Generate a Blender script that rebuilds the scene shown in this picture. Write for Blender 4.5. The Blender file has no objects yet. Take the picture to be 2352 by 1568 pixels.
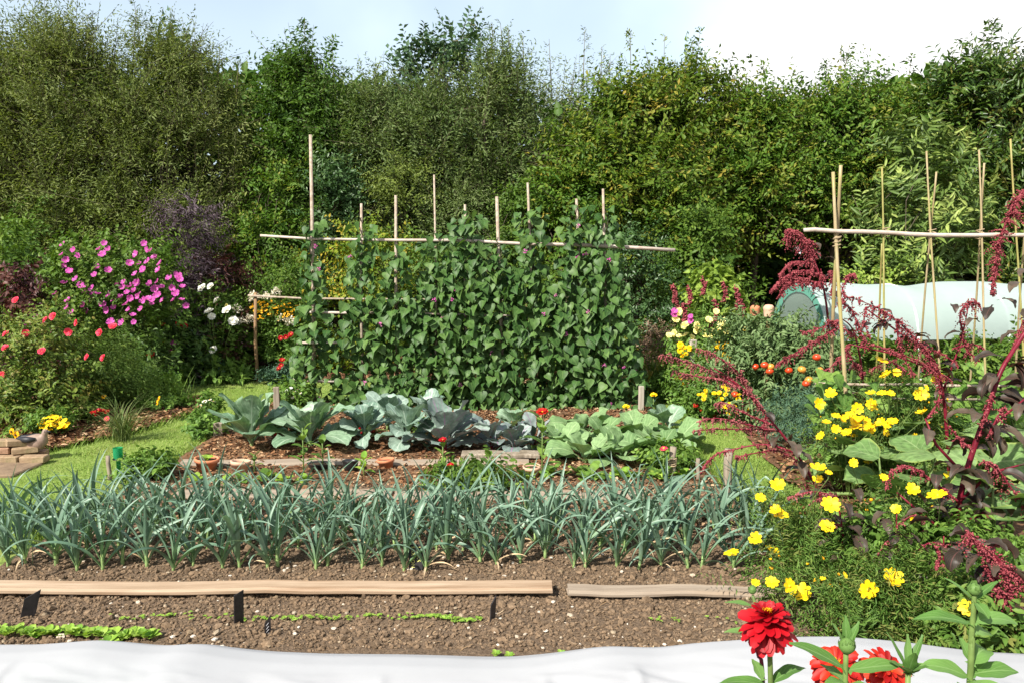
import bpy, math
import numpy as np
from mathutils import Vector, Matrix

R = math.radians
SC = bpy.context.scene
COL = SC.collection
rng = np.random.default_rng(11)

# ------------------------------------------------------------------ camera
EYE = 1.6
PITCH = R(6.4)
cam = bpy.data.cameras.new("camera")
cam.lens = 28.0
cam.sensor_width = 36.0
cam.clip_start = 0.05
cam.clip_end = 2000
cam_o = bpy.data.objects.new("camera", cam)
cam_o.location = (0, 0, EYE)
cam_o.rotation_euler = (R(90) - PITCH, 0, 0)
COL.objects.link(cam_o)
SC.camera = cam_o

# ------------------------------------------------------------------ sun, sky, exposure
SUN_AZ = math.atan2(-0.66, -0.75)      # measured from +Y towards +X
SUN_EL = R(44)
sv = Vector((math.sin(SUN_AZ) * math.cos(SUN_EL), math.cos(SUN_AZ) * math.cos(SUN_EL), math.sin(SUN_EL)))
sun = bpy.data.lights.new("sun", 'SUN')
sun.energy = 5.0
sun.angle = R(0.5)
sun.color = (1.0, 0.95, 0.86)
sun_o = bpy.data.objects.new("sun", sun)
sun_o.rotation_euler = (-sv).to_track_quat('-Z', 'Y').to_euler()
sun_o.location = sv * 40
COL.objects.link(sun_o)

SC.view_settings.view_transform = 'Standard'
SC.view_settings.look = 'None'
SC.view_settings.exposure = 0.92
SC.view_settings.gamma = 1.0

world = bpy.data.worlds.new("World")
SC.world = world
world.use_nodes = True


def world_nodes():
    nt = world.node_tree
    nt.nodes.clear()
    N, Lk = nt.nodes, nt.links
    out = N.new('ShaderNodeOutputWorld')
    bg = N.new('ShaderNodeBackground')
    bg.inputs['Strength'].default_value = 0.06
    sky = N.new('ShaderNodeTexSky')
    sky.sky_type = 'NISHITA'
    sky.sun_disc = False
    sky.sun_elevation = SUN_EL
    sky.sun_rotation = SUN_AZ
    sky.air_density = 1.0
    sky.dust_density = 1.6
    tc = N.new('ShaderNodeTexCoord')
    sep = N.new('ShaderNodeSeparateXYZ')
    Lk.new(tc.outputs['Generated'], sep.inputs[0])
    # cumulus bank over the right of the garden, thin veil elsewhere
    noi = N.new('ShaderNodeTexNoise')
    noi.inputs['Scale'].default_value = 3.2
    noi.inputs['Detail'].default_value = 7
    noi.inputs['Roughness'].default_value = 0.55
    Lk.new(tc.outputs['Generated'], noi.inputs['Vector'])

    def math_(op, a, b=None, c=None):
        n = N.new('ShaderNodeMath')
        n.operation = op
        for i, x in enumerate((a, b, c)):
            if x is None:
                continue
            if isinstance(x, (int, float)):
                n.inputs[i].default_value = x
            else:
                Lk.new(x, n.inputs[i])
        return n.outputs[0]

    def ramp01(x, lo, hi):
        n = N.new('ShaderNodeMapRange')
        n.interpolation_type = 'SMOOTHSTEP'
        n.inputs['From Min'].default_value = lo
        n.inputs['From Max'].default_value = hi
        Lk.new(x, n.inputs['Value'])
        return n.outputs[0]
    ratio = math_('DIVIDE', sep.outputs['X'], math_('MAXIMUM', sep.outputs['Y'], 0.05))
    edge = math_('ADD', ratio, math_('MULTIPLY', math_('SUBTRACT', noi.outputs['Fac'], 0.5), 0.5))
    edge = math_('ADD', edge, math_('MULTIPLY', sep.outputs['Z'], -0.12))
    bank = math_('MULTIPLY', ramp01(edge, 0.20, 0.235), ramp01(math_('ADD', sep.outputs['Z'], math_('MULTIPLY', noi.outputs['Fac'], 0.2)), 0.75, 0.6))
    noi2 = N.new('ShaderNodeTexNoise')
    noi2.inputs['Scale'].default_value = 2.1
    noi2.inputs['Detail'].default_value = 5
    Lk.new(tc.outputs['Generated'], noi2.inputs['Vector'])
    veil = math_('MULTIPLY', ramp01(math_('ADD', noi2.outputs['Fac'], math_('MULTIPLY', ratio, 0.45)), 0.38, 0.75), 0.45)
    low = ramp01(sep.outputs['Z'], 0.50, 0.22)
    veil = math_('ADD', veil, math_('MULTIPLY', low, 0.5))
    veil = math_('MINIMUM', veil, 0.92)
    mask = veil
    mix = N.new('ShaderNodeMixRGB')
    mix.inputs['Color2'].default_value = (10.4, 12.2, 13.6, 1)
    Lk.new(mask, mix.inputs['Fac'])
    bright = N.new('ShaderNodeMixRGB')
    bright.blend_type = 'MULTIPLY'
    bright.inputs['Fac'].default_value = 1
    bright.inputs['Color2'].default_value = (1.3, 1.3, 1.25, 1)
    Lk.new(sky.outputs[0], bright.inputs['Color1'])
    Lk.new(bright.outputs[0], mix.inputs['Color1'])
    mix2 = N.new('ShaderNodeMixRGB')
    mix2.inputs['Color2'].default_value = (11.5, 11.5, 11.5, 1)
    Lk.new(bank, mix2.inputs['Fac'])
    Lk.new(mix.outputs[0], mix2.inputs['Color1'])
    Lk.new(mix2.outputs[0], bg.inputs['Color'])
    Lk.new(bg.outputs[0], out.inputs['Surface'])


world_nodes()

# ------------------------------------------------------------------ geometry helpers
PXF = 28.0 / 36.0 * 2352.0
CP, SP = math.cos(PITCH), math.sin(PITCH)


def ray(u, v):
    x, y = (u - 1176) / PXF, -(v - 784) / PXF
    return np.array((x, CP + y * SP, -SP + y * CP))


def at(u, v, Y):
    """the place at distance Y up the garden that the survey picture shows at (u, v)"""
    d = ray(u, v)
    return np.array((0, 0, EYE)) + d * (Y / d[1])


def gnd(u, v, z=0.0):
    d = ray(u, v)
    return np.array((0, 0, EYE)) + d * ((z - EYE) / d[2])


def norm(a):
    a = np.asarray(a, float)
    return a / np.maximum(np.linalg.norm(a, axis=-1, keepdims=True), 1e-9)


_tab = np.random.default_rng(5).random((256, 256))


def vnoise(x, y, f=1.0, o=0):
    x = np.asarray(x) * f + 37.3 * o
    y = np.asarray(y) * f + 11.7 * o
    xi, yi = np.floor(x).astype(int), np.floor(y).astype(int)
    fx, fy = x - xi, y - yi
    fx, fy = fx * fx * (3 - 2 * fx), fy * fy * (3 - 2 * fy)
    a, b = _tab[xi % 256, yi % 256], _tab[(xi + 1) % 256, yi % 256]
    c, d = _tab[xi % 256, (yi + 1) % 256], _tab[(xi + 1) % 256, (yi + 1) % 256]
    return (a * (1 - fx) + b * fx) * (1 - fy) + (c * (1 - fx) + d * fx) * fy


class MB:
    """collects faces; build() links them as ONE mesh object"""

    def __init__(s):
        s.V, s.A, s.L, s.T, s.M, s.n = [], [], [], [], [], 0

    def add(s, V, F, A=None, m=0):
        V = np.asarray(V, float).reshape(-1, 3)
        if A is None:
            A = np.zeros_like(V)
            A[:, 2] = 0.5
        s.V.append(V)
        s.A.append(np.asarray(A, float))
        if not isinstance(F, list) or (F and not isinstance(F[0], np.ndarray)):
            by = {}
            for f in F:
                by.setdefault(len(f), []).append(f)
            F = [np.array(x) for x in by.values()]
        for f in F:
            f = np.asarray(f, int)
            s.L.append((f + s.n).ravel())
            s.T.append(np.full(len(f), f.shape[1]))
            s.M.append(np.full(len(f), m))
        s.n += len(V)
        return s

    def mesh(s, name, mats, smooth=True):
        me = bpy.data.meshes.new(name)
        V = np.concatenate(s.V)
        L = np.concatenate(s.L)
        T = np.concatenate(s.T)
        M = np.concatenate(s.M)
        me.vertices.add(len(V))
        me.vertices.foreach_set('co', V.ravel().astype(np.float32))
        me.loops.add(len(L))
        me.loops.foreach_set('vertex_index', L.astype(np.int32))
        me.polygons.add(len(T))
        st = np.concatenate(([0], np.cumsum(T)[:-1]))
        me.polygons.foreach_set('loop_start', st.astype(np.int32))
        me.polygons.foreach_set('material_index', M.astype(np.int32))
        me.polygons.foreach_set('use_smooth', np.full(len(T), smooth))
        at_ = me.attributes.new('lv', 'FLOAT_VECTOR', 'POINT')
        at_.data.foreach_set('vector', np.concatenate(s.A).ravel().astype(np.float32))
        me.update(calc_edges=True)
        for m in (mats if isinstance(mats, (list, tuple)) else [mats]):
            me.materials.append(m)
        return me

    def build(s, name, mats, parent=None, smooth=True, loc=(0, 0, 0)):
        return link(name, s.mesh(name, mats, smooth), parent, loc)


def link(name, me, parent=None, loc=(0, 0, 0)):
    o = bpy.data.objects.new(name, me)
    COL.objects.link(o)
    o.location = loc
    if parent is not None:
        o.parent = parent
    return o


def tag(o, label, cat, group=None):
    o["label"] = label
    o["category"] = cat
    if group:
        o["group"] = group
    return o


def thing(name, label, cat, loc=(0, 0, 0), group=None, rotz=0.0):
    o = bpy.data.objects.new(name, None)
    o.empty_display_size = 0.1
    COL.objects.link(o)
    o.location = tuple(float(x) for x in loc)
    o.rotation_euler = (0, 0, rotz)
    return tag(o, label, cat, group)


def copy_tree(o, parent=None):
    c = o.copy()
    COL.objects.link(c)
    if parent is not None:
        c.parent = parent
    for ch in list(o.children):
        copy_tree(ch, c)
    return c


def orient(normal, spin=0.0):
    """matrix whose local Z looks along normal"""
    q = Vector(normal).normalized().to_track_quat('Z', 'Y')
    return q.to_matrix().to_4x4() @ Matrix.Rotation(spin, 4, 'Z')


def put(name, me, parent, pos, normal=(0, 0, 1), size=1.0, spin=0.0):
    o = bpy.data.objects.new(name, me)
    COL.objects.link(o)
    o.parent = parent
    o.matrix_local = Matrix.Translation(Vector(pos)) @ orient(normal, spin) @ Matrix.Scale(size, 4)
    return o


def tube(mb, pts, rad, n=6, m=0, rnd=0.5, cap=True):
    P = np.asarray(pts, float)
    k = len(P)
    rad = np.broadcast_to(np.asarray(rad, float), (k,))
    T = np.gradient(P, axis=0)
    T = norm(T)
    ref = np.array((0.0, 0, 1)) if abs(T[0, 2]) < 0.9 else np.array((1.0, 0, 0))
    V, A = [], []
    side = norm(np.cross(T[0], ref))
    for i in range(k):
        side = norm(side - T[i] * np.dot(side, T[i]))
        bi = np.cross(T[i], side)
        a = np.arange(n) * 2 * math.pi / n
        V.append(P[i] + rad[i] * (np.cos(a)[:, None] * side + np.sin(a)[:, None] * bi))
        A.append(np.stack([np.cos(a), np.full(n, i / max(k - 1, 1)), np.full(n, rnd)], 1))
    F = []
    for i in range(k - 1):
        for j in range(n):
            F.append((i * n + j, i * n + (j + 1) % n, (i + 1) * n + (j + 1) % n, (i + 1) * n + j))
    F = [np.array(F)]
    if cap:
        F.append(np.array([list(range(n))[::-1], [(k - 1) * n + j for j in range(n)]]))
    mb.add(np.concatenate(V), F, np.concatenate(A), m)


def box(mb, c, size, rz=0.0, m=0, rnd=0.5, bev=0.0, tilt=(0, 0)):
    """box with chamfered edges; c is its centre"""
    hx, hy, hz = np.array(size) / 2
    b = bev
    if b <= 0:
        V = np.array([(x, y, z) for z in (-hz, hz) for x, y in ((-hx, -hy), (hx, -hy), (hx, hy), (-hx, hy))])
        F = [(3, 2, 1, 0), (4, 5, 6, 7), (0, 1, 5, 4), (1, 2, 6, 5), (2, 3, 7, 6), (3, 0, 4, 7)]
    else:
        V, F = [], []
        rings = [(-hz, b), (-hz + b, 0), (hz - b, 0), (hz, b)]
        for z, ins in rings:
            x, y = hx - ins, hy - ins
            c_ = b
            V += [(-x + c_, -y, z), (x - c_, -y, z), (x, -y + c_, z), (x, y - c_, z), (x - c_, y, z), (-x + c_, y, z), (-x, y - c_, z), (-x, -y + c_, z)]
        for i in range(3):
            for j in range(8):
                F.append((i * 8 + j, i * 8 + (j + 1) % 8, (i + 1) * 8 + (j + 1) % 8, (i + 1) * 8 + j))
        F.append(tuple(range(7, -1, -1)))
        F.append(tuple(24 + j for j in range(8)))
        V = np.array(V)
    Mx = np.array(Matrix.Rotation(rz, 3, 'Z') @ Matrix.Rotation(tilt[0], 3, 'X') @ Matrix.Rotation(tilt[1], 3, 'Y'))
    A = np.zeros((len(V), 3))
    A[:, 0] = V[:, 0]
    A[:, 1] = V[:, 1]
    A[:, 2] = rnd
    mb.add(V @ Mx.T + np.asarray(c, float), F, A, m)


def lathe(mb, prof, c=(0, 0, 0), n=20, m=0, axis=None):
    prof = np.asarray(prof, float)
    a = np.arange(n) * 2 * math.pi / n
    V = np.concatenate([np.stack([r * np.cos(a), r * np.sin(a), np.full(n, z)], 1) for r, z in prof])
    F = []
    for i in range(len(prof) - 1):
        for j in range(n):
            F.append((i * n + j, i * n + (j + 1) % n, (i + 1) * n + (j + 1) % n, (i + 1) * n + j))
    if axis is not None:
        V = V @ np.array(orient(axis).to_3x3()).T
    A = np.zeros_like(V)
    A[:, 2] = 0.5
    mb.add(V + np.asarray(c, float), F, A, m)


# leaf templates: (vertices across/along/up, faces, (s, t))
def _tpl(rows, fold=0.08, droop=0.12):
    """rows: (t, halfwidth); first and last rows are points"""
    V, F, A = [], [], []
    idx = []
    for t, w in rows:
        z = -droop * t * t
        if w <= 1e-6:
            idx.append([len(V)])
            V.append((0, t, z))
            A.append((0, t))
        else:
            idx.append([len(V), len(V) + 1, len(V) + 2])
            V += [(-w, t - 0.0, z + fold * w / 0.45), (0, t, z), (w, t, z + fold * w / 0.45)]
            A += [(-1, t), (0, t), (1, t)]
    for a, b in zip(idx[:-1], idx[1:]):
        if len(a) == 1 and len(b) == 3:
            F += [(a[0], b[1], b[0]), (a[0], b[2], b[1])]
        elif len(a) == 3 and len(b) == 1:
            F += [(a[0], a[1], b[0]), (a[1], a[2], b[0])]
        elif len(a) == 3:
            F += [(a[0], a[1], b[1], b[0]), (a[1], a[2], b[2], b[1])]
    by = {}
    for f in F:
        by.setdefault(len(f), []).append(f)
    return np.array(V, float), [np.array(x) for x in by.values()], np.array(A, float)


LEAF2 = (np.array([(0, 0, 0), (-.5, .45, .1), (0, 1, -.08), (.5, .45, .1)], float), [np.array([(0, 3, 2), (0, 2, 1)])],
         np.array([(0, 0), (-1, .5), (0, 1), (1, .5)], float))
LEAF6 = _tpl([(0, 0), (.3, .42), (.65, .4), (1, 0)], 0.12, 0.22)
HEART = _tpl([(0, 0), (-.03, .2), (.08, .42), (.28, .5), (.5, .4), (.72, .22), (.88, .09), (1, 0)], 0.14, 0.3)
OVATE = _tpl([(0, 0), (.1, .22), (.3, .42), (.5, .43), (.7, .3), (.87, .13), (1, 0)], 0.12, 0.3)
BLADE = _tpl([(0, 0), (.02, .5), (.55, .38), (1, 0)], 0.0, 0.5)


def _blob():
    t = (1 + 5 ** .5) / 2
    V = np.array([(-1, t, 0), (1, t, 0), (-1, -t, 0), (1, -t, 0), (0, -1, t), (0, 1, t), (0, -1, -t), (0, 1, -t), (t, 0, -1), (t, 0, 1), (-t, 0, -1), (-t, 0, 1)], float)
    V /= np.linalg.norm(V[0])
    F = np.array([(0, 11, 5), (0, 5, 1), (0, 1, 7), (0, 7, 10), (0, 10, 11), (1, 5, 9), (5, 11, 4), (11, 10, 2), (10, 7, 6), (7, 1, 8), (3, 9, 4), (3, 4, 2), (3, 2, 6), (3, 6, 8), (3, 8, 9), (4, 9, 5), (2, 4, 11), (6, 2, 10), (8, 6, 7), (9, 8, 1)])
    return V, F


BV, BF = _blob()
OCT = (np.array([(1, 0, 0), (-1, 0, 0), (0, 1, 0), (0, -1, 0), (0, 0, 1), (0, 0, -1)], float),
       [np.array([(0, 2, 4), (2, 1, 4), (1, 3, 4), (3, 0, 4), (2, 0, 5), (1, 2, 5), (3, 1, 5), (0, 3, 5)])], np.zeros((6, 2)))


def scat(mb, tpl, P, D, N, S, Wd, rnd, m=0):
    P, D, N = np.asarray(P, float), norm(D), np.asarray(N, float)
    n = len(P)
    if n == 0:
        return
    S = np.broadcast_to(np.asarray(S, float), (n,))
    Wd = np.broadcast_to(np.asarray(Wd, float), (n,))
    rnd = np.broadcast_to(np.asarray(rnd, float), (n,))
    side = norm(np.cross(D, N))
    N = np.cross(side, D)
    V, F, A = tpl
    k = len(V)
    W = P[:, None] + S[:, None, None] * (V[None, :, :1] * Wd[:, None, None] * side[:, None] + V[None, :, 1:2] * D[:, None] + V[None, :, 2:] * N[:, None])
    AA = np.empty((n, k, 3))
    AA[:, :, :2] = A
    AA[:, :, 2] = rnd[:, None]
    off = (np.arange(n) * k)[:, None, None]
    mb.add(W.reshape(-1, 3), [(f[None] + off).reshape(-1, f.shape[1]) for f in F], AA.reshape(-1, 3), m)


def lumps(mb, P, S, squash=0.7, rnd=None, m=0, rough=0.35, rg=rng):
    """irregular clods or stones"""
    P = np.asarray(P, float)
    n = len(P)
    if n == 0:
        return
    S = np.broadcast_to(np.asarray(S, float), (n,))
    V = np.repeat(BV[None], n, 0) * (1 + rg.uniform(-rough, rough, (n, 12, 1)))
    V *= rg.uniform(0.65, 1.2, (n, 1, 3))
    V[:, :, 2] *= squash
    a = rg.uniform(0, 6.28, n)
    c, s_ = np.cos(a)[:, None], np.sin(a)[:, None]
    x = V[:, :, 0] * c - V[:, :, 1] * s_
    y = V[:, :, 0] * s_ + V[:, :, 1] * c
    V = np.stack([x, y, V[:, :, 2]], 2) * S[:, None, None] + P[:, None]
    A = np.zeros((n, 12, 3))
    A[:, :, 2] = (rg.random(n) if rnd is None else rnd)[:, None]
    F = (BF[None] + (np.arange(n) * 12)[:, None, None]).reshape(-1, 3)
    mb.add(V.reshape(-1, 3), [F], A.reshape(-1, 3), m)


# ------------------------------------------------------------------ materials
def _mat(name):
    m = bpy.data.materials.new(name)
    m.use_nodes = True
    nt = m.node_tree
    nt.nodes.clear()
    return m, nt.nodes, nt.links


def c4(c):
    return (c[0], c[1], c[2], 1)


def leafmat(name, cols, rough=0.5, tr=0.25, vein=None, base=None, spec=0.16, edge=None, trc=(1.25, 1.3, 0.6), blot=0.25):
    m, N, L = _mat(name)
    out = N.new('ShaderNodeOutputMaterial')
    a = N.new('ShaderNodeAttribute')
    a.attribute_name = 'lv'
    sep = N.new('ShaderNodeSeparateXYZ')
    L.new(a.outputs['Vector'], sep.inputs[0])
    rp = N.new('ShaderNodeValToRGB')
    el = rp.color_ramp.elements
    el[0].color = c4(cols[0])
    el[0].position = 0.1
    el[1].color = c4(cols[-1])
    el[1].position = 0.9
    for i, c in enumerate(cols[1:-1]):
        e = el.new(0.1 + 0.8 * (i + 1) / (len(cols) - 1))
        e.color = c4(c)
    L.new(sep.outputs['Z'], rp.inputs[0])
    col = rp.outputs[0]

    def mix(fac, c2, blend='MIX'):
        nonlocal col
        x = N.new('ShaderNodeMixRGB')
        x.blend_type = blend
        if isinstance(fac, float):
            x.inputs[0].default_value = fac
        else:
            L.new(fac, x.inputs[0])
        L.new(col, x.inputs[1])
        if isinstance(c2, tuple):
            x.inputs[2].default_value = c4(c2)
        else:
            L.new(c2, x.inputs[2])
        col = x.outputs[0]

    def rng_(sock, lo, hi, t0=0.0, t1=1.0):
        x = N.new('ShaderNodeMapRange')
        x.inputs['From Min'].default_value = lo
        x.inputs['From Max'].default_value = hi
        x.inputs['To Min'].default_value = t0
        x.inputs['To Max'].default_value = t1
        L.new(sock, x.inputs['Value'])
        return x.outputs[0]
    if blot:
        no = N.new('ShaderNodeTexNoise')
        no.inputs['Scale'].default_value = 28
        no.inputs['Detail'].default_value = 3
        tcn = N.new('ShaderNodeTexCoord')
        L.new(tcn.outputs['Object'], no.inputs['Vector'])
        v = N.new('ShaderNodeMixRGB')
        v.inputs[1].default_value = (1 - blot, 1 - blot, 1 - blot, 1)
        v.inputs[2].default_value = (1 + blot, 1 + blot, 1 + blot, 1)
        L.new(rng_(no.outputs['Fac'], 0.35, 0.65), v.inputs[0])
        mix(1.0, v.outputs[0], 'MULTIPLY')
    if base is not None:
        mix(rng_(sep.outputs['Y'], base[1], 0.0), base[0])
    if edge is not None:
        ab = N.new('ShaderNodeMath')
        ab.operation = 'ABSOLUTE'
        L.new(sep.outputs['X'], ab.inputs[0])
        mix(rng_(ab.outputs[0], edge[1], 1.0), edge[0])
    if vein is not None:
        ab = N.new('ShaderNodeMath')
        ab.operation = 'ABSOLUTE'
        L.new(sep.outputs['X'], ab.inputs[0])
        f = rng_(ab.outputs[0], vein[1], vein[1] * 0.4, 0, vein[2])
        # side veins slanting off the midrib
        wv = N.new('ShaderNodeMath')
        wv.operation = 'MULTIPLY_ADD'
        wv.inputs[1].default_value = -0.55
        L.new(ab.outputs[0], wv.inputs[0])
        L.new(sep.outputs['Y'], wv.inputs[2])
        w2 = N.new('ShaderNodeMath')
        w2.operation = 'MULTIPLY'
        w2.inputs[1].default_value = vein[3]
        L.new(wv.outputs[0], w2.inputs[0])
        fr = N.new('ShaderNodeMath')
        fr.operation = 'PINGPONG'
        fr.inputs[1].default_value = 0.5
        L.new(w2.outputs[0], fr.inputs[0])
        g = rng_(fr.outputs[0], 0.10, 0.03, 0, vein[2] * 0.55)
        mx = N.new('ShaderNodeMath')
        mx.operation = 'MAXIMUM'
        L.new(f, mx.inputs[0])
        L.new(g, mx.inputs[1])
        mix(mx.outputs[0], vein[0])
    p = N.new('ShaderNodeBsdfPrincipled')
    p.inputs['Roughness'].default_value = rough
    p.inputs['Specular IOR Level'].default_value = spec
    L.new(col, p.inputs['Base Color'])
    if tr > 0:
        t = N.new('ShaderNodeBsdfTranslucent')
        tm = N.new('ShaderNodeMixRGB')
        tm.blend_type = 'MULTIPLY'
        tm.inputs[0].default_value = 1
        tm.inputs[2].default_value = c4(trc)
        L.new(col, tm.inputs[1])
        L.new(tm.outputs[0], t.inputs['Color'])
        ms = N.new('ShaderNodeMixShader')
        ms.inputs[0].default_value = tr
        L.new(p.outputs[0], ms.inputs[1])
        L.new(t.outputs[0], ms.inputs[2])
        L.new(ms.outputs[0], out.inputs['Surface'])
    else:
        L.new(p.outputs[0], out.inputs['Surface'])
    return m


def surf(name, c1, c2, rough=0.8, scale=(8, 8, 8), bump=0.3, dist=0.01, detail=5, c3=None, s3=(2, 2, 2), spec=0.3, rmix=0.0):
    """opaque material: two colours through noise, a third through a coarser noise, noise bump"""
    m, N, L = _mat(name)
    out = N.new('ShaderNodeOutputMaterial')
    tcn = N.new('ShaderNodeTexCoord')

    def noise(s):
        mp = N.new('ShaderNodeMapping')
        mp.inputs['Scale'].default_value = s
        L.new(tcn.outputs['Object'], mp.inputs['Vector'])
        no = N.new('ShaderNodeTexNoise')
        no.inputs['Scale'].default_value = 1
        no.inputs['Detail'].default_value = detail
        no.inputs['Roughness'].default_value = 0.6
        L.new(mp.outputs[0], no.inputs['Vector'])
        return no.outputs['Fac']
    n1 = noise(scale)
    rp = N.new('ShaderNodeValToRGB')
    rp.color_ramp.elements[0].position = 0.33
    rp.color_ramp.elements[1].position = 0.67
    rp.color_ramp.elements[0].color = c4(c1)
    rp.color_ramp.elements[1].color = c4(c2)
    L.new(n1, rp.inputs[0])
    col = rp.outputs[0]
    if c3 is not None:
        r2 = N.new('ShaderNodeMapRange')
        r2.inputs['From Min'].default_value = 0.5
        r2.inputs['From Max'].default_value = 0.7
        L.new(noise(s3), r2.inputs['Value'])
        mx = N.new('ShaderNodeMixRGB')
        L.new(r2.outputs[0], mx.inputs[0])
        L.new(col, mx.inputs[1])
        mx.inputs[2].default_value = c4(c3)
        col = mx.outputs[0]
    if rmix:
        a = N.new('ShaderNodeAttribute')
        a.attribute_name = 'lv'
        sep = N.new('ShaderNodeSeparateXYZ')
        L.new(a.outputs['Vector'], sep.inputs[0])
        r3 = N.new('ShaderNodeMapRange')
        r3.inputs['To Min'].default_value = 1 - rmix
        r3.inputs['To Max'].default_value = 1 + rmix
        L.new(sep.outputs['Z'], r3.inputs['Value'])
        mm = N.new('ShaderNodeMixRGB')
        mm.blend_type = 'MULTIPLY'
        mm.inputs[0].default_value = 1
        L.new(col, mm.inputs[1])
        L.new(r3.outputs[0], mm.inputs[2])
        col = mm.outputs[0]
    p = N.new('ShaderNodeBsdfPrincipled')
    p.inputs['Roughness'].default_value = rough
    p.inputs['Specular IOR Level'].default_value = spec
    L.new(col, p.inputs['Base Color'])
    if bump:
        b = N.new('ShaderNodeBump')
        b.inputs['Strength'].default_value = bump
        b.inputs['Distance'].default_value = dist
        L.new(n1, b.inputs['Height'])
        L.new(b.outputs[0], p.inputs['Normal'])
    L.new(p.outputs[0], out.inputs['Surface'])
    return m


def cloth(name, col, transp, transl, weave=600):
    """woven horticultural fabric: part of the light passes straight, part is scattered"""
    m, N, L = _mat(name)
    out = N.new('ShaderNodeOutputMaterial')
    d = N.new('ShaderNodeBsdfDiffuse')
    t = N.new('ShaderNodeBsdfTranslucent')
    x = N.new('ShaderNodeBsdfTransparent')
    tcn = N.new('ShaderNodeTexCoord')
    no = N.new('ShaderNodeTexNoise')
    no.inputs['Scale'].default_value = 9
    no.inputs['Detail'].default_value = 6
    L.new(tcn.outputs['Object'], no.inputs['Vector'])
    rp = N.new('ShaderNodeValToRGB')
    rp.color_ramp.elements[0].color = c4([c * 0.9 for c in col])
    rp.color_ramp.elements[1].color = c4(col)
    L.new(no.outputs['Fac'], rp.inputs[0])
    L.new(rp.outputs[0], d.inputs['Color'])
    L.new(rp.outputs[0], t.inputs['Color'])
    m1 = N.new('ShaderNodeMixShader')
    m1.inputs[0].default_value = transl
    L.new(d.outputs[0], m1.inputs[1])
    L.new(t.outputs[0], m1.inputs[2])
    m2 = N.new('ShaderNodeMixShader')
    m2.inputs[0].default_value = transp
    L.new(m1.outputs[0], m2.inputs[1])
    L.new(x.outputs[0], m2.inputs[2])
    L.new(m2.outputs[0], out.inputs['Surface'])
    return m


M = {}
M['willow'] = leafmat('willow leaf', [(.085, .120, .028), (.135, .175, .042), (.20, .225, .075)], 0.5, 0.28, blot=0)
M['willow2'] = leafmat('grey willow leaf', [(.070, .115, .030), (.115, .165, .050), (.175, .22, .085)], 0.5, 0.28, blot=0)
M['silver'] = leafmat('silver willow leaf', [(.12, .16, .085), (.17, .21, .12), (.22, .25, .15)], 0.45, 0.25, blot=0)
M['cherry'] = leafmat('dark tree leaf', [(.034, .080, .011), (.062, .125, .017), (.10, .17, .028)], 0.48, 0.28, blot=0)
M['hornbeam'] = leafmat('hedge tree leaf', [(.045, .105, .012), (.076, .150, .017), (.118, .19, .026), (.20, .205, .03)], 0.48, 0.3, blot=0)
M['yellowing'] = leafmat('yellowing leaf', [(.060, .115, .012), (.105, .165, .018), (.165, .20, .026), (.28, .225, .035)], 0.48, 0.3, blot=0)
M['poplar'] = leafmat('poplar leaf', [(.045, .092, .042), (.07, .13, .062), (.10, .165, .09)], 0.4, 0.2, blot=0)
M['laurel'] = leafmat('glossy dark leaf', [(.032, .074, .011), (.055, .108, .017), (.09, .15, .027), (.17, .16, .03)], 0.38, 0.22, spec=0.35, blot=0)
M['shrubgreen'] = leafmat('shrub leaf', [(.048, .098, .015), (.082, .15, .021), (.13, .20, .032)], 0.46, 0.28, blot=0)
M['olive'] = leafmat('olive shrub leaf', [(.072, .105, .018), (.118, .16, .028), (.17, .21, .048)], 0.45, 0.25, blot=0)
M['golden'] = leafmat('golden shrub leaf', [(.075, .135, .015), (.13, .195, .02), (.22, .26, .028), (.34, .26, .03)], 0.45, 0.28, blot=0)
M['darkshrub'] = leafmat('blue green shrub leaf', [(.030, .070, .020), (.050, .105, .030), (.085, .15, .05)], 0.4, 0.18, spec=0.35, blot=0)
M['elder'] = leafmat('black elder leaf', [(.060, .040, .050), (.115, .082, .098), (.20, .155, .18)], 0.4, 0.1, trc=(1, .6, .7), blot=0)
M['elderred'] = leafmat('maroon leaf', [(.038, .015, .016), (.075, .030, .026), (.12, .050, .036)], 0.4, 0.12, trc=(1.4, .5, .5), blot=0)
M['longleaf'] = leafmat('long pale leaf', [(.045, .092, .015), (.075, .135, .024), (.14, .205, .04), (.29, .35, .09)], 0.4, 0.2, vein=((.2, .26, .09), .10, .4, 0.0))
M['bark'] = surf('bark', (.05, .04, .028), (.12, .095, .065), 0.9, (30, 30, 8), 0.6, 0.02)
M['twig'] = surf('young bark', (.085, .075, .04), (.15, .13, .075), 0.8, (30, 30, 8), 0.3, 0.01)
M['bean'] = leafmat('bean leaf', [(.030, .078, .018), (.055, .118, .026), (.10, .175, .045)], 0.48, 0.22, vein=((.12, .19, .055), .10, .5, 4.0), spec=0.22)
M['bean2'] = leafmat('bright bean leaf', [(.075, .155, .030), (.11, .21, .036), (.16, .26, .05)], 0.42, 0.28, vein=((.2, .3, .09), .10, .5, 4.0))
M['stemgreen'] = leafmat('green stem', [(.10, .16, .04), (.14, .2, .06)], 0.5, 0.0)
M['stemdark'] = leafmat('dark stem', [(.04, .035, .02), (.07, .05, .03)], 0.5, 0.0)
M['stempurple'] = leafmat('crimson stem', [(.10, .008, .016), (.19, .014, .03)], 0.4, 0.0)
M['leek'] = leafmat('leek leaf', [(.042, .100, .056), (.085, .160, .098), (.165, .25, .175)], 0.42, 0.16, vein=((.2, .3, .22), .10, .5, 0.0), base=((.17, .28, .075), .34), spec=0.4, trc=(1.0, 1.25, .6), blot=0.12)
M['leekshaft'] = leafmat('leek shaft', [(.19, .30, .10), (.30, .40, .16)], 0.45, 0.0)
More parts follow.
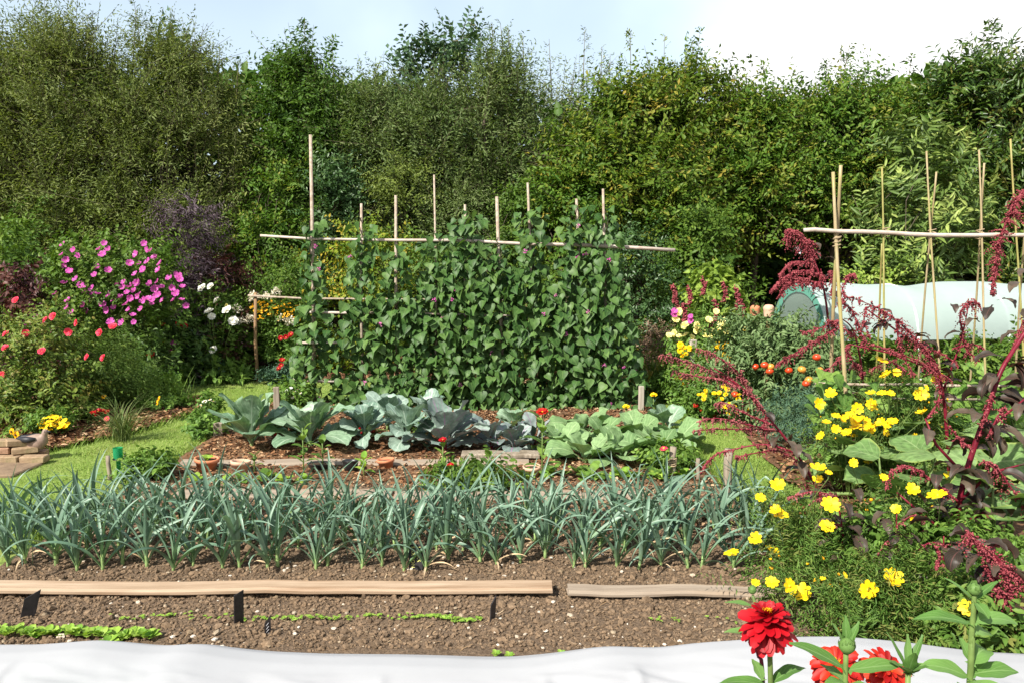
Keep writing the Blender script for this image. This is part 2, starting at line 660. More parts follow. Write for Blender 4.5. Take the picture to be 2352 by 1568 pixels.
M['cauli'] = leafmat('cauliflower leaf', [(.115, .20, .115), (.165, .255, .155), (.23, .32, .215)], 0.42, 0.15, vein=((.36, .45, .33), .075, .85, 5.0), spec=0.4, trc=(1, 1.3, .5), blot=0.18)
M['broc'] = leafmat('broccoli leaf', [(.105, .175, .125), (.16, .24, .18), (.23, .31, .25)], 0.42, 0.12, vein=((.4, .48, .4), .07, .85, 5.0), spec=0.4, trc=(1, 1.25, .6), blot=0.18)
M['redcab'] = leafmat('red cabbage leaf', [(.13, .19, .155), (.19, .26, .215), (.28, .35, .30)], 0.45, 0.08, vein=((.28, .14, .25), .06, .8, 5.0), trc=(1, .6, .8), blot=0.2)
M['kohl'] = leafmat('purple kale leaf', [(.10, .15, .13), (.16, .215, .19), (.24, .30, .27)], 0.45, 0.08, vein=((.30, .10, .26), .06, .8, 5.0), blot=0.2)
M['turnip'] = leafmat('turnip leaf', [(.125, .215, .085), (.175, .28, .115), (.235, .35, .16)], 0.45, 0.22, vein=((.36, .48, .24), .06, .8, 6.0), trc=(1.1, 1.3, .6), blot=0.15)
M['squash'] = leafmat('squash leaf', [(.10, .185, .055), (.14, .235, .075), (.18, .28, .10)], 0.5, 0.25, vein=((.27, .36, .16), .045, .7, 5.0), edge=((.26, .33, .08), .88))
M['lettuce'] = leafmat('seedling leaf', [(.14, .27, .035), (.22, .36, .05), (.32, .45, .08)], 0.45, 0.3)
M['weed'] = leafmat('soft green leaf', [(.07, .14, .025), (.11, .20, .035), (.17, .27, .05)], 0.45, 0.28)
M['feather'] = leafmat('feathery leaf', [(.06, .115, .022), (.10, .17, .032), (.16, .22, .05)], 0.5, 0.25, blot=0)
M['cosmosleaf'] = leafmat('cosmos leaf', [(.055, .115, .018), (.085, .165, .028), (.13, .21, .04), (.18, .19, .05)], 0.5, 0.25, blot=0)
M['tomato'] = leafmat('tomato leaf', [(.075, .13, .045), (.12, .185, .068), (.18, .25, .105)], 0.5, 0.2, blot=0)
M['carrot'] = leafmat('blue green frond', [(.055, .115, .065), (.08, .155, .095), (.11, .19, .12)], 0.5, 0.2, blot=0)
M['rose'] = leafmat('rose leaf', [(.048, .085, .014), (.085, .135, .020), (.14, .19, .033), (.17, .15, .035)], 0.42, 0.2, blot=0)
M['dahlia'] = leafmat('dahlia leaf', [(.038, .082, .018), (.065, .12, .028), (.105, .165, .04)], 0.4, 0.2, blot=0)
M['lightleaf'] = leafmat('light green leaf', [(.12, .19, .03), (.18, .27, .042), (.26, .34, .06)], 0.45, 0.3)
M['amleaf'] = leafmat('dark purple leaf', [(.020, .016, .010), (.040, .030, .019), (.075, .058, .038)], 0.5, 0.12, vein=((.12, .05, .045), .08, .7, 7.0), spec=0.35, trc=(2.2, .6, .5))
M['amflower'] = leafmat('crimson tassel', [(.15, .022, .032), (.25, .046, .056), (.37, .10, .105)], 0.55, 0.12, trc=(1.2, .6, .7), blot=0)
M['amdusty'] = leafmat('dusty pink tassel', [(.19, .045, .050), (.30, .085, .085), (.42, .15, .14)], 0.6, 0.12, trc=(1.2, .7, .7), blot=0)
M['grass'] = leafmat('grass blade', [(.145, .235, .04), (.21, .31, .06), (.28, .37, .09), (.37, .40, .16)], 0.5, 0.3, blot=0)
M['tuft'] = leafmat('tuft blade', [(.07, .115, .03), (.12, .17, .05), (.2, .22, .09)], 0.5, 0.2, blot=0)
M['iris'] = leafmat('iris blade', [(.075, .13, .022), (.13, .19, .035), (.26, .25, .05), (.34, .24, .06)], 0.4, 0.2, blot=0)
M['dry'] = leafmat('dried flower', [(.13, .075, .045), (.20, .13, .085), (.30, .22, .16)], 0.8, 0.1, blot=0)


def petal(name, cols, tr=0.3, trc=(1.2, 1.1, 1.0), rough=0.5):
    return leafmat(name, cols, rough, tr, trc=trc, blot=0.0, spec=0.25)


M['p_red'] = petal('red petal', [(.24, .001, .006), (.36, .003, .009), (.46, .008, .015)], 0.22, (1.2, .8, .8))
M['p_coral'] = petal('coral petal', [(.26, .004, .004), (.38, .010, .006), (.50, .04, .012)], 0.25)
M['p_yellow'] = petal('yellow petal', [(.72, .42, .004), (.85, .58, .006), (.90, .66, .02)], 0.2)
M['p_gold'] = petal('golden petal', [(.75, .36, .006), (.85, .48, .01)], 0.2)
M['p_lemon'] = petal('pale lemon petal', [(.80, .72, .16), (.86, .80, .32), (.88, .85, .5)], 0.25)
M['p_pink'] = petal('mallow pink petal', [(.42, .045, .27), (.54, .085, .37), (.64, .20, .48)], 0.3)
M['p_rose'] = petal('rose petal', [(.62, .02, .07), (.75, .05, .10), (.8, .16, .2)], 0.25)
M['p_white'] = petal('white petal', [(.72, .72, .62), (.82, .82, .76)], 0.25)
M['p_cream'] = petal('cream petal', [(.62, .56, .40), (.78, .74, .60), (.82, .80, .72)], 0.25)
M['p_bean'] = petal('bean blossom', [(.34, .04, .22), (.50, .10, .34), (.7, .3, .45)], 0.2)
M['p_dark'] = petal('brown disc', [(.06, .03, .01), (.12, .06, .01)], 0.0)
M['p_disc'] = petal('golden disc', [(.60, .30, .01), (.75, .45, .02)], 0.0)
M['p_sedum'] = petal('pale pink head', [(.45, .24, .22), (.55, .33, .30)], 0.2)
M['tomred'] = surf('ripe tomato', (.52, .035, .012), (.62, .07, .015), 0.25, (9, 9, 9), 0, 0, spec=0.5)
M['tomorange'] = surf('turning tomato', (.62, .20, .03), (.60, .30, .05), 0.25, (9, 9, 9), 0, 0, spec=0.5)
M['soil'] = surf('garden soil', (.068, .044, .026), (.180, .125, .080), 0.95, (75, 75, 75), 1.0, 0.016, 8, (.145, .10, .064), (3, 3, 3))
M['clod'] = surf('soil clod', (.105, .068, .039), (.20, .138, .086), 0.95, (60, 60, 60), 0.8, 0.008, 6, rmix=0.28)
M['mulchsoil'] = surf('mulched soil', (.07, .034, .016), (.17, .088, .042), 0.95, (24, 24, 24), 0.9, 0.02, 8, (.125, .07, .036), (2, 2, 2))
M['chip'] = leafmat('bark chip', [(.085, .034, .014), (.17, .082, .038), (.28, .155, .078), (.40, .27, .16)], 0.85, 0.0)
M['straw'] = leafmat('straw', [(.25, .155, .075), (.36, .25, .14), (.46, .35, .22)], 0.8, 0.0)
M['pebble'] = leafmat('pebble', [(.18, .13, .08), (.28, .22, .15), (.38, .31, .23), (.50, .45, .38)], 0.8, 0.0, blot=0.1)
M['lawn'] = surf('mown turf', (.13, .20, .035), (.21, .28, .06), 0.95, (30, 30, 30), 0.8, 0.02, 8, (.17, .19, .05), (1.6, 1.6, 1.6))
M['ground'] = surf('bare ground', (.05, .035, .02), (.10, .07, .04), 0.95, (6, 6, 6), 0.8, 0.04)
M['board'] = surf('planed board', (.26, .18, .115), (.40, .30, .21), 0.7, (2.2, 34, 34), 0.25, 0.004, 6, (.19, .11, .058), (.9, 18, 18))
M['board2'] = surf('weathered board', (.20, .155, .115), (.315, .26, .20), 0.8, (2.2, 34, 34), 0.35, 0.004, 6, (.25, .18, .12), (.9, 18, 18))
M['stake'] = surf('grey weathered timber', (.155, .125, .09), (.31, .26, .20), 0.85, (50, 50, 4), 0.5, 0.004, 6, (.14, .11, .075), (9, 9, 2))
M['palestake'] = surf('pale timber', (.29, .25, .19), (.44, .39, .33), 0.8, (50, 50, 4), 0.4, 0.004)
M['brownstake'] = surf('brown timber', (.17, .10, .05), (.29, .18, .095), 0.8, (50, 50, 4), 0.4, 0.004)
M['stick'] = surf('hazel stick', (.25, .195, .14), (.42, .35, .28), 0.75, (40, 40, 40), 0.4, 0.003, 5, (.22, .16, .11), (12, 12, 12))
M['polebark'] = surf('peeled pole', (.36, .29, .24), (.52, .45, .39), 0.7, (14, 40, 40), 0.4, 0.003, 5, (.32, .23, .17), (5, 14, 14))
M['bamboo'] = surf('bamboo cane', (.25, .19, .095), (.37, .295, .17), 0.45, (30, 30, 6), 0.15, 0.002, 4, (.30, .27, .08), (2, 2, 3))
M['bamboogreen'] = surf('greenish bamboo', (.19, .185, .05), (.31, .27, .09), 0.45, (30, 30, 6), 0.15, 0.002, 4, (.33, .23, .09), (2, 2, 3))
M['twine'] = surf('twine', (.30, .22, .13), (.45, .35, .22), 0.9, (80, 80, 80), 0.3, 0.002)
M['slate'] = surf('slate label', (.013, .012, .013), (.035, .030, .030), 0.45, (30, 30, 30), 0.3, 0.002)
M['yellowink'] = surf('yellow ink', (.62, .60, .16), (.75, .72, .25), 0.6, (200, 200, 200), 0, 0)
M['chalk'] = surf('white ink', (.32, .32, .34), (.45, .45, .47), 0.6, (200, 200, 200), 0, 0)
M['terracotta'] = surf('terracotta', (.44, .15, .07), (.56, .22, .11), 0.85, (18, 18, 18), 0.2, 0.004, 5, (.52, .30, .2), (6, 6, 6))
M['palepot'] = surf('pale clay', (.50, .29, .19), (.60, .39, .28), 0.85, (18, 18, 18), 0.2, 0.004)
M['blackpot'] = surf('black plastic', (.012, .012, .013), (.022, .022, .024), 0.35, (20, 20, 20), 0.05, 0.002, spec=0.5)
M['compost'] = surf('compost', (.03, .02, .012), (.07, .045, .028), 0.95, (80, 80, 80), 0.8, 0.01)
M['brick'] = surf('sandy brick', (.22, .145, .085), (.33, .235, .145), 0.9, (24, 24, 24), 0.5, 0.006, 6, (.15, .125, .06), (7, 7, 7))
M['brickred'] = surf('reddish brick', (.25, .135, .085), (.35, .215, .14), 0.9, (24, 24, 24), 0.5, 0.006, 6, (.20, .115, .07), (7, 7, 7))
M['slab'] = surf('stone slab', (.14, .095, .06), (.23, .16, .10), 0.9, (14, 14, 14), 0.5, 0.01)
M['duckbody'] = surf('painted duck', (.20, .135, .105), (.29, .205, .165), 0.55, (20, 20, 20), 0.1, 0.003)
M['duckdark'] = surf('dark duck paint', (.012, .012, .016), (.03, .03, .035), 0.5, (20, 20, 20), 0.1, 0.003)
M['fleece'] = cloth('white fleece', (.58, .59, .61), 0.085, 0.36)
M['tunnel'] = cloth('pale green mesh', (.50, .61, .575), 0.08, 0.40)
M['tunnelend'] = cloth('grey green net', (.26, .33, .285), 0.28, 0.35)
M['tunnelhem'] = cloth('green hem', (.16, .42, .32), 0.05, 0.3)
M['whiteplastic'] = surf('white plastic', (.78, .78, .76), (.84, .84, .83), 0.4, (20, 20, 20), 0.03, 0.001, spec=0.5)


def glassgreen():
    m, N, L = _mat('green plastic')
    out = N.new('ShaderNodeOutputMaterial')
    p = N.new('ShaderNodeBsdfPrincipled')
    p.inputs['Base Color'].default_value = (.03, .30, .14, 1)
    p.inputs['Roughness'].default_value = 0.12
    no = N.new('ShaderNodeTexNoise')
    no.inputs['Scale'].default_value = 40
    r = N.new('ShaderNodeMapRange')
    r.inputs['To Min'].default_value = 0.08
    r.inputs['To Max'].default_value = 0.2
    L.new(no.outputs['Fac'], r.inputs['Value'])
    L.new(r.outputs[0], p.inputs['Roughness'])
    t = N.new('ShaderNodeBsdfTransparent')
    t.inputs['Color'].default_value = (.35, .9, .6, 1)
    ms = N.new('ShaderNodeMixShader')
    ms.inputs[0].default_value = 0.45
    L.new(p.outputs[0], ms.inputs[1])
    L.new(t.outputs[0], ms.inputs[2])
    L.new(ms.outputs[0], out.inputs['Surface'])
    return m


M['greenplastic'] = glassgreen()

# ------------------------------------------------------------------ the ground
def struct(o):
    o["kind"] = "structure"
    return o


def stuff(o, label, cat):
    o["kind"] = "stuff"
    o["label"] = label
    o["category"] = cat
    return o


mb = MB()
mb.add([(-300, -60, -.05), (300, -60, -.05), (300, 500, -.05), (-300, 500, -.05)], [(0, 1, 2, 3)])
struct(mb.build('ground', M['ground']))


def inside(poly, x, y):
    poly = np.asarray(poly, float)
    c = np.zeros(len(x), bool)
    j = len(poly) - 1
    for i in range(len(poly)):
        xi, yi, xj, yj = *poly[i], *poly[j]
        c ^= ((yi > y) != (yj > y)) & (x < (xj - xi) * (y - yi) / (yj - yi + 1e-12) + xi)
        j = i
    return c


def pick(poly, n):
    poly = np.asarray(poly, float)
    lo, hi = poly.min(0), poly.max(0)
    X, Y = [], []
    while sum(map(len, X)) < n:
        x, y = rng.uniform(lo[0], hi[0], n * 2), rng.uniform(lo[1], hi[1], n * 2)
        k = inside(poly, x, y)
        X.append(x[k])
        Y.append(y[k])
    return np.concatenate(X)[:n], np.concatenate(Y)[:n]


LAWN = [(-7, 2.2), (2.3, 2.2), (2.3, 5.0), (2.3, 6.6), (2.18, 7.4), (2.05, 8.6), (2.2, 9.5), (-2.2, 9.9), (-5.2, 9.9), (-7, 6.0)]
BED = [(-2.60, 2.2), (1.42, 2.2), (1.42, 8.35), (-2.55, 8.35)]
BEDL = [(-7, 5.2), (-4.4, 6.0), (-3.86, 6.05), (-3.34, 6.95), (-3.2, 7.75), (-3.08, 8.2), (-3.25, 8.5), (-3.9, 8.75), (-4.4, 9.3), (-5, 9.9), (-7, 9.9)]
BEDB = [(-8, 9.85), (-2.6, 9.8), (3.0, 9.3), (8, 9.2), (8, 16), (-8, 16)]
BEDR = [(1.55, 2.2), (7, 2.2), (7, 9.4), (2.15, 9.3), (2.0, 8.6), (2.08, 7.4), (2.0, 6.4), (1.92, 5.5), (1.95, 4.7), (1.85, 4.0), (1.55, 3.2)]


def height_bed(x, y):
    """surface of the vegetable bed: crumbly in front, raked and mulched behind"""
    z = 0.035 + 0.022 * (vnoise(x, y, 2.2, 1) - .5)
    z = z + 0.018 * (vnoise(x, y, 11, 2) - .5) + 0.012 * (vnoise(x, y, 30, 3) - .5)
    e = np.minimum(np.minimum(x + 2.62, 1.44 - x), 8.37 - y)
    return z * np.clip(e / 0.10, 0, 1) + 0.006


def sheet(name, poly, hfun, step, mat, base=0.0):
    poly = np.asarray(poly, float)
    lo, hi = poly.min(0), poly.max(0)
    nx, ny = int((hi[0] - lo[0]) / step) + 2, int((hi[1] - lo[1]) / step) + 2
    gx, gy = np.meshgrid(lo[0] + np.arange(nx) * step, lo[1] + np.arange(ny) * step, indexing='ij')
    z = hfun(gx, gy) + base
    idx = np.arange(nx * ny).reshape(nx, ny)
    F = np.stack([idx[:-1, :-1], idx[1:, :-1], idx[1:, 1:], idx[:-1, 1:]], -1).reshape(-1, 4)
    cx = (gx[:-1, :-1] + step / 2).ravel()
    cy = (gy[:-1, :-1] + step / 2).ravel()
    F = F[inside(poly, cx, cy)]
    mb = MB()
    mb.add(np.stack([gx, gy, z], -1).reshape(-1, 3), [F])
    return struct(mb.build(name, mat))


def h_lawn(x, y):
    return 0.012 * (vnoise(x, y, 3, 5) - .5)


def h_mulch(x, y):
    return 0.018 + 0.03 * (vnoise(x, y, 1.3, 7) - .5) + 0.022 * (vnoise(x, y, 14, 8) - .3)


sheet('lawn', LAWN, h_lawn, 0.10, M['lawn'])
sheet('vegetable_bed', [(-2.62, 2.2), (1.44, 2.2), (1.44, 5.3), (-2.62, 5.3)], height_bed, 0.022, M['soil'])
sheet('mulched_bed', [(-2.6, 5.30), (1.44, 5.30), (1.44, 8.35), (-2.58, 8.35)], height_bed, 0.03, M['mulchsoil'])
sheet('flower_bed', BEDL, h_mulch, 0.05, M['mulchsoil'], 0.004)
sheet('hedge_bed', BEDB, h_mulch, 0.08, M['mulchsoil'], 0.004)
sheet('right_bed', BEDR, h_mulch, 0.05, M['mulchsoil'], 0.004)


def h_any(x, y):
    x, y = np.asarray(x, float), np.asarray(y, float)
    z = h_lawn(x, y)
    for poly in (BEDL, BEDB, BEDR):
        z = np.where(inside(poly, x.ravel(), y.ravel()).reshape(x.shape), h_mulch(x, y), z)
    return np.where(inside(BED, x.ravel(), y.ravel()).reshape(x.shape), height_bed(x, y), z)


def hz(x, y):
    return float(h_any(np.array([x]), np.array([y]))[0])


# grass
def grass():
    mb = MB()
    regs = [([(-5.2, 4.3), (-2.6, 4.3), (-2.55, 8.4), (-2.2, 9.85), (-4.9, 9.85), (-4.4, 9.3), (-3.9, 8.75), (-3.25, 8.5), (-3.08, 8.2), (-3.2, 7.75), (-3.34, 6.95), (-3.86, 6.05), (-4.4, 6.0)], 52000),
            ([(-2.6, 8.4), (2.1, 8.4), (2.2, 9.4), (-2.3, 9.8)], 12000),
            ([(1.44, 3.2), (1.57, 3.2), (1.87, 4.0), (1.97, 4.7), (1.94, 5.5), (2.02, 6.4), (2.1, 7.4), (2.02, 8.6), (1.44, 8.6)], 30000)]
    for poly, n in regs:
        x, y = pick(poly, n)
        z = h_lawn(x, y)
        n = len(x)
        th = rng.uniform(0, 6.28, n)
        lean = rng.uniform(0.1, 0.9, n)
        D = np.stack([np.cos(th) * lean, np.sin(th) * lean, np.ones(n)], 1)
        Nn = np.stack([np.cos(th), np.sin(th), np.full(n, -.2)], 1) * -1
        patch = vnoise(x, y, 1.2, 9)
        patch2 = vnoise(x, y, 5, 10)
        S = rng.uniform(.014, .030, n) * (0.7 + 0.6 * patch2)
        rnd = np.clip(0.15 + 0.55 * patch + rng.normal(0, .22, n), 0, 1)
        scat(mb, BLADE, np.stack([x, y, z - .002], 1), D, Nn, S, rng.uniform(.12, .2, n), rnd)
    # longer unmown blades along the bed edges
    for (x0, y0, x1, y1, k) in ((-2.62, 4.2, -2.56, 8.3, 900), (1.45, 3.2, 1.47, 8.3, 900), (-3.86, 6.0, -3.3, 7.0, 260), (-3.3, 7.0, -3.1, 8.2, 260), (-4.6, 5.95, -3.86, 6.0, 200)):
        t = rng.random(k)
        x = x0 + (x1 - x0) * t + rng.normal(0, .03, k)
        y = y0 + (y1 - y0) * t
        th = rng.uniform(0, 6.28, k)
        D = np.stack([np.cos(th) * .5, np.sin(th) * .5, np.ones(k)], 1)
        scat(mb, BLADE, np.stack([x, y, np.zeros(k)], 1), D, -D[:, [1, 0, 2]] * [1, 1, .1] + [0, 0, -.01], rng.uniform(.04, .09, k), .09, rng.uniform(0, .8, k))
    stuff(mb.build('grass', M['grass']), 'short mown green grass blades over the lawn paths', 'grass')


grass()


def bed_surface():
    # clods of the sown bed
    mb = MB()
    n = 30000
    x, y = rng.uniform(-2.55, 1.40, n), 3.0 + 1.35 * rng.random(n)
    s = 0.0035 + 0.0085 * rng.random(n) ** 2.4
    big = rng.random(n) < .012
    s[big] = rng.uniform(.014, .022, big.sum())
    lumps(mb, np.stack([x, y, height_bed(x, y) + s * .3], 1), s, .75)
    n = 5000
    x, y = rng.uniform(-2.55, 1.40, n), 4.3 + 1.0 * rng.random(n)
    s = 0.005 + 0.012 * rng.random(n) ** 2
    lumps(mb, np.stack([x, y, height_bed(x, y) + s * .3], 1), s, .75)
    stuff(mb.build('soil_clods', M['clod'], smooth=False), 'small crumbled brown clods lying on the sown soil', 'soil')
    mb = MB()
    n = 1000
    x, y = rng.uniform(-2.55, 1.40, n), 3.0 + 1.4 * rng.random(n)
    s = 0.004 + 0.008 * rng.random(n) ** 2.2
    big = rng.random(n) < .05
    s[big] = rng.uniform(.011, .018, big.sum())
    lumps(mb, np.stack([x, y, height_bed(x, y) + s * .45], 1), s, .6, rough=.25)
    stuff(mb.build('pebbles', M['pebble'], smooth=False), 'pale pebbles and flints scattered over the brown soil', 'pebble')
    # straw bits and wood chips
    mb = MB()
    n = 420
    x, y = rng.uniform(-2.5, 1.4, n), rng.uniform(3.0, 4.2, n)
    th = rng.uniform(0, 6.28, n)
    D = np.stack([np.cos(th), np.sin(th), rng.normal(0, .15, n)], 1)
    scat(mb, BLADE, np.stack([x, y, height_bed(x, y) + .008], 1), D, np.tile((0, 0, 1.0), (n, 1)), rng.uniform(.02, .07, n), .06, rng.random(n), 0)
    n = 5200
    x, y = rng.uniform(-2.5, 1.4, n), rng.uniform(4.3, 8.3, n)
    th = rng.uniform(0, 6.28, n)
    D = np.stack([np.cos(th), np.sin(th), rng.normal(0, .2, n)], 1)
    scat(mb, BLADE, np.stack([x, y, height_bed(x, y) + .008], 1), D, np.tile((0, 0, 1.0), (n, 1)), rng.uniform(.02, .09, n), .09, rng.random(n), 0)
    stuff(mb.build('straw', M['straw']), 'loose straw and stalks scattered over the beds', 'straw')
    mb = MB()

    def chips(x, y, z, lo, hi):
        n = len(x)
        th = rng.uniform(0, 6.28, n)
        D = np.stack([np.cos(th), np.sin(th), rng.normal(0, .3, n)], 1)
        Nn = np.stack([rng.normal(0, .35, n), rng.normal(0, .35, n), np.ones(n)], 1)
        scat(mb, LEAF6, np.stack([x, y, z], 1), D, Nn, rng.uniform(lo, hi, n), rng.uniform(.35, .9, n), np.clip(rng.normal(.4, .3, n), 0, 1))
    x, y = rng.uniform(-2.5, 1.4, 15000), rng.uniform(5.2, 8.3, 15000)
    chips(x, y, height_bed(x, y) + .006, .015, .05)
    x, y = rng.uniform(-2.5, 1.4, 3500), rng.uniform(4.25, 5.2, 3500)
    chips(x, y, height_bed(x, y) + .006, .012, .04)
    x, y = pick([(-5.2, 5.8), (-4.4, 6.0), (-3.86, 6.05), (-3.34, 6.95), (-3.2, 7.75), (-3.08, 8.2), (-3.25, 8.5), (-4.6, 9.2), (-5.2, 7)], 9000)
    chips(x, y, h_mulch(x, y) + .012, .02, .065)
    x, y = pick([(-4.9, 9.9), (-2.6, 9.85), (3.0, 9.35), (6, 9.3), (6, 10.6), (-4.9, 10.8)], 7000)
    chips(x, y, h_mulch(x, y) + .012, .02, .06)
    x, y = pick([(1.95, 4.7), (4.2, 4.2), (5, 9.3), (2.2, 9.3), (2.02, 8.6), (2.1, 7.4), (2.02, 6.4), (1.94, 5.5)], 8000)
    chips(x, y, h_mulch(x, y) + .012, .02, .06)
    stuff(mb.build('bark_mulch', M['chip']), 'reddish brown bark mulch covering the planting beds', 'mulch')


bed_surface()

# ------------------------------------------------------------------ plant generators
def frame_of(az):
    return np.array((math.cos(az), math.sin(az), 0)), np.array((-math.sin(az), math.cos(az), 0))


def strap(mb, p0, az, el0, length, width, curl, rnd, n=8, fold=0.5, kink=None, m=0, twist=0.0, taper=0.75, base_w=0.8):
    """strap leaf: el0 is the starting angle above the horizon, curl how far it bends over in all"""
    h, s = frame_of(az)
    p = np.array(p0, float)
    V, A = [], []
    el = el0
    step = length / n
    for i in range(n + 1):
        t = i / n
        w = width * (base_w + (1 - base_w) * min(1, t / .25)) if t < .25 else width * (1 - ((t - .25) / .75) ** (1 / (1 - taper + .3)) * .98)
        d = h * math.cos(el) + np.array((0, 0, 1)) * math.sin(el)
        up = -h * math.sin(el) + np.array((0, 0, 1)) * math.cos(el)
        sd = s * math.cos(twist * t) + up * math.sin(twist * t)
        upp = np.cross(sd, d) * -1
        f = fold * (1 - .6 * t)
        V += [p - sd * w / 2 + upp * f * w / 2, p.copy(), p + sd * w / 2 + upp * f * w / 2]
        A += [(-1, t, rnd), (0, t, rnd), (1, t, rnd)]
        p = p + d * step
        if kink is not None and kink[0] <= t < kink[0] + 1.0 / n:
            el -= kink[1]
        el -= curl / n * (0.35 + 1.3 * t)
        el = max(el, -1.5)
    F = []
    for i in range(n):
        a = 3 * i
        F += [(a, a + 1, a + 4, a + 3), (a + 1, a + 2, a + 5, a + 4)]
    mb.add(V, [np.array(F)], A, m)


def broadleaf(mb, p0, az, el0, length, width, curl, rnd, cup=0.25, ruffle=0.06, freq=3.0, stalk=0.22, nt=10, ns=8, m=0, shape='cab', rg=rng, roll=0.0, stalk_w=0.035):
    """large leaf on a stalk with a curved midrib, cupped blade and wavy rim"""
    h, s = frame_of(az)
    p = np.array(p0, float)
    el = el0
    V, A = [], []
    ph = rg.uniform(0, 6.28, 4)
    step = length / nt
    ss = np.linspace(-1, 1, ns + 1)
    zz = np.array((0, 0, 1.0))
    for i in range(nt + 1):
        t = i / nt
        if t < stalk:
            w = stalk_w * (1 - .3 * t / stalk)
            q = 0.0
        else:
            q = (t - stalk) / (1 - stalk)
            if shape == 'round':
                w = width * .5 * math.sqrt(max(0, 1 - (2 * q - 1) ** 2)) * (1.0 if q > .5 else 1.06)
                w = max(w, stalk_w * .5) if q < .02 else w
            elif shape == 'lance':
                w = width * .5 * math.sin(math.pi * q ** .8) ** .8 if q < 1 else 0
            elif shape == 'heartish':
                w = width * .5 * (1 - q) ** .55 * min(1, q * 5 + .35)
            else:
                w = width * .56 * min(1, (q * 1.75) ** .8 + .14) * (1 - q ** 6) ** .6
        if i == nt:
            w = 0.002 if shape != 'cab' else max(w, width * .10)
        d = h * math.cos(el) + zz * math.sin(el)
        up = -h * math.sin(el) + zz * math.cos(el)
        s2 = s * math.cos(roll) + up * math.sin(roll)
        up2 = up * math.cos(roll) - s * math.sin(roll)
        k = min(1, q * 4)
        for sx in ss:
            wob = ruffle * k * abs(sx) ** 1.6 * (math.sin(freq * 6.28 * t + ph[0] + sx) + .6 * math.sin(freq * 11.0 * t + ph[1] - 2 * sx) + .5 * math.sin(4 * sx + ph[2]))
            inn = 1 + .10 * k * abs(sx) * math.sin(freq * 8.0 * t + ph[3] + (2.2 if sx > 0 else 0))
            V.append(p + s2 * (w * sx * inn) + up2 * (cup * w * sx * sx * k + wob * width) - d * (.10 * width * abs(sx) ** 2 * k if shape in ('round', 'heartish') else 0))
            A.append((sx, t, rnd))
        p = p + d * step
        el -= curl / nt * (0.4 + 1.2 * t)
    F = []
    for i in range(nt):
        for j in range(ns):
            a = i * (ns + 1) + j
            F.append((a, a + 1, a + ns + 2, a + ns + 1))
    mb.add(V, [np.array(F)], A, m)


def rand_dirs(n, rg):
    return norm(rg.normal(size=(n, 3)))


def shoots_to_leaves(mb, P0, Dr, Ln, nlf, ll, lw, tpl, rnd0, rg, side=0.9, sag=0.06, m=0, upn=0.7, outn=None, tipc=0.0):
    """leaves set along straight shoots"""
    n = len(P0)
    tau = (np.arange(nlf) + .6) / nlf
    P = P0[:, None] + Dr[:, None] * (Ln[:, None] * tau)[:, :, None]
    P[:, :, 2] -= (sag * Ln[:, None] * tau ** 2)
    P = P.reshape(-1, 3)
    D = np.repeat(Dr, nlf, 0)
    k = len(P)
    sn = norm(rand_dirs(n, rg) * .7 + np.array((0, 0, upn)) + (0 if outn is None else outn * .6))
    SN = np.repeat(sn, nlf, 0)
    sgn = np.where(np.arange(k) % 2 == 0, 1.0, -1.0)[:, None]
    perp = norm(norm(np.cross(D, SN)) * sgn + rand_dirs(k, rg) * .45)
    LD = norm(D * .55 + perp * side + np.array((0, 0, -.12)))
    Nn = SN + rand_dirs(k, rg) * .42
    S = ll * rg.uniform(.65, 1.25, k) * np.tile(1.0 - .35 * tau, n)
    r = np.clip(np.repeat(rnd0, nlf) + rg.normal(0, .16, k) + tipc * (np.tile(tau, n) - .5), 0, 1)
    scat(mb, tpl, P, LD, Nn, S, lw * rg.uniform(.8, 1.2, k), r, m)


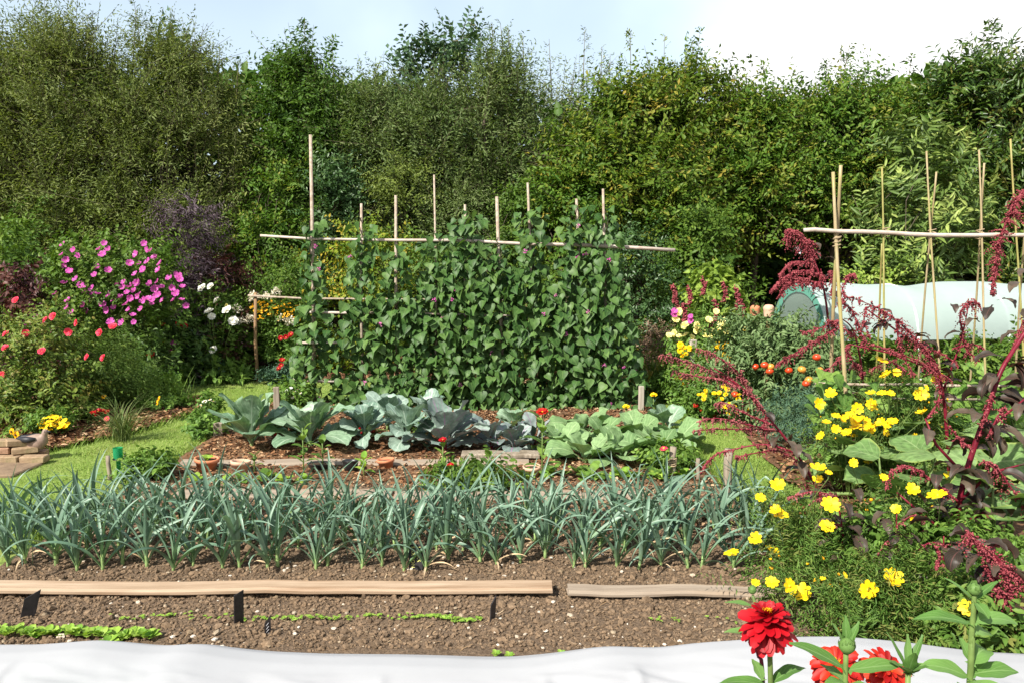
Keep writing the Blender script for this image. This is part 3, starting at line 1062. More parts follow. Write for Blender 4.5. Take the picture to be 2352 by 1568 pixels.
def crown(rg, H, W, D, z0=0.1, ncl=160, nsh=9, nlf=14, L=(.35, .8), ll=.075, lw=.3, up=.5, clr=.42, prof=None, tpl=LEAF2, spires=(), core=0.35, front=0.0, twigs=True, hue=0.0, m_leaf=0, m_twig=1, side=.9, upn=.7, tipc=0.0, boughs=0):
    """foliage clumps at the ends of limbs; returns the mesh builder and the clump centres"""
    mb = MB()
    t = rg.uniform(0, 1, ncl) ** .95
    if prof is None:
        def prof(t):
            return (1 - np.clip(t, 0, 1) ** 2.6) ** .75 * (.72 + .28 * np.minimum(1, t * 3)) + .04
    r = prof(t)
    th = rg.uniform(0, 2 * math.pi, ncl)
    if front > 0:
        fl = (np.sin(th) > 0) & (rg.random(ncl) < front)
        th[fl] *= -1
    rad = (core + (1 - core) * rg.random(ncl)) ** .6
    C = np.stack([W * r * rad * np.cos(th), D * r * rad * np.sin(th), z0 + (H - z0) * t], 1)
    out = norm(np.stack([np.cos(th), np.sin(th), np.full(ncl, .15)], 1))
    if boughs:
        # foliage gathers on boughs, leaving hollows between them
        B = C[rg.choice(ncl, min(boughs, ncl), replace=False)]
        dist = np.linalg.norm((C[:, None] - B[None]) * np.array((1, 1, 1.5)), axis=2)
        near = B[np.argmin(dist, 1)]
        f = rg.uniform(.35, .75, ncl)[:, None] * np.array((.75, .75, 1.0)) * (rg.random(ncl) < .9)[:, None]
        C = C + (near - C) * f
    hue_c = np.clip(rg.normal(.45 + hue, .2, ncl), 0, 1)
    k = np.repeat(np.arange(ncl), nsh)
    P0 = C[k] + rg.normal(0, clr * .45, (ncl * nsh, 3)) * np.array((1, 1, .75))
    Dr = norm(out[k] * (1 - up) + np.array((0, 0, 1)) * up + rg.normal(0, .42, (ncl * nsh, 3)))
    Ln = rg.uniform(L[0], L[1], ncl * nsh)
    P0[:, 2] = np.maximum(P0[:, 2], .05)
    shoots_to_leaves(mb, P0, Dr, Ln, nlf, ll, lw, tpl, hue_c[k], rg, side=side, m=m_leaf, upn=upn, outn=out[k], tipc=tipc)
    for (x, y, z, ln, w, cnt) in spires:
        # a leading shoot with short side twigs
        axis = norm(np.array((rg.normal(0, .07), rg.normal(0, .05), 1.0)))
        tt = rg.random(cnt) ** 1.35
        P = np.array((x, y, z)) + axis * (ln * tt)[:, None]
        th2 = rg.uniform(0, 6.28, cnt)
        dd = norm(np.stack([np.cos(th2), np.sin(th2), np.full(cnt, 1.1)], 1))
        shoots_to_leaves(mb, P, dd, w * (1.1 - tt) + .05, 5, ll * .75, lw, tpl, np.full(cnt, .5 + hue), rg, side=side, m=m_leaf)
        tube(mb, [np.array((x, y, z)) + axis * ln * q for q in (0, .5, 1)], [.012, .008, .003], 4, m_twig)
    if twigs:
        sel = rg.choice(len(P0), min(len(P0), 2 * ncl), replace=False)
        for i in sel:
            q = P0[i] + Dr[i] * Ln[i]
            V = np.array([P0[i] - out[k[i]] * .15, P0[i], q])
            tube(mb, V, [.008, .006, .002], 3, m_twig, cap=False)
    return mb, C


def limbs(rg, C, H, nstem=3, r=0.06, spread=.25, nl=26, z0=0.0):
    mb = MB()
    stems = []
    for i in range(nstem):
        a = rg.uniform(0, 6.28)
        b = np.array((math.cos(a), math.sin(a), 0)) * spread * rg.uniform(.3, 1)
        top = b * 2.6 + np.array((rg.normal(0, .1), rg.normal(0, .1), H * rg.uniform(.75, .92)))
        pts = [b * .4 + np.array((0, 0, z0)), b + np.array((0, 0, H * .3)), b * 1.8 + np.array((rg.normal(0, .05), rg.normal(0, .05), H * .6)), top]
        tube(mb, pts, [r, r * .75, r * .5, r * .15], 6)
        stems.append(np.array(pts))
    sel = rg.choice(len(C), min(nl, len(C)), replace=False)
    for i in sel:
        c = C[i]
        s = stems[rg.integers(nstem)]
        zt = max(z0 + .1, c[2] - .25 * H * rg.uniform(.5, 1))
        j = int(np.clip(np.searchsorted(s[:, 2], zt) - 1, 0, 2))
        f = np.clip((zt - s[j, 2]) / max(1e-3, s[j + 1, 2] - s[j, 2]), 0, 1)
        a = s[j] * (1 - f) + s[j + 1] * f
        mid = (a + c) / 2 + np.array((0, 0, .06 * H * rg.uniform(-.3, 1)))
        tube(mb, [a, mid, c], [r * .4, r * .25, r * .08], 4, cap=False)
    return mb


def tree(label, u, vtop, Y, hwpx, leaf, seed, group=None, dfac=.8, z0=.3, name='tree', cat='tree', trunk='bark', base=None, nstem=3, rt=.06, **kw):
    rg = np.random.default_rng(seed)
    p = at(u, vtop, Y)
    W = hwpx * Y / PXF
    H = p[2]
    root = thing(name, label, cat, (p[0], Y, 0), group)
    sp = []
    for (su, sv_, dz, w, cnt) in kw.pop('sp', ()):
        q = at(su, sv_, Y)
        sp.append((q[0] - p[0], rg.uniform(-.2, .2), q[2] - dz, dz, w, cnt))
    mb, C = crown(rg, H, W, W * dfac, z0=z0, spires=sp, **kw)
    limbs(rg, C, H * .92, nstem=nstem, r=rt, spread=W * .22).build('trunk', M[trunk], root)
    mb.build('crown', [M[leaf], M['twig']], root)
    return root


def flower_mesh(name, npet, mats, length=1.0, width=.42, rise=.15, layers=1, disc=.18, dz=.06, wav=.05, tip='round', seed=0, droop=.0):
    """petals round a disc, radius 1, facing +Z; petals use the first material and the disc the second"""
    rg = np.random.default_rng(seed)
    mb = MB()
    rows = {'round': [(0, 0), (.25, .6), (.6, .95), (.85, .8), (1, .35)], 'point': [(0, 0), (.3, .8), (.6, .8), (.85, .4), (1, .02)],
            'wide': [(0, 0), (.3, .7), (.65, 1.0), (.9, 1.0), (1, .75)]}[tip]
    for ly in range(layers):
        for i in range(npet):
            a = 2 * math.pi * (i + .5 * ly) / npet + rg.normal(0, .05)
            ln = length * (1 - .28 * ly) * rg.uniform(.9, 1.05)
            cr, sr = math.cos(a), math.sin(a)
            V, A = [], []
            rr = rise + .35 * ly + rg.normal(0, .05)
            for t, w in rows:
                x = .08 + (ln - .08) * t
                z = rr * x + .02 * ly - droop * t * t
                for s in (-1, 0, 1):
                    y = s * w * width * ln * .5
                    zz = z + abs(s) * .05 * w + wav * math.sin(9 * t + i * 1.7 + s) * t
                    V.append((x * cr - y * sr, x * sr + y * cr, zz))
                    A.append((s, t, np.clip(rg.normal(.5, .2), 0, 1)))
            F = []
            for k in range(len(rows) - 1):
                b = 3 * k
                F += [(b, b + 1, b + 4, b + 3), (b + 1, b + 2, b + 5, b + 4)]
            mb.add(V, [np.array(F)], A, 0)
    if disc:
        lathe(mb, [(disc, dz * .2), (disc * .95, dz), (disc * .5, dz * 1.8), (.001, dz * 2.1)], n=9, m=1)
    return mb.mesh(name, mats)


def head_mesh(name, mat, n, r=1.0, sz=.16, flat=.8, seed=0, tpl=LEAF6, cone=0.0):
    """rounded head of many small petals, radius 1"""
    rg = np.random.default_rng(seed)
    d = rand_dirs(n, rg)
    d[:, 2] = np.abs(d[:, 2]) * .9 - .25 * rg.random(n)
    rad = r * rg.uniform(.55, 1, n)
    P = d * rad[:, None] * np.array((1, 1, flat))
    if cone:
        k = 1 - np.clip(P[:, 2] / (flat * r), 0, 1) * cone
        P[:, :2] *= k[:, None]
    mb = MB()
    scat(mb, tpl, P, norm(d + rand_dirs(n, rg) * .6), rand_dirs(n, rg) + d, sz * rg.uniform(.7, 1.3, n), rg.uniform(.7, 1.1, n), np.clip(rg.normal(.5, .25, n), 0, 1))
    return mb.mesh(name, mat)


FL = {}
FL['mallow'] = flower_mesh('mallow flower', 5, [M['p_pink'], M['p_lemon']], width=.86, rise=.55, disc=.10, tip='wide', seed=1, wav=.09)
FL['rose'] = flower_mesh('rose flower', 6, [M['p_rose'], M['p_disc']], width=1.0, rise=.25, layers=3, disc=.1, seed=2)
FL['redsimple'] = flower_mesh('red flower', 9, [M['p_red'], M['p_disc']], width=.6, rise=.1, layers=2, disc=.2, seed=3)
FL['pinkdaisy'] = flower_mesh('pink daisy', 12, [M['p_rose'], M['p_disc']], width=.4, rise=-.1, disc=.28, dz=.12, seed=4)
FL['cosmos'] = flower_mesh('cosmos flower', 8, [M['p_yellow'], M['p_disc']], width=.60, rise=.16, layers=1, disc=.19, dz=.10, tip='round', seed=5, wav=.035)
FL['cosmosback'] = flower_mesh('cupped cosmos flower', 7, [M['p_yellow'], M['p_disc']], width=.66, rise=.5, layers=1, disc=.18, dz=.12, tip='round', seed=15, wav=.035)
FL['rud'] = flower_mesh('yellow daisy', 12, [M['p_yellow'], M['p_disc']], width=.45, rise=.02, disc=.24, dz=.12, seed=6)
FL['helen'] = flower_mesh('helenium flower', 10, [M['p_gold'], M['p_dark']], width=.55, rise=-.2, disc=.32, dz=.18, seed=7)
FL['tagetes'] = flower_mesh('marigold', 9, [M['p_yellow'], M['p_gold']], width=.7, rise=.2, layers=3, disc=.2, seed=8)
FL['whitedahlia'] = flower_mesh('white dahlia', 10, [M['p_white'], M['p_lemon']], width=.65, rise=.15, layers=3, disc=.15, seed=9)
FL['lemon'] = flower_mesh('lemon flower', 6, [M['p_lemon'], M['p_disc']], width=.95, rise=.3, layers=2, disc=.14, seed=10)
FL['coral'] = flower_mesh('coral flower', 10, [M['p_coral'], M['p_disc']], width=.6, rise=.1, layers=2, disc=.2, seed=12)
FL['hydrangea'] = head_mesh('hydrangea head', M['p_cream'], 150, 1.0, .30, 1.25, 3, LEAF6, .45)
FL['bean'] = head_mesh('bean blossom', M['p_bean'], 14, 1.0, .9, 1.0, 4, LEAF6)
FL['sedum'] = head_mesh('pink head', M['p_sedum'], 40, 1.0, .3, .5, 5, LEAF6)
FL['daisywhite'] = flower_mesh('white daisy', 10, [M['p_white'], M['p_disc']], width=.45, rise=0, disc=.3, dz=.14, seed=13)


def bush(name, label, cat, u, vtop, Y, hwpx, leaf, seed, group=None, z0=.05, zb=None, dfac=.8, stem='stemdark', nstem=5, rs=.010, part='foliage', H=None, **kw):
    """rounded plant or shrub: stems and foliage"""
    rg = np.random.default_rng(seed)
    p = at(u, vtop, Y)
    W = hwpx * Y / PXF
    H = p[2] if H is None else H
    gz = hz(p[0], Y)
    root = thing(name, label, cat, (p[0], Y, gz), group)
    H -= gz
    args = dict(ncl=40, nsh=7, nlf=8, L=(.12, .3), ll=.07, lw=.5, clr=min(.22, W * .4), twigs=False, tpl=LEAF6)
    args.update(kw)
    mb, C = crown(rg, H, W, W * dfac, z0=z0, **args)
    limbs(rg, C, H * .9, nstem=nstem, r=rs, spread=W * .35, nl=24).build('stems', M[stem], root)
    mb.build(part, [M[leaf], M[stem]], root)
    root['_H'] = float(H)
    return root


def blooms(root, mesh, pts, size, seed, name='flower', face=(-.25, -1, .75), jit=.45, stem=None, srad=.003):
    """flowers as parts of their plant; pts are world places"""
    rg = np.random.default_rng(seed)
    base = np.array(root.location)
    for p in pts:
        n = np.array(face, float) + rg.normal(0, jit, 3)
        n[2] = max(n[2], .05)
        put(name, mesh, root, np.array(p) - base, norm(n), size * rg.uniform(.8, 1.15), rg.uniform(0, 6.28))
    if stem is not None:
        mb = MB()
        for p in pts:
            q = np.array(p) - base
            foot = q * np.array((.35, .35, 0)) + np.array((0, 0, max(0.0, q[2] - .55)))
            mid = (foot + q) / 2 + rg.normal(0, .02, 3)
            tube(mb, [foot, mid, q - np.array((0, 0, .004))], [srad, srad * .8, srad * .6], 4)
        mb.build('flower_stalks', stem, root)


def strip_helpers():
    for o in list(bpy.data.objects):
        if '_H' in o:
            del o['_H']

# ------------------------------------------------------------------ the tall hedge of trees behind the garden
GT = 'trees of the tall mixed hedge'


def p_hedge(t):
    t = np.clip(t, 0, 1)
    return (1 - t ** 3.2) ** .7 * (.8 + .2 * np.minimum(1, t * 3)) + .03


def hedge():
    wil = dict(boughs=26, z0=1.2, leaf='willow', ll=0.094, lw=.26, L=(.4, 1.0), up=.62, ncl=340, nsh=9, nlf=15, prof=p_hedge, front=.5, core=.45, side=.6, clr=.36)
    tree('tall grey green willow filling the left edge of the hedge', -70, 105, 13.2, 200, seed=101, group=GT, name='willow_tree', sp=[(20, 25, 1.0, .3, 40), (-60, 10, 1.2, .3, 40)], **wil)
    tree('tallest olive green willow, its top cut off by a row of thin upright shoots', 165, 90, 13.0, 190, seed=102, group=GT, name='willow_tree', sp=[(120, -10, 1.2, .3, 60), (60, 10, 1.0, .3, 40), (200, 30, .9, .3, 40), (300, 25, 1.1, .25, 40)], **wil)
    tree('broad olive willow sloping down to the gap beside the dark pointed tree', 385, 150, 13.1, 195, seed=103, group=GT, name='willow_tree', sp=[(335, 15, 1.3, .3, 60), (500, 110, .9, .3, 40), (545, 150, .7, .3, 40)], **wil)
    tree('slender sapling with round leaves poking above the willows', 405, 65, 13.6, 50, 'poplar', 104, GT, name='poplar_sapling', z0=3.2, ll=0.163, lw=.5, L=(.3, .7), up=.5, ncl=16, nsh=5, nlf=8, nstem=2, rt=.03)
    che = dict(boughs=22, z0=1.0, leaf='cherry', ll=0.119, lw=.40, L=(.35, .8), up=.45, ncl=250, nsh=8, nlf=13, prof=lambda t: (1 - np.clip(t, 0, 1) ** 1.5) ** .8 * .95 + .05, front=.5, core=.4, clr=.30)
    tree('dark green tree with a pointed leading shoot beside the willows', 700, 165, 13.3, 145, seed=105, group=GT, sp=[(697, 45, 1.3, .45, 60), (758, 75, 1.1, .35, 36), (640, 130, .9, .35, 30), (680, 90, 1.2, .4, 40)], **che)
    g = dict(boughs=22, leaf='willow2', ll=0.106, lw=.27, L=(.4, .95), up=.6, ncl=250, nsh=8, nlf=14, prof=p_hedge, front=.5, core=.45, side=.65, clr=.36)
    tree('grey green willow just right of the dark pointed tree', 860, 245, 13.4, 140, seed=106, group=GT, name='willow_tree', sp=[(850, 140, .9, .3, 40)], **g)
    tree('grey green willow standing below the round leaved saplings', 1000, 250, 13.1, 130, seed=107, group=GT, name='willow_tree', **g)
    for i, (uu, vv, lab) in enumerate(((937, 118, 'blue green sapling, first of three showing above the willows'), (1000, 108, 'blue green sapling with a double tip above the willows'), (1072, 96, 'blue green sapling leaning right against the pale sky'))):
        tree(lab, uu, vv, 14.6, 20, 'poplar', 110 + i, GT, name='poplar_sapling', z0=3.0, ll=0.150, lw=.55, L=(.25, .5), up=.7, ncl=26, nsh=5, nlf=9, nstem=1, rt=.03, sp=[(uu + 8, vv - 5, 1.0, .25, 30)], prof=lambda t: .6 - .3 * t)
    tree('tall grey green tree with a thin pointed top near the middle', 1150, 180, 13.3, 140, seed=114, group=GT, name='willow_tree', sp=[(1130, 48, 1.2, .4, 50), (1165, 62, 1.1, .4, 50), (1205, 85, 1.0, .35, 36), (1180, 60, 1.0, .3, 30)], **dict(g, prof=lambda t: (1 - np.clip(t, 0, 1) ** 1.7) ** .75 * .95 + .05))
    tree('pale silvery willow with thin wispy tips against the cloud', 1300, 240, 15.0, 130, seed=115, group=GT, name='willow_tree', leaf='silver', ll=0.112, lw=.24, L=(.5, 1.1), up=.7, ncl=120, nsh=7, nlf=13, prof=p_hedge, sp=[(1270, 90, 1.3, .4, 24), (1340, 70, 1.4, .4, 24), (1380, 110, 1.2, .4, 20)])
    tree('wispy thin topped tree behind the yellowing one', 1480, 220, 15.2, 120, seed=116, group=GT, leaf='yellowing', ll=0.112, lw=.4, L=(.5, 1.1), up=.7, ncl=60, nsh=6, nlf=10, prof=p_hedge, sp=[(1450, 80, 1.5, .5, 26), (1530, 75, 1.5, .5, 26), (1600, 65, 1.4, .5, 24), (1400, 120, 1.2, .4, 20)])
    yel = dict(boughs=22, z0=1.3, leaf='yellowing', ll=0.125, lw=.44, L=(.4, .85), up=.3, ncl=270, nsh=8, nlf=13, prof=p_hedge, front=.5, core=.4, hue=-.12, clr=.30)
    tree('broad tree with leaves turning yellow in the middle of the hedge', 1450, 235, 12.7, 180, seed=117, group=GT, **yel)
    tree('yellow tipped tree with its peak under the edge of the white cloud', 1590, 185, 12.9, 115, seed=118, group=GT, sp=[(1600, 85, .9, .4, 30)], **dict(yel, ncl=150))
    hb = dict(boughs=22, leaf='hornbeam', ll=0.119, lw=.44, L=(.4, .85), up=.28, ncl=250, nsh=8, nlf=13, prof=p_hedge, front=.5, core=.4, clr=.30)
    tree('mid green tree with a low ragged top right of the yellow one', 1735, 265, 12.9, 130, seed=119, group=GT, z0=1.9, sp=[(1780, 135, .9, .3, 20), (1700, 170, .8, .3, 20)], **hb)
    tree('green tree with a narrow spire in front of the white cloud', 1925, 220, 13.0, 140, seed=120, group=GT, z0=1.9, sp=[(1932, 85, 1.4, .5, 60), (1890, 150, .9, .35, 30)], **hb)
    tree('lower green tree in the dip beside the spire', 2060, 270, 13.2, 120, seed=121, group=GT, z0=1.5, sp=[(2085, 130, .9, .25, 16)], **hb)
    dk = dict(boughs=20, leaf='laurel', ll=0.175, lw=.30, L=(.4, .8), up=.35, ncl=240, nsh=8, nlf=12, front=.5, core=.4, clr=.30)
    tree('large dark glossy tree rising at the right with drooping narrow leaves', 2240, 165, 12.6, 165, seed=122, group=GT, sp=[(2290, 55, 1.0, .6, 50), (2190, 105, .8, .5, 40)], **dk)
    tree('second dark glossy tree, cut by the right edge of the view', 2420, 175, 12.8, 140, seed=123, group=GT, **dk)
    # lower growth at the foot of the hedge
    GS = 'bushes along the foot of the hedge'
    s = dict(boughs=9, ncl=70, nsh=8, nlf=10, L=(.25, .5), clr=.28, tpl=LEAF2, front=.6, core=.4, up=.3, nstem=4, rs=.02, stem='bark')
    for (lab, u, v, Y, hw, leaf, sd, ll, lw) in (
            ('dark green bush in the shade at the left edge', 30, 480, 11.6, 120, 'shrubgreen', 201, .09, .5),
            ('olive bush with thin stems behind the pink mallow', 215, 470, 12.0, 120, 'olive', 202, .075, .4),
            ('olive green bush behind the black leaved elder', 420, 440, 12.3, 120, 'olive', 203, .075, .35),
            ('yellow green bush left of the tallest bean cane', 625, 385, 12.4, 90, 'hornbeam', 204, .09, .45),
            ('dark glossy holly behind the left end of the bean row', 770, 390, 12.5, 105, 'darkshrub', 205, .10, .4),
            ('small leaved olive bush behind the bean canes', 930, 385, 12.4, 120, 'olive', 206, .07, .4),
            ('feathery olive bush above the middle of the bean row', 1075, 395, 12.2, 110, 'willow2', 207, .075, .3),
            ('dark green bush in the hollow behind the bean canes', 1230, 430, 12.3, 110, 'shrubgreen', 208, .09, .45),
            ('drooping yellow green bush above the right of the bean row', 1340, 360, 12.0, 110, 'hornbeam', 209, .10, .45),
            ('spreading green bush with scattered yellow leaves right of the beans', 1545, 390, 11.9, 140, 'hornbeam', 210, .095, .48),
            ('dense green bush at the end of the bean crossbar', 1610, 520, 11.2, 100, 'shrubgreen', 211, .10, .5)):
        bush('hedge_bush', lab, 'bush', u, v, Y, hw, leaf, sd, GS, ll=ll, lw=lw, **s)
    bush('golden_shrub', 'yellow green shrub with some orange leaves behind the bean canes', 'shrub', 845, 530, 10.7, 125, 'golden', 221, None, ll=.075, lw=.55, **dict(s, ncl=90))
    bush('round_shrub', 'rounded fresh green shrub beside the golden one', 'shrub', 665, 605, 10.5, 70, 'shrubgreen', 222, None, ll=.06, lw=.5, **dict(s, ncl=60))
    bush('box_shrub', 'dark blue green small leaved shrub at the right end of the beans', 'shrub', 1450, 560, 10.3, 85, 'darkshrub', 223, None, ll=.065, lw=.5, **dict(s, ncl=80))
    bush('leafy_shrub', 'light green shrub glimpsed through the middle of the beans', 'shrub', 1290, 620, 10.2, 110, 'shrubgreen', 224, None, ll=.07, lw=.5, **dict(s, ncl=70))
    bush('leafy_shrub', 'green shrub seen between the bean canes left of the middle', 'shrub', 1010, 590, 10.4, 110, 'shrubgreen', 225, None, ll=.07, lw=.5, **dict(s, ncl=70))
    bush('pale_leaved_shrub', 'tall shrub with long pale pointed leaves behind the green tunnel', 'shrub', 2120, 345, 9.8, 165, 'longleaf', 226, None, ll=.19, lw=.25, ncl=62, nsh=6, nlf=12, L=(.22, .45), clr=.30, up=.72, tipc=.9, hue=-.12, tpl=LEAF6, front=.6, core=.4, nstem=6, rs=.014, stem='bark', side=.75)
    bush('rose_shrub', 'light green bush with a few pink roses above the tunnel', 'shrub', 2010, 610, 9.3, 60, 'lightleaf', 227, None, ll=.06, lw=.55, **dict(s, ncl=40))
    # one leaf mass added behind the hedge to block sky and darken its gaps
    rg = np.random.default_rng(301)
    mb = MB()
    n = 42000
    x = rg.uniform(-15, 15, n)
    top = np.where(x < -4, 4.6, 4.1) + .9 * vnoise(x, x * 0, .35, 4)
    z = rg.random(n) ** 1.25 * top
    y = 15.0 + rg.normal(0, .35, n) + .8 * vnoise(x, z, .5, 6)
    scat(mb, LEAF6, np.stack([x, y, z], 1), rand_dirs(n, rg), rand_dirs(n, rg) + np.array((0, -.6, .5)), rg.uniform(.2, .36, n), .6, np.clip(rg.normal(.35, .2, n), 0, 1))
    stuff(mb.build('backing_foliage', M['cherry']), 'leafy mass added behind the hedge to block sky and darken its gaps', 'wood')


hedge()

# ------------------------------------------------------------------ boards, labels, fleece of the front bed
def board(name, label, u0, v0, u1, v1, wid, th, mat, lift=0.03, tilt=-4, seed=0, group=None, dy=0.0):
    """plank lying along the bed between two places on the soil"""
    rg = np.random.default_rng(seed)
    a, b = gnd(u0, v0, .05), gnd(u1, v1, .05)
    L_ = np.linalg.norm(b[:2] - a[:2])
    mb = MB()
    n = 14
    ring = 8
    V, A = [], []
    c = .006
    for i in range(n + 1):
        x = -L_ / 2 + L_ * i / n
        dz = .004 * math.sin(i * .9 + seed) + rg.normal(0, .0012)
        dyy = rg.normal(0, .0015)
        h, w = th / 2, wid / 2
        for y, z in ((-w + c, -h), (w - c, -h), (w, -h + c), (w, h - c), (w - c, h), (-w + c * 1.6, h), (-w, h - c * 1.6), (-w, -h + c)):
            xx = x + (rg.normal(0, .002) if i in (0, n) else 0)
            V.append((xx, y + dyy, z + dz))
            A.append((y / w, i / n, .5))
    F = []
    for i in range(n):
        for j in range(ring):
            F.append((i * ring + j, i * ring + (j + 1) % ring, (i + 1) * ring + (j + 1) % ring, (i + 1) * ring + j))
    F = [np.array(F), np.array([list(range(ring))[::-1], [n * ring + j for j in range(ring)]])]
    mb.add(V, F, A)
    o = mb.build(name, M[mat], None, smooth=False)
    m = (a + b) / 2
    o.location = (m[0], m[1] + dy, .045 + lift)
    o.rotation_euler = (R(tilt), 0, math.atan2(b[1] - a[1], b[0] - a[0]))
    tag(o, label, 'board', group)
    return o


GB = 'timber boards across the beds'
board('timber_board', 'long tan board lying across the front bed from the left edge', -40, 1362, 1268, 1360, .092, .028, 'board', lift=.032, tilt=3, seed=1, group=GB)
board('timber_board', 'shorter pale grey board to the right of the gap, behind the red flower', 1304, 1365, 1880, 1368, .082, .026, 'board2', lift=.026, tilt=3, seed=2, group=GB)
board('timber_board', 'weathered plank edging the cabbage bed, behind the row of flowerpots', 418, 1062, 1215, 1060, .12, .03, 'board2', lift=0.0, tilt=3, seed=3, group=GB)
board('timber_board', 'rounded grey plank end lying beside the purple kale', 1060, 1053, 1240, 1054, .11, .035, 'stake', lift=.03, tilt=3, seed=4, group=GB, dy=.05)
board('timber_board', 'grey plank half hidden behind the leeks on the left', 400, 1133, 900, 1132, .14, .03, 'board2', lift=.0, tilt=3, seed=5, group=GB)
board('timber_board', 'grey plank half hidden behind the leeks on the right', 905, 1138, 1480, 1136, .14, .03, 'board2', lift=.0, tilt=3, seed=6, group=GB)


def slate_label(label, u, vt, vb, seed, Y=None, lean=0.0, turn=0.0, wid=.034, notch=.02, fwd=0.0, h=None, ink=None):
    """black plant label with a slanted top pushed into the soil"""
    p = gnd(u, vb, .045)
    if Y is not None:
        p = at(u, vb, Y)
        p[2] = .04
    top = at(u, vt, p[1])[2]
    H = top - p[2] + .04
    root = thing('plant_label', label, 'plant label', (p[0], p[1], p[2] - .04), 'black plant labels in the front bed', R(turn))
    w = wid / 2
    out = [(-w * .72, 0), (w * .72, 0), (w, .05), (w, H), (-w, H - notch), (-w, .05)]
    V = [(x, -.0022, z) for x, z in out] + [(x, .0022, z) for x, z in out]
    F = [np.array([(0, 1, 2, 3, 4, 5), (11, 10, 9, 8, 7, 6)]), np.array([(i, i + 6, (i + 1) % 6 + 6, (i + 1) % 6) for i in range(6)])]
    mb = MB()
    mb.add(V, F)
    bl = mb.build('blade', M['slate'], root, smooth=False)
    root.rotation_euler = (R(fwd), R(lean), R(turn))
    return root, bl, H


slate_label('squat black label leaning right at the left end of the sown bed', 56, 1356, 1425, 1, lean=14, turn=40, wid=.055, notch=.04)
slate_label('black label with a slanted top under the middle of the long board', 548, 1358, 1428, 2, lean=2, turn=52, wid=.045, notch=.012)
slate_label('small black label with a pointed tip near the right end of the long board', 1130, 1372, 1424, 3, lean=6, turn=60, wid=.04, notch=.03)
r, bl, H = slate_label('tall narrow black label with chalky marks standing behind the fleece', 617, 1412, 1500, 4, Y=3.12, lean=0, turn=25, wid=.026, notch=.035)
mb = MB()
for i, z in enumerate((.035, .05, .063, .078, .09)):
    tube(mb, [(-.006, -.0035, H - z - .008), (.004, -.0035, H - z + .004)], .0012, 4)
mb.build('chalk_mark', M['chalk'], bl)
slate_label('thin black label half hidden by the fleece edge', 957, 1450, 1506, 5, Y=3.14, lean=3, turn=62, wid=.03, notch=.03)


def letters(txt, parent, loc, rot, size, mat):
    cu = bpy.data.curves.new('lettering', 'FONT')
    cu.body = txt
    cu.size = size
    cu.extrude = .0003
    cu.align_x = 'LEFT'
    cu.space_character = 1.15
    cu.materials.append(mat)
    o = bpy.data.objects.new('lettering', cu)
    COL.objects.link(o)
    me = bpy.data.meshes.new_from_object(o.evaluated_get(bpy.context.evaluated_depsgraph_get()))
    bpy.data.objects.remove(o)
    o = link('lettering', me, parent, loc)
    o.rotation_euler = rot
    return o


r, bl, H = slate_label('broad black label with yellow hand lettering among the leeks', 955, 1252, 1306, 6, wid=.07, notch=.004, lean=-2, turn=-6, fwd=-12)
letters('LEEKS', bl, (.006, -.0026, H - .012), (R(90), R(90), 0), .026, M['yellowink'])
letters('SAXTON', bl, (-.022, -.0026, H - .010), (R(90), R(90), 0), .024, M['yellowink'])


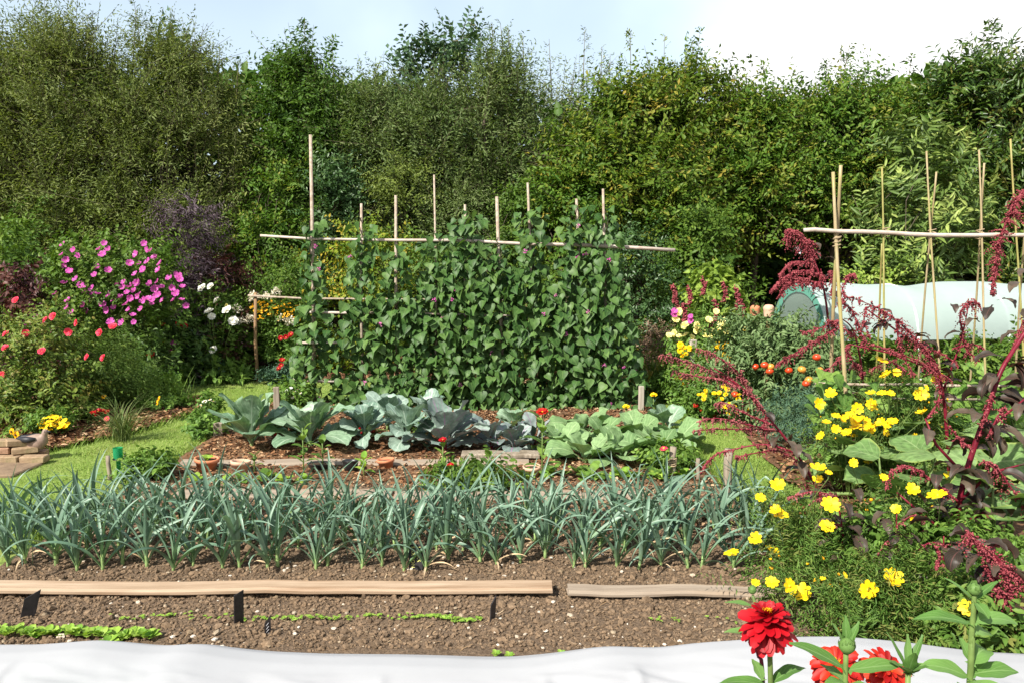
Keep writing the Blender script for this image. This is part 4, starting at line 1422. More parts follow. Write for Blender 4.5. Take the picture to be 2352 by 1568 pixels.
def fleece():
    prof = [(-700, 1480), (-200, 1476), (0, 1475), (150, 1463), (240, 1473), (300, 1479), (390, 1472), (480, 1487), (560, 1496), (700, 1503), (900, 1505), (1000, 1508), (1100, 1512), (1180, 1512), (1280, 1501), (1400, 1481), (1440, 1480), (1540, 1485), (1650, 1470), (1780, 1461), (1900, 1455), (2000, 1455), (2150, 1468), (2352, 1495), (2600, 1510), (3000, 1500)]
    Yr = 2.52
    pu = np.array([p[0] for p in prof], float)
    px = (pu - 1176) * Yr / PXF
    pz = np.array([at(u, v, Yr)[2] for u, v in prof]) - .047
    xs = np.arange(-2.3, 2.2, .012)
    zr = np.interp(xs, px, pz)
    k = np.ones(9) / 9
    zr = np.convolve(np.pad(zr, 4, mode='edge'), k, 'valid')
    # cross-section: (distance, share of the height)
    sec = [(2.86, .0), (2.83, .12), (2.76, .48), (2.68, .80), (2.60, .955), (2.52, 1.0), (2.44, 1.0), (2.34, .985), (2.22, .97), (2.08, .95), (1.95, .90), (1.84, .78), (1.75, .55), (1.69, .25), (1.66, .0)]
    sy = np.interp(np.linspace(0, 1, 90), np.linspace(0, 1, len(sec)), [s[0] for s in sec])
    sz = np.interp(np.linspace(0, 1, 90), np.linspace(0, 1, len(sec)), [s[1] for s in sec])
    X, Yy = np.meshgrid(xs, sy, indexing='ij')
    Z = zr[:, None] * sz[None]
    wr = .004 * (vnoise(X * 3 + Yy * 8, Yy * 14, 4, 25) - .5) + .005 * np.abs(vnoise(X * 6 + 3 * Yy, Yy * 3, 2.2, 26) - .5) + .016 * (vnoise(X, Yy, 5, 21) - .5) + .010 * (vnoise(X * 1.0 + Yy * 2.0, Yy, 13, 22) - .5) + .012 * (vnoise(X * 2.2, Yy * .6, 1.6, 23) - .5)
    wr *= np.clip((2.47 - Yy) / .1, 0, 1) * np.clip(Z / .1, 0, 1)
    # creases where hoops lift the cloth
    for hx in (-1.62, -.42, .11, .40, 1.05):
        wr += .012 * np.exp(-((X - hx) / .018) ** 2) * np.clip((2.47 - Yy) / .1, 0, 1) * np.clip(Z / .1, 0, 1)
    Z = np.maximum(Z + wr, 0.0) + .012
    nx, ny = X.shape
    idx = np.arange(nx * ny).reshape(nx, ny)
    F = np.stack([idx[:-1, :-1], idx[:-1, 1:], idx[1:, 1:], idx[1:, :-1]], -1).reshape(-1, 4)
    mb = MB()
    mb.add(np.stack([X, Yy, Z], -1).reshape(-1, 3), [F])
    o = mb.build('garden_fleece', M['fleece'])
    tag(o, 'white fleece tunnel stretched low across the front of the garden', 'fleece')
    return xs, zr


fx, fz = fleece()


# ------------------------------------------------------------------ leeks
def leek_meshes():
    out = []
    for k in range(12):
        rg = np.random.default_rng(500 + k)
        ms, ml = MB(), MB()
        hs = rg.uniform(.045, .08)
        r = rg.uniform(.0075, .011)
        tube(ms, [(0, 0, -.03), (0, 0, hs * .5), (.002, 0, hs), (.003, 0, hs + .04)], [r * 1.15, r, r * .95, r * .6], 8)
        n = rg.integers(7, 10)
        for i in range(n):
            q = i / (n - 1)
            az = (0 if i % 2 == 0 else math.pi) + rg.normal(0, .5)
            el = R(88 - 34 * (1 - q) ** 1.4 + rg.normal(0, 5))
            ln = rg.uniform(.30, .46) * (.78 + .42 * math.sin(math.pi * (.15 + .7 * q)))
            if rg.random() < .10:
                ln *= 1.25
            curl = R(rg.uniform(40, 150) * (1.1 - .75 * q))
            kink = (rg.uniform(.5, .75), R(rg.uniform(50, 110))) if rg.random() < .28 else None
            strap(ml, (.004 * math.cos(az), .004 * math.sin(az), hs * (.2 + .8 * q) * .9), az, el, ln, rg.uniform(.021, .036), curl, np.clip(rg.normal(.5, .28), 0, 1), n=13, fold=.95, kink=kink, twist=rg.normal(0, .8), taper=.70, base_w=.42)
        out.append((ms.mesh('leek shaft', M['leekshaft']), ml.mesh('leek leaves', M['leek'])))
    return out


def leeks():
    ms = leek_meshes()
    rg = np.random.default_rng(77)
    old = []
    for k in range(3):
        mb = MB()
        g2 = np.random.default_rng(540 + k)
        for j in range(2):
            strap(mb, (0, 0, .03), g2.uniform(0, 6.28), R(g2.uniform(15, 45)), g2.uniform(.14, .24), .014, R(g2.uniform(60, 120)), g2.random(), n=8, fold=.3, twist=g2.normal(0, 1), taper=.7)
        old.append(mb.mesh('withered leaves', M['straw']))
    rows = [
        (1302, 15, 1740, 33, 'blue green leek in the front row, bare soil before it', 'leeks in the front row', (.72, .92)),
        (1262, 0, 1750, 34, 'blue green leek in the second row, behind the front ones', 'leeks in the second row', (.74, .96)),
        (1226, 10, 1750, 31, 'blue green leek in the third row, mostly behind others', 'leeks in the third row', (.74, .98)),
        (1197, 30, 1730, 27, 'blue green leek in the back row, nearest the planks', 'leeks in the back row', (.68, .94))]
    near = {(0, 0): 'leftmost leek of the front row, its leaves cut by the view edge', (0, 18): 'front row leek just right of the lettered black label', (0, 17): 'small front row leek just left of the lettered black label',
            (0, 32): 'rightmost leek of the front row, below the yellow flowers', (0, 3): 'front row leek whose lowest leaf sprawls on the soil'}
    for j, (v, u0, u1, n, lab, grp, sc) in enumerate(rows):
        for i in range(n):
            u = u0 + (u1 - u0) * i / (n - 1) + rg.normal(0, 9)
            p = gnd(u, v + rg.normal(0, 5), .04)
            a, b = ms[rg.integers(len(ms))]
            L_ = near.get((j, i), lab)
            root = thing('leek', L_, 'leek', (p[0], p[1], hz(p[0], p[1]) - .004), None if (j, i) in near else grp, rg.choice([0, math.pi]) + rg.normal(0, .45))
            s = rg.uniform(*sc)
            root.scale = (s, s, s * rg.uniform(.95, 1.08))
            root.rotation_euler.x = rg.normal(0, .05)
            root.rotation_euler.y = rg.normal(0, .07)
            link('shaft', a, root)
            link('leaves', b, root)
            if j < 2 and rg.random() < .35:
                link('withered_leaves', old[rg.integers(3)], root)


leeks()
# the long leaf sprawling over the soil towards the board is one more leek's own leaf
def sprawl():
    p = gnd(130, 1300, .04)
    root = thing('leek', 'leek at the left with one long leaf lying on the soil by the board', 'leek', (p[0], p[1], hz(p[0], p[1])))
    rg = np.random.default_rng(5)
    ms, ml = MB(), MB()
    tube(ms, [(0, 0, -.03), (0, 0, .05), (0, 0, .09)], [.011, .010, .006], 8)
    ms.build('shaft', M['leekshaft'], root)
    for az, el, ln, cu in ((-1.9, 55, .36, 120), (.4, 75, .38, 60), (3.0, 70, .4, 70), (1.2, 80, .36, 40), (-.5, 60, .34, 100)):
        strap(ml, (0, 0, .05), az, R(el), ln, .03, R(cu), rg.random(), n=11, fold=.7, taper=.72)
    ml.build('leaves', M['leek'], root)


sprawl()


# ------------------------------------------------------------------ seedlings
def seedlings():
    rg = np.random.default_rng(8)
    mb = MB()
    P = []
    for (u0, u1, n, v0, v1, j) in ((250, 560, 34, 1416, 1414, 3), (560, 720, 46, 1419, 1421, 2.5), (720, 1005, 60, 1417, 1416, 2.5), (980, 1110, 90, 1418, 1417, 2.5), (1480, 1720, 14, 1422, 1424, 4)):
        for i in range(n):
            t = rg.random()
            P.append(gnd(u0 + (u1 - u0) * t, v0 + (v1 - v0) * t + rg.normal(0, j), .05))
    P = np.array(P)
    P[:, 2] = height_bed(P[:, 0], P[:, 1]) + .012
    for _ in range(3):
        th = rg.uniform(0, 6.28, len(P))
        D = np.stack([np.cos(th), np.sin(th), np.full(len(P), .35)], 1)
        scat(mb, OVATE, P, D, np.tile((0, 0, 1.0), (len(P), 1)), rg.uniform(.009, .016, len(P)), .85, rg.random(len(P)))
    stuff(mb.build('seedlings', M['lettuce']), 'thin line of tiny bright green seedlings across the sown soil', 'seedlings')
    # larger seedlings
    mesh = []
    for k in range(4):
        mb = MB()
        for i in range(6):
            az = i * 1.05 + rg.normal(0, .25)
            broadleaf(mb, (0, 0, .004), az, R(rg.uniform(25, 60)), rg.uniform(.035, .055), .03, R(50), rg.random(), cup=.2, ruffle=.03, stalk=.3, nt=6, ns=4, shape='round', rg=rg, stalk_w=.004)
        mesh.append(mb.mesh('salad seedling', M['lettuce']))
    for i in range(30):
        u = -5 + 355 * i / 29 + rg.normal(0, 4)
        v = 1452 + .03 * u + rg.normal(0, 5)
        p = gnd(u, v, .05)
        o = link('salad_seedling', mesh[i % 4], None, (p[0], p[1], hz(p[0], p[1])))
        o.rotation_euler.z = rg.uniform(0, 6)
        tag(o, 'round leaved green salad seedling in the row beside the fleece', 'seedling', 'salad seedlings along the fleece')
    for u, v in ((1140, 1500), (1170, 1505), (1290, 1497)):
        p = gnd(u, v, .05)
        o = link('salad_seedling', mesh[1], None, (p[0], p[1], hz(p[0], p[1])))
        o.scale = (.6, .6, .6)
        tag(o, 'tiny pale seedling by itself in front of the fleece, right of the thin label', 'seedling', 'scattered seedlings right of the thin label')


seedlings()


# ------------------------------------------------------------------ brassicas
def brassica(name, label, cat, u, vb, H, n, leaf, seed, lens, wid, el, curl, stalkh=.08, ruffle=.05, cup=.22, shape='cab', group=None, sr=.016, stem='leekshaft', zoff=0.0, v0=None, stalk=.24):
    rg = np.random.default_rng(seed)
    p = gnd(u, vb, .03)
    z = hz(p[0], p[1])
    root = thing(name, label, cat, (p[0], p[1], z - .01), group)
    root.scale = (.82, .82, .80) if leaf != 'turnip' else (.82, .82, .72)
    mb = MB()
    tube(mb, [(0, 0, -.03), (.004, 0, stalkh * .5), (0, .004, stalkh + .05)], [sr * 1.1, sr, sr * .6], 8)
    mb.build('stalk', M[stem], root)
    for i in range(n):
        q = i / (n - 1)
        az = i * 2.4 + rg.normal(0, .2)
        mb = MB()
        e = R(el[0] + (el[1] - el[0]) * q + rg.normal(0, 5))
        broadleaf(mb, (sr * .6 * math.cos(az), sr * .6 * math.sin(az), stalkh * (.35 + .65 * q)), az, e, rg.uniform(*lens) * (.8 + .35 * math.sin(math.pi * (.15 + .7 * q))), rg.uniform(*wid), R(rg.uniform(*curl)) * (1.15 - .6 * q), np.clip(rg.normal(.5, .25), 0, 1), cup=cup * rg.uniform(.5, 1.4), ruffle=ruffle, freq=rg.uniform(2, 3.4), stalk=stalk, nt=12, ns=10, shape=shape, rg=rg, roll=rg.normal(0, .25), stalk_w=.012)
        mb.build('leaf', M[leaf], root)
    return root


GC = 'brassicas in the cabbage bed'
brassica('cauliflower_plant', 'large upright cauliflower plant beside the left wooden posts', 'cauliflower', 578, 1028, .5, 17, 'cauli', 601, (.38, .54), (.17, .24), (40, 86), (30, 95), .10, .075, .2, group=GC)
brassica('cauliflower_plant', 'cauliflower plant with outspread leaves, second from the left', 'cauliflower', 712, 1030, .5, 17, 'cauli', 602, (.36, .52), (.17, .24), (28, 84), (35, 100), .09, .075, .2, group=GC)
brassica('broccoli_plant', 'grey green broccoli plant right of the two cauliflowers', 'broccoli', 838, 1020, .4, 15, 'broc', 603, (.26, .36), (.15, .20), (25, 80), (40, 110), .16, .07, .2, group=GC)
brassica('broccoli_plant', 'grey green broccoli plant left of the red cabbage', 'broccoli', 935, 1030, .4, 16, 'broc', 604, (.27, .37), (.15, .20), (22, 80), (40, 110), .17, .07, .2, group=GC)
brassica('broccoli_plant', 'smaller broccoli plant behind, against the beans', 'broccoli', 890, 990, .4, 13, 'broc', 605, (.26, .36), (.15, .20), (30, 80), (40, 100), .16, .07, .2, group=GC)
brassica('broccoli_plant', 'broccoli plant behind the red cabbage, against the beans', 'broccoli', 985, 985, .4, 13, 'broc', 615, (.26, .36), (.16, .20), (30, 80), (40, 100), .16, .07, .2, group=GC)
brassica('red_cabbage', 'red cabbage with broad grey purple outer leaves', 'red cabbage', 1022, 1035, .5, 15, 'redcab', 606, (.34, .48), (.20, .27), (18, 80), (35, 95), .10, .07, .2, stem='stempurple', group=GC)
brassica('kohlrabi_plant', 'purple stemmed kohlrabi beside the red cabbage', 'kohlrabi', 1128, 1032, .35, 11, 'kohl', 607, (.25, .34), (.13, .18), (25, 75), (40, 95), .10, .06, .15, stem='stempurple', group=GC)
brassica('kohlrabi_plant', 'purple stemmed kohlrabi in the middle of its row of three', 'kohlrabi', 1182, 1040, .35, 11, 'kohl', 608, (.24, .32), (.13, .17), (20, 75), (45, 100), .09, .06, .15, stem='stempurple', group=GC)
brassica('kohlrabi_plant', 'purple stemmed kohlrabi next to the pale turnip leaves', 'kohlrabi', 1228, 1026, .35, 10, 'kohl', 609, (.24, .32), (.13, .17), (25, 75), (45, 100), .09, .06, .15, stem='stempurple', group=GC)
brassica('cabbage_plant', 'young pale cabbage behind the kohlrabi, near the beans', 'cabbage', 1180, 985, .3, 9, 'cauli', 610, (.18, .25), (.16, .2), (25, 75), (30, 80), .05, .05, .3, group=GC)
for i, (u, v, lab) in enumerate(((1290, 1040, 'pale green turnip plant nearest the kohlrabi'), (1345, 1062, 'pale green turnip plant at the front of its patch, left side'), (1385, 1020, 'pale green turnip plant with one large round leaf held upright'),
                                 (1430, 1060, 'pale green turnip plant in the front middle of its patch'), (1465, 1015, 'pale green turnip plant at the back middle, near the yellow marigolds'), (1510, 1055, 'pale green turnip plant at the front right of its patch'),
                                 (1550, 1030, 'pale green turnip plant drooping over the lawn edge'), (1345, 1005, 'pale green turnip plant at the back left, near the beans'), (1530, 1000, 'blue green turnip plant at the back right corner by the lawn'))):
    brassica('turnip_plant', lab, 'turnip', u, v, .35, 10, 'turnip' if i != 8 else 'cauli', 620 + i, (.28, .40), (.20, .28), (18, 75), (45, 110), .03, .06, .12, shape='cab', group='turnips in the cabbage bed', sr=.012, stalk=.34)
for i, (u, vb, lab) in enumerate(((60, 1530, 'cabbage blurred beneath the fleece at the left edge'), (200, 1545, 'cabbage blurred beneath the fleece, right of the first'))):
    p = at(u, vb, 2.22)
    rg = np.random.default_rng(660 + i)
    root = thing('covered_cabbage', lab, 'cabbage', (p[0], 2.22, .01), 'cabbages under the fleece')
    mb = MB()
    tube(mb, [(0, 0, -.02), (0, 0, .17)], [.014, .01], 7)
    mb.build('stalk', M['leekshaft'], root)
    for k in range(10):
        mb = MB()
        broadleaf(mb, (0, 0, .115 + .003 * k), k * 2.4, R(18 + 2.0 * k), .25, .2, R(50), rg.random(), cup=.2, ruffle=.05, nt=10, ns=8, rg=rg, stalk_w=.012)
        mb.build('leaf', M['cauli'], root)


# ------------------------------------------------------------------ pots, posts and small plants of the middle bed
def pot(label, u, vb, rt, h, mat, rim=True, seed=0, fill='compost', plant=False):
    p = gnd(u, vb, .04)
    root = thing('flower_pot', label, 'flowerpot', (p[0], p[1], hz(p[0], p[1]) - .012), 'pots along the plank')
    rb = rt * .72
    mb = MB()
    prof = [(.001, 0), (rb, 0), (rt * .93, h * .74)]
    prof += [(rt * 1.05, h * .75), (rt * 1.07, h), (rt * .93, h), (rt * .88, h * .78)] if rim else [(rt, h * .96), (rt * 1.04, h), (rt * .95, h), (rt * .9, h * .8)]
    lathe(mb, prof, n=24)
    mb.build('pot_body', M[mat], root)
    mb = MB()
    lathe(mb, [(rt * .9, h * .80), (rt * .5, h * .83), (.001, h * .82)], n=16)
    mb.build('compost', M[fill], root)
    if plant:
        rg = np.random.default_rng(seed)
        mb = MB()
        for i in range(7):
            broadleaf(mb, (0, 0, h * .8), i * .9, R(50), .06, .035, R(70), rg.random(), nt=5, ns=4, rg=rg, stalk_w=.003)
        mb.build('seedling', M['lettuce'], root)
    root.rotation_euler = (R(4), R(3 * math.sin(seed)), seed)
    return root


pot('orange terracotta pot with a seedling at the left end of the plank', 474, 1080, .082, .10, 'terracotta', seed=1, plant=True)
pot('pale clay pot second along the plank', 552, 1086, .066, .10, 'palepot', seed=2)
pot('low black plastic pot behind the tall leafy bud plant', 733, 1078, .085, .05, 'blackpot', False, seed=3)
pot('small black plastic pot in the middle of the plank', 806, 1080, .058, .085, 'blackpot', False, seed=4)
pot('terracotta pot with a black rim at the right of the row', 888, 1074, .06, .085, 'terracotta', seed=5)
pot('pale clay pot lying among the seedlings before the kohlrabi', 1222, 1092, .06, .09, 'palepot', seed=6)


def post(label, u, vt, vb, mat, wid=.045, name='wooden_post', cat='post', round_=False, lean=(0, 0), Y=None, group='wooden posts round the beds', cap=None, twine=None, slant=.0):
    p = gnd(u, vb, 0.0) if Y is None else at(u, vb, Y)
    p[2] = hz(p[0], p[1])
    H = at(u, vt, p[1])[2] - p[2]
    root = thing(name, label, cat, (p[0], p[1], p[2]), group)
    root.rotation_euler = (R(lean[0]), R(lean[1]), R(12 if not round_ else 0))
    mb = MB()
    if round_:
        tube(mb, [(0, 0, -.1), (.004, .002, H * .3), (-.003, .002, H * .7), (0, 0, H)], [wid / 2] * 4, 10)
    else:
        box(mb, (0, 0, H / 2 - .05), (wid, wid * .75, H + .1), bev=.004)
        if slant:
            v = mb.V[-1]
            top = v[:, 2] > H - .02
            v[top, 2] += v[top, 0] * slant
    mb.build('shaft', M[mat], root, smooth=round_)
    if twine:
        mb = MB()
        a = np.linspace(0, 6.28 * 5, 60)
        r = wid / 2 + .004
        tube(mb, np.stack([r * np.cos(a), r * np.sin(a), twine + .012 * a / 6.28 + .003 * np.sin(a * 2.3)], 1), .004, 5)
        mb.build('twine', M['twine'], root)
    if cap:
        mb = MB()
        lathe(mb, [(.040, H - .02), (.048, H + .045), (.050, H + .055), (.044, H + .07), (.03, H + .085), (.001, H + .088)], n=16)
        mb.build('pot_cap', M[cap], root)
    return root


post('short grey post at the left front corner of the cabbage bed', 503, 970, 1012, 'stake', .075)
post('taller grey post behind the cauliflower at the lawn edge', 637, 888, 975, 'stake', .055)
post('pale square post at the right end of the bean row', 1472, 886, 952, 'palestake', .05)
post('round grey post wound with twine at the right of the middle bed', 1542, 1025, 1112, 'stake', .045, round_=True, lean=(0, 2), twine=.10)
post('round pale post at the right end of the leeks', 1668, 1030, 1150, 'stake', .055, round_=True, lean=(0, 1.5))
post('thin stake just left of the round pale post', 1602, 1052, 1115, 'stake', .028, round_=True)
post('white topped stake behind the dusty pink amaranth tassels', 1584, 780, 905, 'palestake', .07, Y=8.4, slant=.0, lean=(0, 2))
post('grey stake half hidden by the dusty pink amaranth tassels', 1633, 820, 915, 'stake', .06, Y=8.2)
post('brown tomato stake capped with an upturned clay pot, left one', 1727, 722, 930, 'brownstake', .036, Y=7.6, cap='terracotta', name='tomato_stake', cat='stake', group='stakes with pots on top')
post('brown tomato stake capped with an upturned clay pot, right one', 1757, 722, 950, 'brownstake', .036, Y=7.2, cap='palepot', name='tomato_stake', cat='stake', group='stakes with pots on top')


def rail():
    p = at(587, 870, 9.85)
    z = hz(p[0], 9.85)
    root = thing('rail_support', 'brown post carrying a thin horizontal cane by the yellow heleniums', 'support', (p[0], 9.85, z))
    a = np.array((p[0], 9.85, z))
    mb = MB()
    top = at(587, 672, 9.85) - a
    tube(mb, [(0.03, 0, -.1), (0.015, 0, .5), top], [.022, .021, .019], 10)
    mb.build('post', M['brownstake'], root)
    mb = MB()
    pts = [at(570, 679, 9.82) - a, at(700, 686, 9.82) - a, at(960, 688, 9.9) - a, at(1215, 690, 9.9) - a]
    tube(mb, pts, [.014, .013, .012, .010], 8)
    mb.build('rail', M['stick'], root)
    q = at(1215, 690, 9.9) - a
    mb = MB()
    tube(mb, [(q[0] - .03, q[1], -.1), (q[0] - .03, q[1] + .02, q[2] + .03)], .016, 8)
    mb.build('post', M['brownstake'], root)


rail()


def bud_plant(label, u, vb, H, leaf, seed, n=8, ll=.09, lw=.045, flower=None, fs=.04, name='zinnia_plant', cat='zinnia', group='zinnias in the middle bed', bend=0.0):
    """upright stem with paired leaves and a bud or flower on top"""
    rg = np.random.default_rng(seed)
    p = gnd(u, vb, .03)
    root = thing(name, label, cat, (p[0], p[1], hz(p[0], p[1])), group)
    mb = MB()
    tube(mb, [(0, 0, -.03), (bend * .3, 0, H * .5), (bend, 0, H)], [.006, .005, .004], 6)
    mb.build('stem', M['stemgreen'], root)
    mb = MB()
    for i in range(n):
        q = (i // 2 + 1) / (n // 2 + .5)
        az = (i % 2) * math.pi + (i // 2) * 1.57 + rg.normal(0, .2)
        broadleaf(mb, (bend * q, 0, H * (.12 + .86 * q)), az, R(20 + 40 * q + rg.normal(0, 8)), ll * rg.uniform(.8, 1.2) * (1.1 - .25 * q), lw, R(50), rg.random(), cup=.25, ruffle=.02, stalk=.06, nt=8, ns=4, shape='lance', rg=rg, stalk_w=.006)
    mb.build('foliage', M[leaf], root)
    if flower is not None:
        put('flower', FL[flower], root, (bend, 0, H + .01), (-.15, -.35, 1), fs)
    return root


bud_plant('bushy zinnia in bud standing before the second cauliflower', 698, 1096, .34, 'weed', 701, 10, .10, .05)
bud_plant('smaller zinnia in bud right of the bushy one', 742, 1080, .20, 'weed', 702, 8, .09, .05)
bud_plant('tall zinnia with an orange red flower before the turnips', 1245, 1122, .50, 'weed', 703, 10, .13, .055, 'coral', .042)
bud_plant('zinnia with a small red flower left of the kohlrabi', 1018, 1120, .32, 'weed', 704, 8, .08, .04, 'redsimple', .03)
bud_plant('leafy zinnia without a flower before the kohlrabi', 1122, 1126, .26, 'weed', 705, 8, .08, .045)
bud_plant('short zinnia with a dark red flower among the seedlings', 1035, 1130, .17, 'weed', 706, 8, .07, .04, 'redsimple', .026)
bud_plant('young zinnia right of the small black pot', 836, 1096, .14, 'lettuce', 707, 8, .08, .045)
bud_plant('zinnia with a pink daisy flower below the turnip leaves', 1523, 1106, .22, 'weed', 708, 10, .08, .04, 'pinkdaisy', .03)
bud_plant('yellow marigold with two stacked heads behind the turnips', 1437, 978, .16, 'carrot', 709, 8, .06, .03, 'tagetes', .034, name='marigold', cat='marigold', group='marigolds by the turnips')
bud_plant('yellow marigold nearest the right hand lawn', 1500, 962, .20, 'carrot', 710, 8, .07, .035, 'tagetes', .036, name='marigold', cat='marigold', group='marigolds by the turnips')
bud_plant('small zinnia right of the second terracotta pot', 585, 1090, .13, 'weed', 711, 6, .06, .03)


def small_plants():
    rg = np.random.default_rng(31)
    mesh = []
    for k in range(4):
        mb = MB()
        for i in range(9):
            broadleaf(mb, (0, 0, .005), i * 2.4, R(rg.uniform(20, 70)), rg.uniform(.07, .12), .055, R(60), rg.random(), cup=.15, ruffle=.06, nt=7, ns=5, stalk=.2, rg=rg, stalk_w=.005)
        mesh.append(mb.mesh('lettuce', M['lettuce'] if k < 2 else M['weed']))
    k = 0
    for (u0, u1, v, n, s, lab) in ((440, 720, 1108, 6, .8, 'low green lettuce in the row behind the left leeks'), (1180, 1330, 1098, 6, .9, 'low green lettuce at the foot of the orange red zinnia'), (1330, 1590, 1100, 9, 1.1, 'low green lettuce in the row before the turnips'), (950, 1190, 1122, 8, .8, 'low green lettuce in the row before the kohlrabi')):
        for i in range(n):
            p = gnd(u0 + (u1 - u0) * (i + .5) / n + rg.normal(0, 8), v + rg.normal(0, 4), .03)
            o = link('lettuce_plant', mesh[(k * 7 + i) % 4], None, (p[0], p[1], hz(p[0], p[1]) - .004))
            q = s * rg.uniform(.7, 1.2)
            o.scale = (q, q, q)
            o.rotation_euler.z = rg.uniform(0, 6)
            tag(o, lab, 'lettuce', 'lettuces, patch %s' % ('left', 'zinnia', 'turnip', 'kohlrabi')[k])
        k += 1
    # tall weeds at the left corner posts
    kw = dict(ncl=26, nsh=6, nlf=7, L=(.08, .18), ll=.06, lw=.6, tpl=OVATE, stem='stemgreen', rs=.005)
    bush('herb_clump', 'bright green leafy herb growing round the short corner post', 'herb', 474, 982, 6.75, 30, 'weed', 711, None, **kw)
    r = bush('feverfew_plant', 'airy feverfew with white daisies behind the tall grey post', 'feverfew', 672, 893, 7.9, 38, 'weed', 712, None, **kw)
    blooms(r, FL['daisywhite'], [at(u, v, 7.75) for u, v in ((650, 905), (658, 897), (668, 890), (676, 899), (684, 893), (662, 909), (690, 902), (672, 912), (655, 915), (680, 908))], .018, 3, face=(0, -.4, 1), stem=M['stemgreen'])
    r = bush('feverfew_plant', 'sparse daisy plant on the mulch left of the cauliflower', 'feverfew', 478, 915, 7.3, 28, 'weed', 713, None, **dict(kw, ncl=9))
    blooms(r, FL['daisywhite'], [at(u, v, 7.2) for u, v in ((482, 917), (470, 921), (490, 921), (463, 930))], .022, 4, face=(0, -.3, 1), stem=M['stemgreen'])
    r = bush('leafy_clump', 'low bright green leafy clump behind the left leeks', 'herb', 335, 1083, 5.35, 44, 'weed', 714, None, **dict(kw, ncl=30))
    r = bush('leafy_clump', 'low green leaves under the twine wound post', 'herb', 1535, 1065, 5.7, 50, 'weed', 715, None, **dict(kw, ncl=30))
    bush('leafy_clump', 'trailing dark green leaves behind the middle leeks', 'herb', 1085, 1105, 5.25, 80, 'shrubgreen', 716, None, **dict(kw, ncl=26))
    # low red flowers between the cabbages
    for i, (u, v, lab) in enumerate(((705, 978, 'low red flowered plant between the two cauliflowers'), (838, 985, 'low red flowered plant under the first broccoli'), (640, 990, 'low red flowered plant right of the upright cauliflower'), (1000, 1015, 'low red flowered plant at the foot of the red cabbage'))):
        r = bush('red_bedding_plant', lab, 'bedding plant', u, v, 6.75, 26, 'shrubgreen', 720 + i, None, **dict(kw, ncl=10, ll=.04))
        blooms(r, FL['redsimple'], [at(u + rg.normal(0, 14), v + rg.normal(2, 6), 6.6) for _ in range(4)], .024, 30 + i, face=(0, -.6, 1))


small_plants()


def rain_gauge():
    p = gnd(274, 1095, 0)
    root = thing('rain_gauge', 'green plastic rain gauge on a dark holder beside the left lawn', 'rain gauge', (p[0], p[1], 0))
    Y = p[1]
    zt, zb = at(274, 1027, Y)[2], at(274, 1054, Y)[2]
    mb = MB()
    r = .034
    lathe(mb, [(r, zt), (r * .97, zt - .01), (r * .95, zb + .012), (r * .9, zb), (.016, zb - .012), (.014, zb - .14), (.001, zb - .142), (.012, zb - .13), (.014, zb - .006), (r * .86, zb + .004), (r * .9, zt - .012), (r * .96, zt)], n=28)
    mb.build('funnel', M['greenplastic'], root)
    mb = MB()
    a = np.linspace(0, 6.28, 25)
    tube(mb, np.stack([(r + .001) * np.cos(a), (r + .001) * np.sin(a), np.full(25, zb + .003)], 1), .004, 6)
    tube(mb, [(r + .004, 0, zb + .003), (r + .016, 0, zb + .006)], .005, 6)
    box(mb, (r + .016, 0, (zb + .05) / 2 - .02), (.014, .010, zb + .09), bev=.002)
    mb.build('holder', M['blackpot'], root)


rain_gauge()
post('short round stake left of the green rain gauge', 251, 1046, 1100, 'stake', .03, round_=True)


# ------------------------------------------------------------------ bean frame and climbing beans
YB = 8.15


def bean_frame():
    base = at(1080, 940, YB)
    base[2] = 0.03
    root = thing('bean_frame', 'hazel pole frame with a long crossbar carrying the dark green climbing beans', 'bean frame', base)

    def pole(name, pts, rad, mat, n=8):
        mb = MB()
        tube(mb, [np.asarray(q) - base for q in pts], rad, n)
        mb.build(name, M[mat], root)
    canes = [(713, 310, 722, 930, .021), (830, 468, 836, 935, .017), (909, 449, 914, 938, .018), (997, 402, 1000, 940, .012), (1068, 470, 1072, 940, .016), (1141, 452, 1160, 940, .021), (1212, 420, 1235, 940, .015), (1324, 457, 1335, 938, .018), (1385, 434, 1402, 935, .016)]
    for i, (ut, vt, ub, vb, r) in enumerate(canes):
        q = .05 * (-1) ** i
        top, bot = at(ut, vt, YB - q), at(ub, vb, YB + q)
        bot[2] = -.05
        mid = (top + bot) / 2 + np.array((rng.normal(0, .012), 0, 0))
        pole('cane', [bot, mid, top], [r, r * .92, r * .75], 'stick')
    bar = [(598, 543), (720, 549), (910, 552), (1060, 554), (1210, 559), (1330, 562), (1450, 568), (1550, 575)]
    pole('crossbar', [at(u, v + rng.normal(0, 1), YB - .06) for u, v in bar], [.012, .013, .015, .016, .017, .018, .018, .018], 'polebark')
    for (u0, v0, u1, v1, dy, r) in ((686, 717, 900, 719, -.09, .014), (940, 719, 1222, 726, -.07, .011), (682, 787, 815, 786, -.1, .011), (672, 871, 790, 876, -.12, .014), (1040, 690, 1100, 690, -.05, .009)):
        pole('tie_stick', [at(u0, v0, YB + dy), at((u0 + u1) / 2, (v0 + v1) / 2 + 1, YB + dy), at(u1, v1, YB + dy)], [r, r, r * .8], 'polebark')


bean_frame()


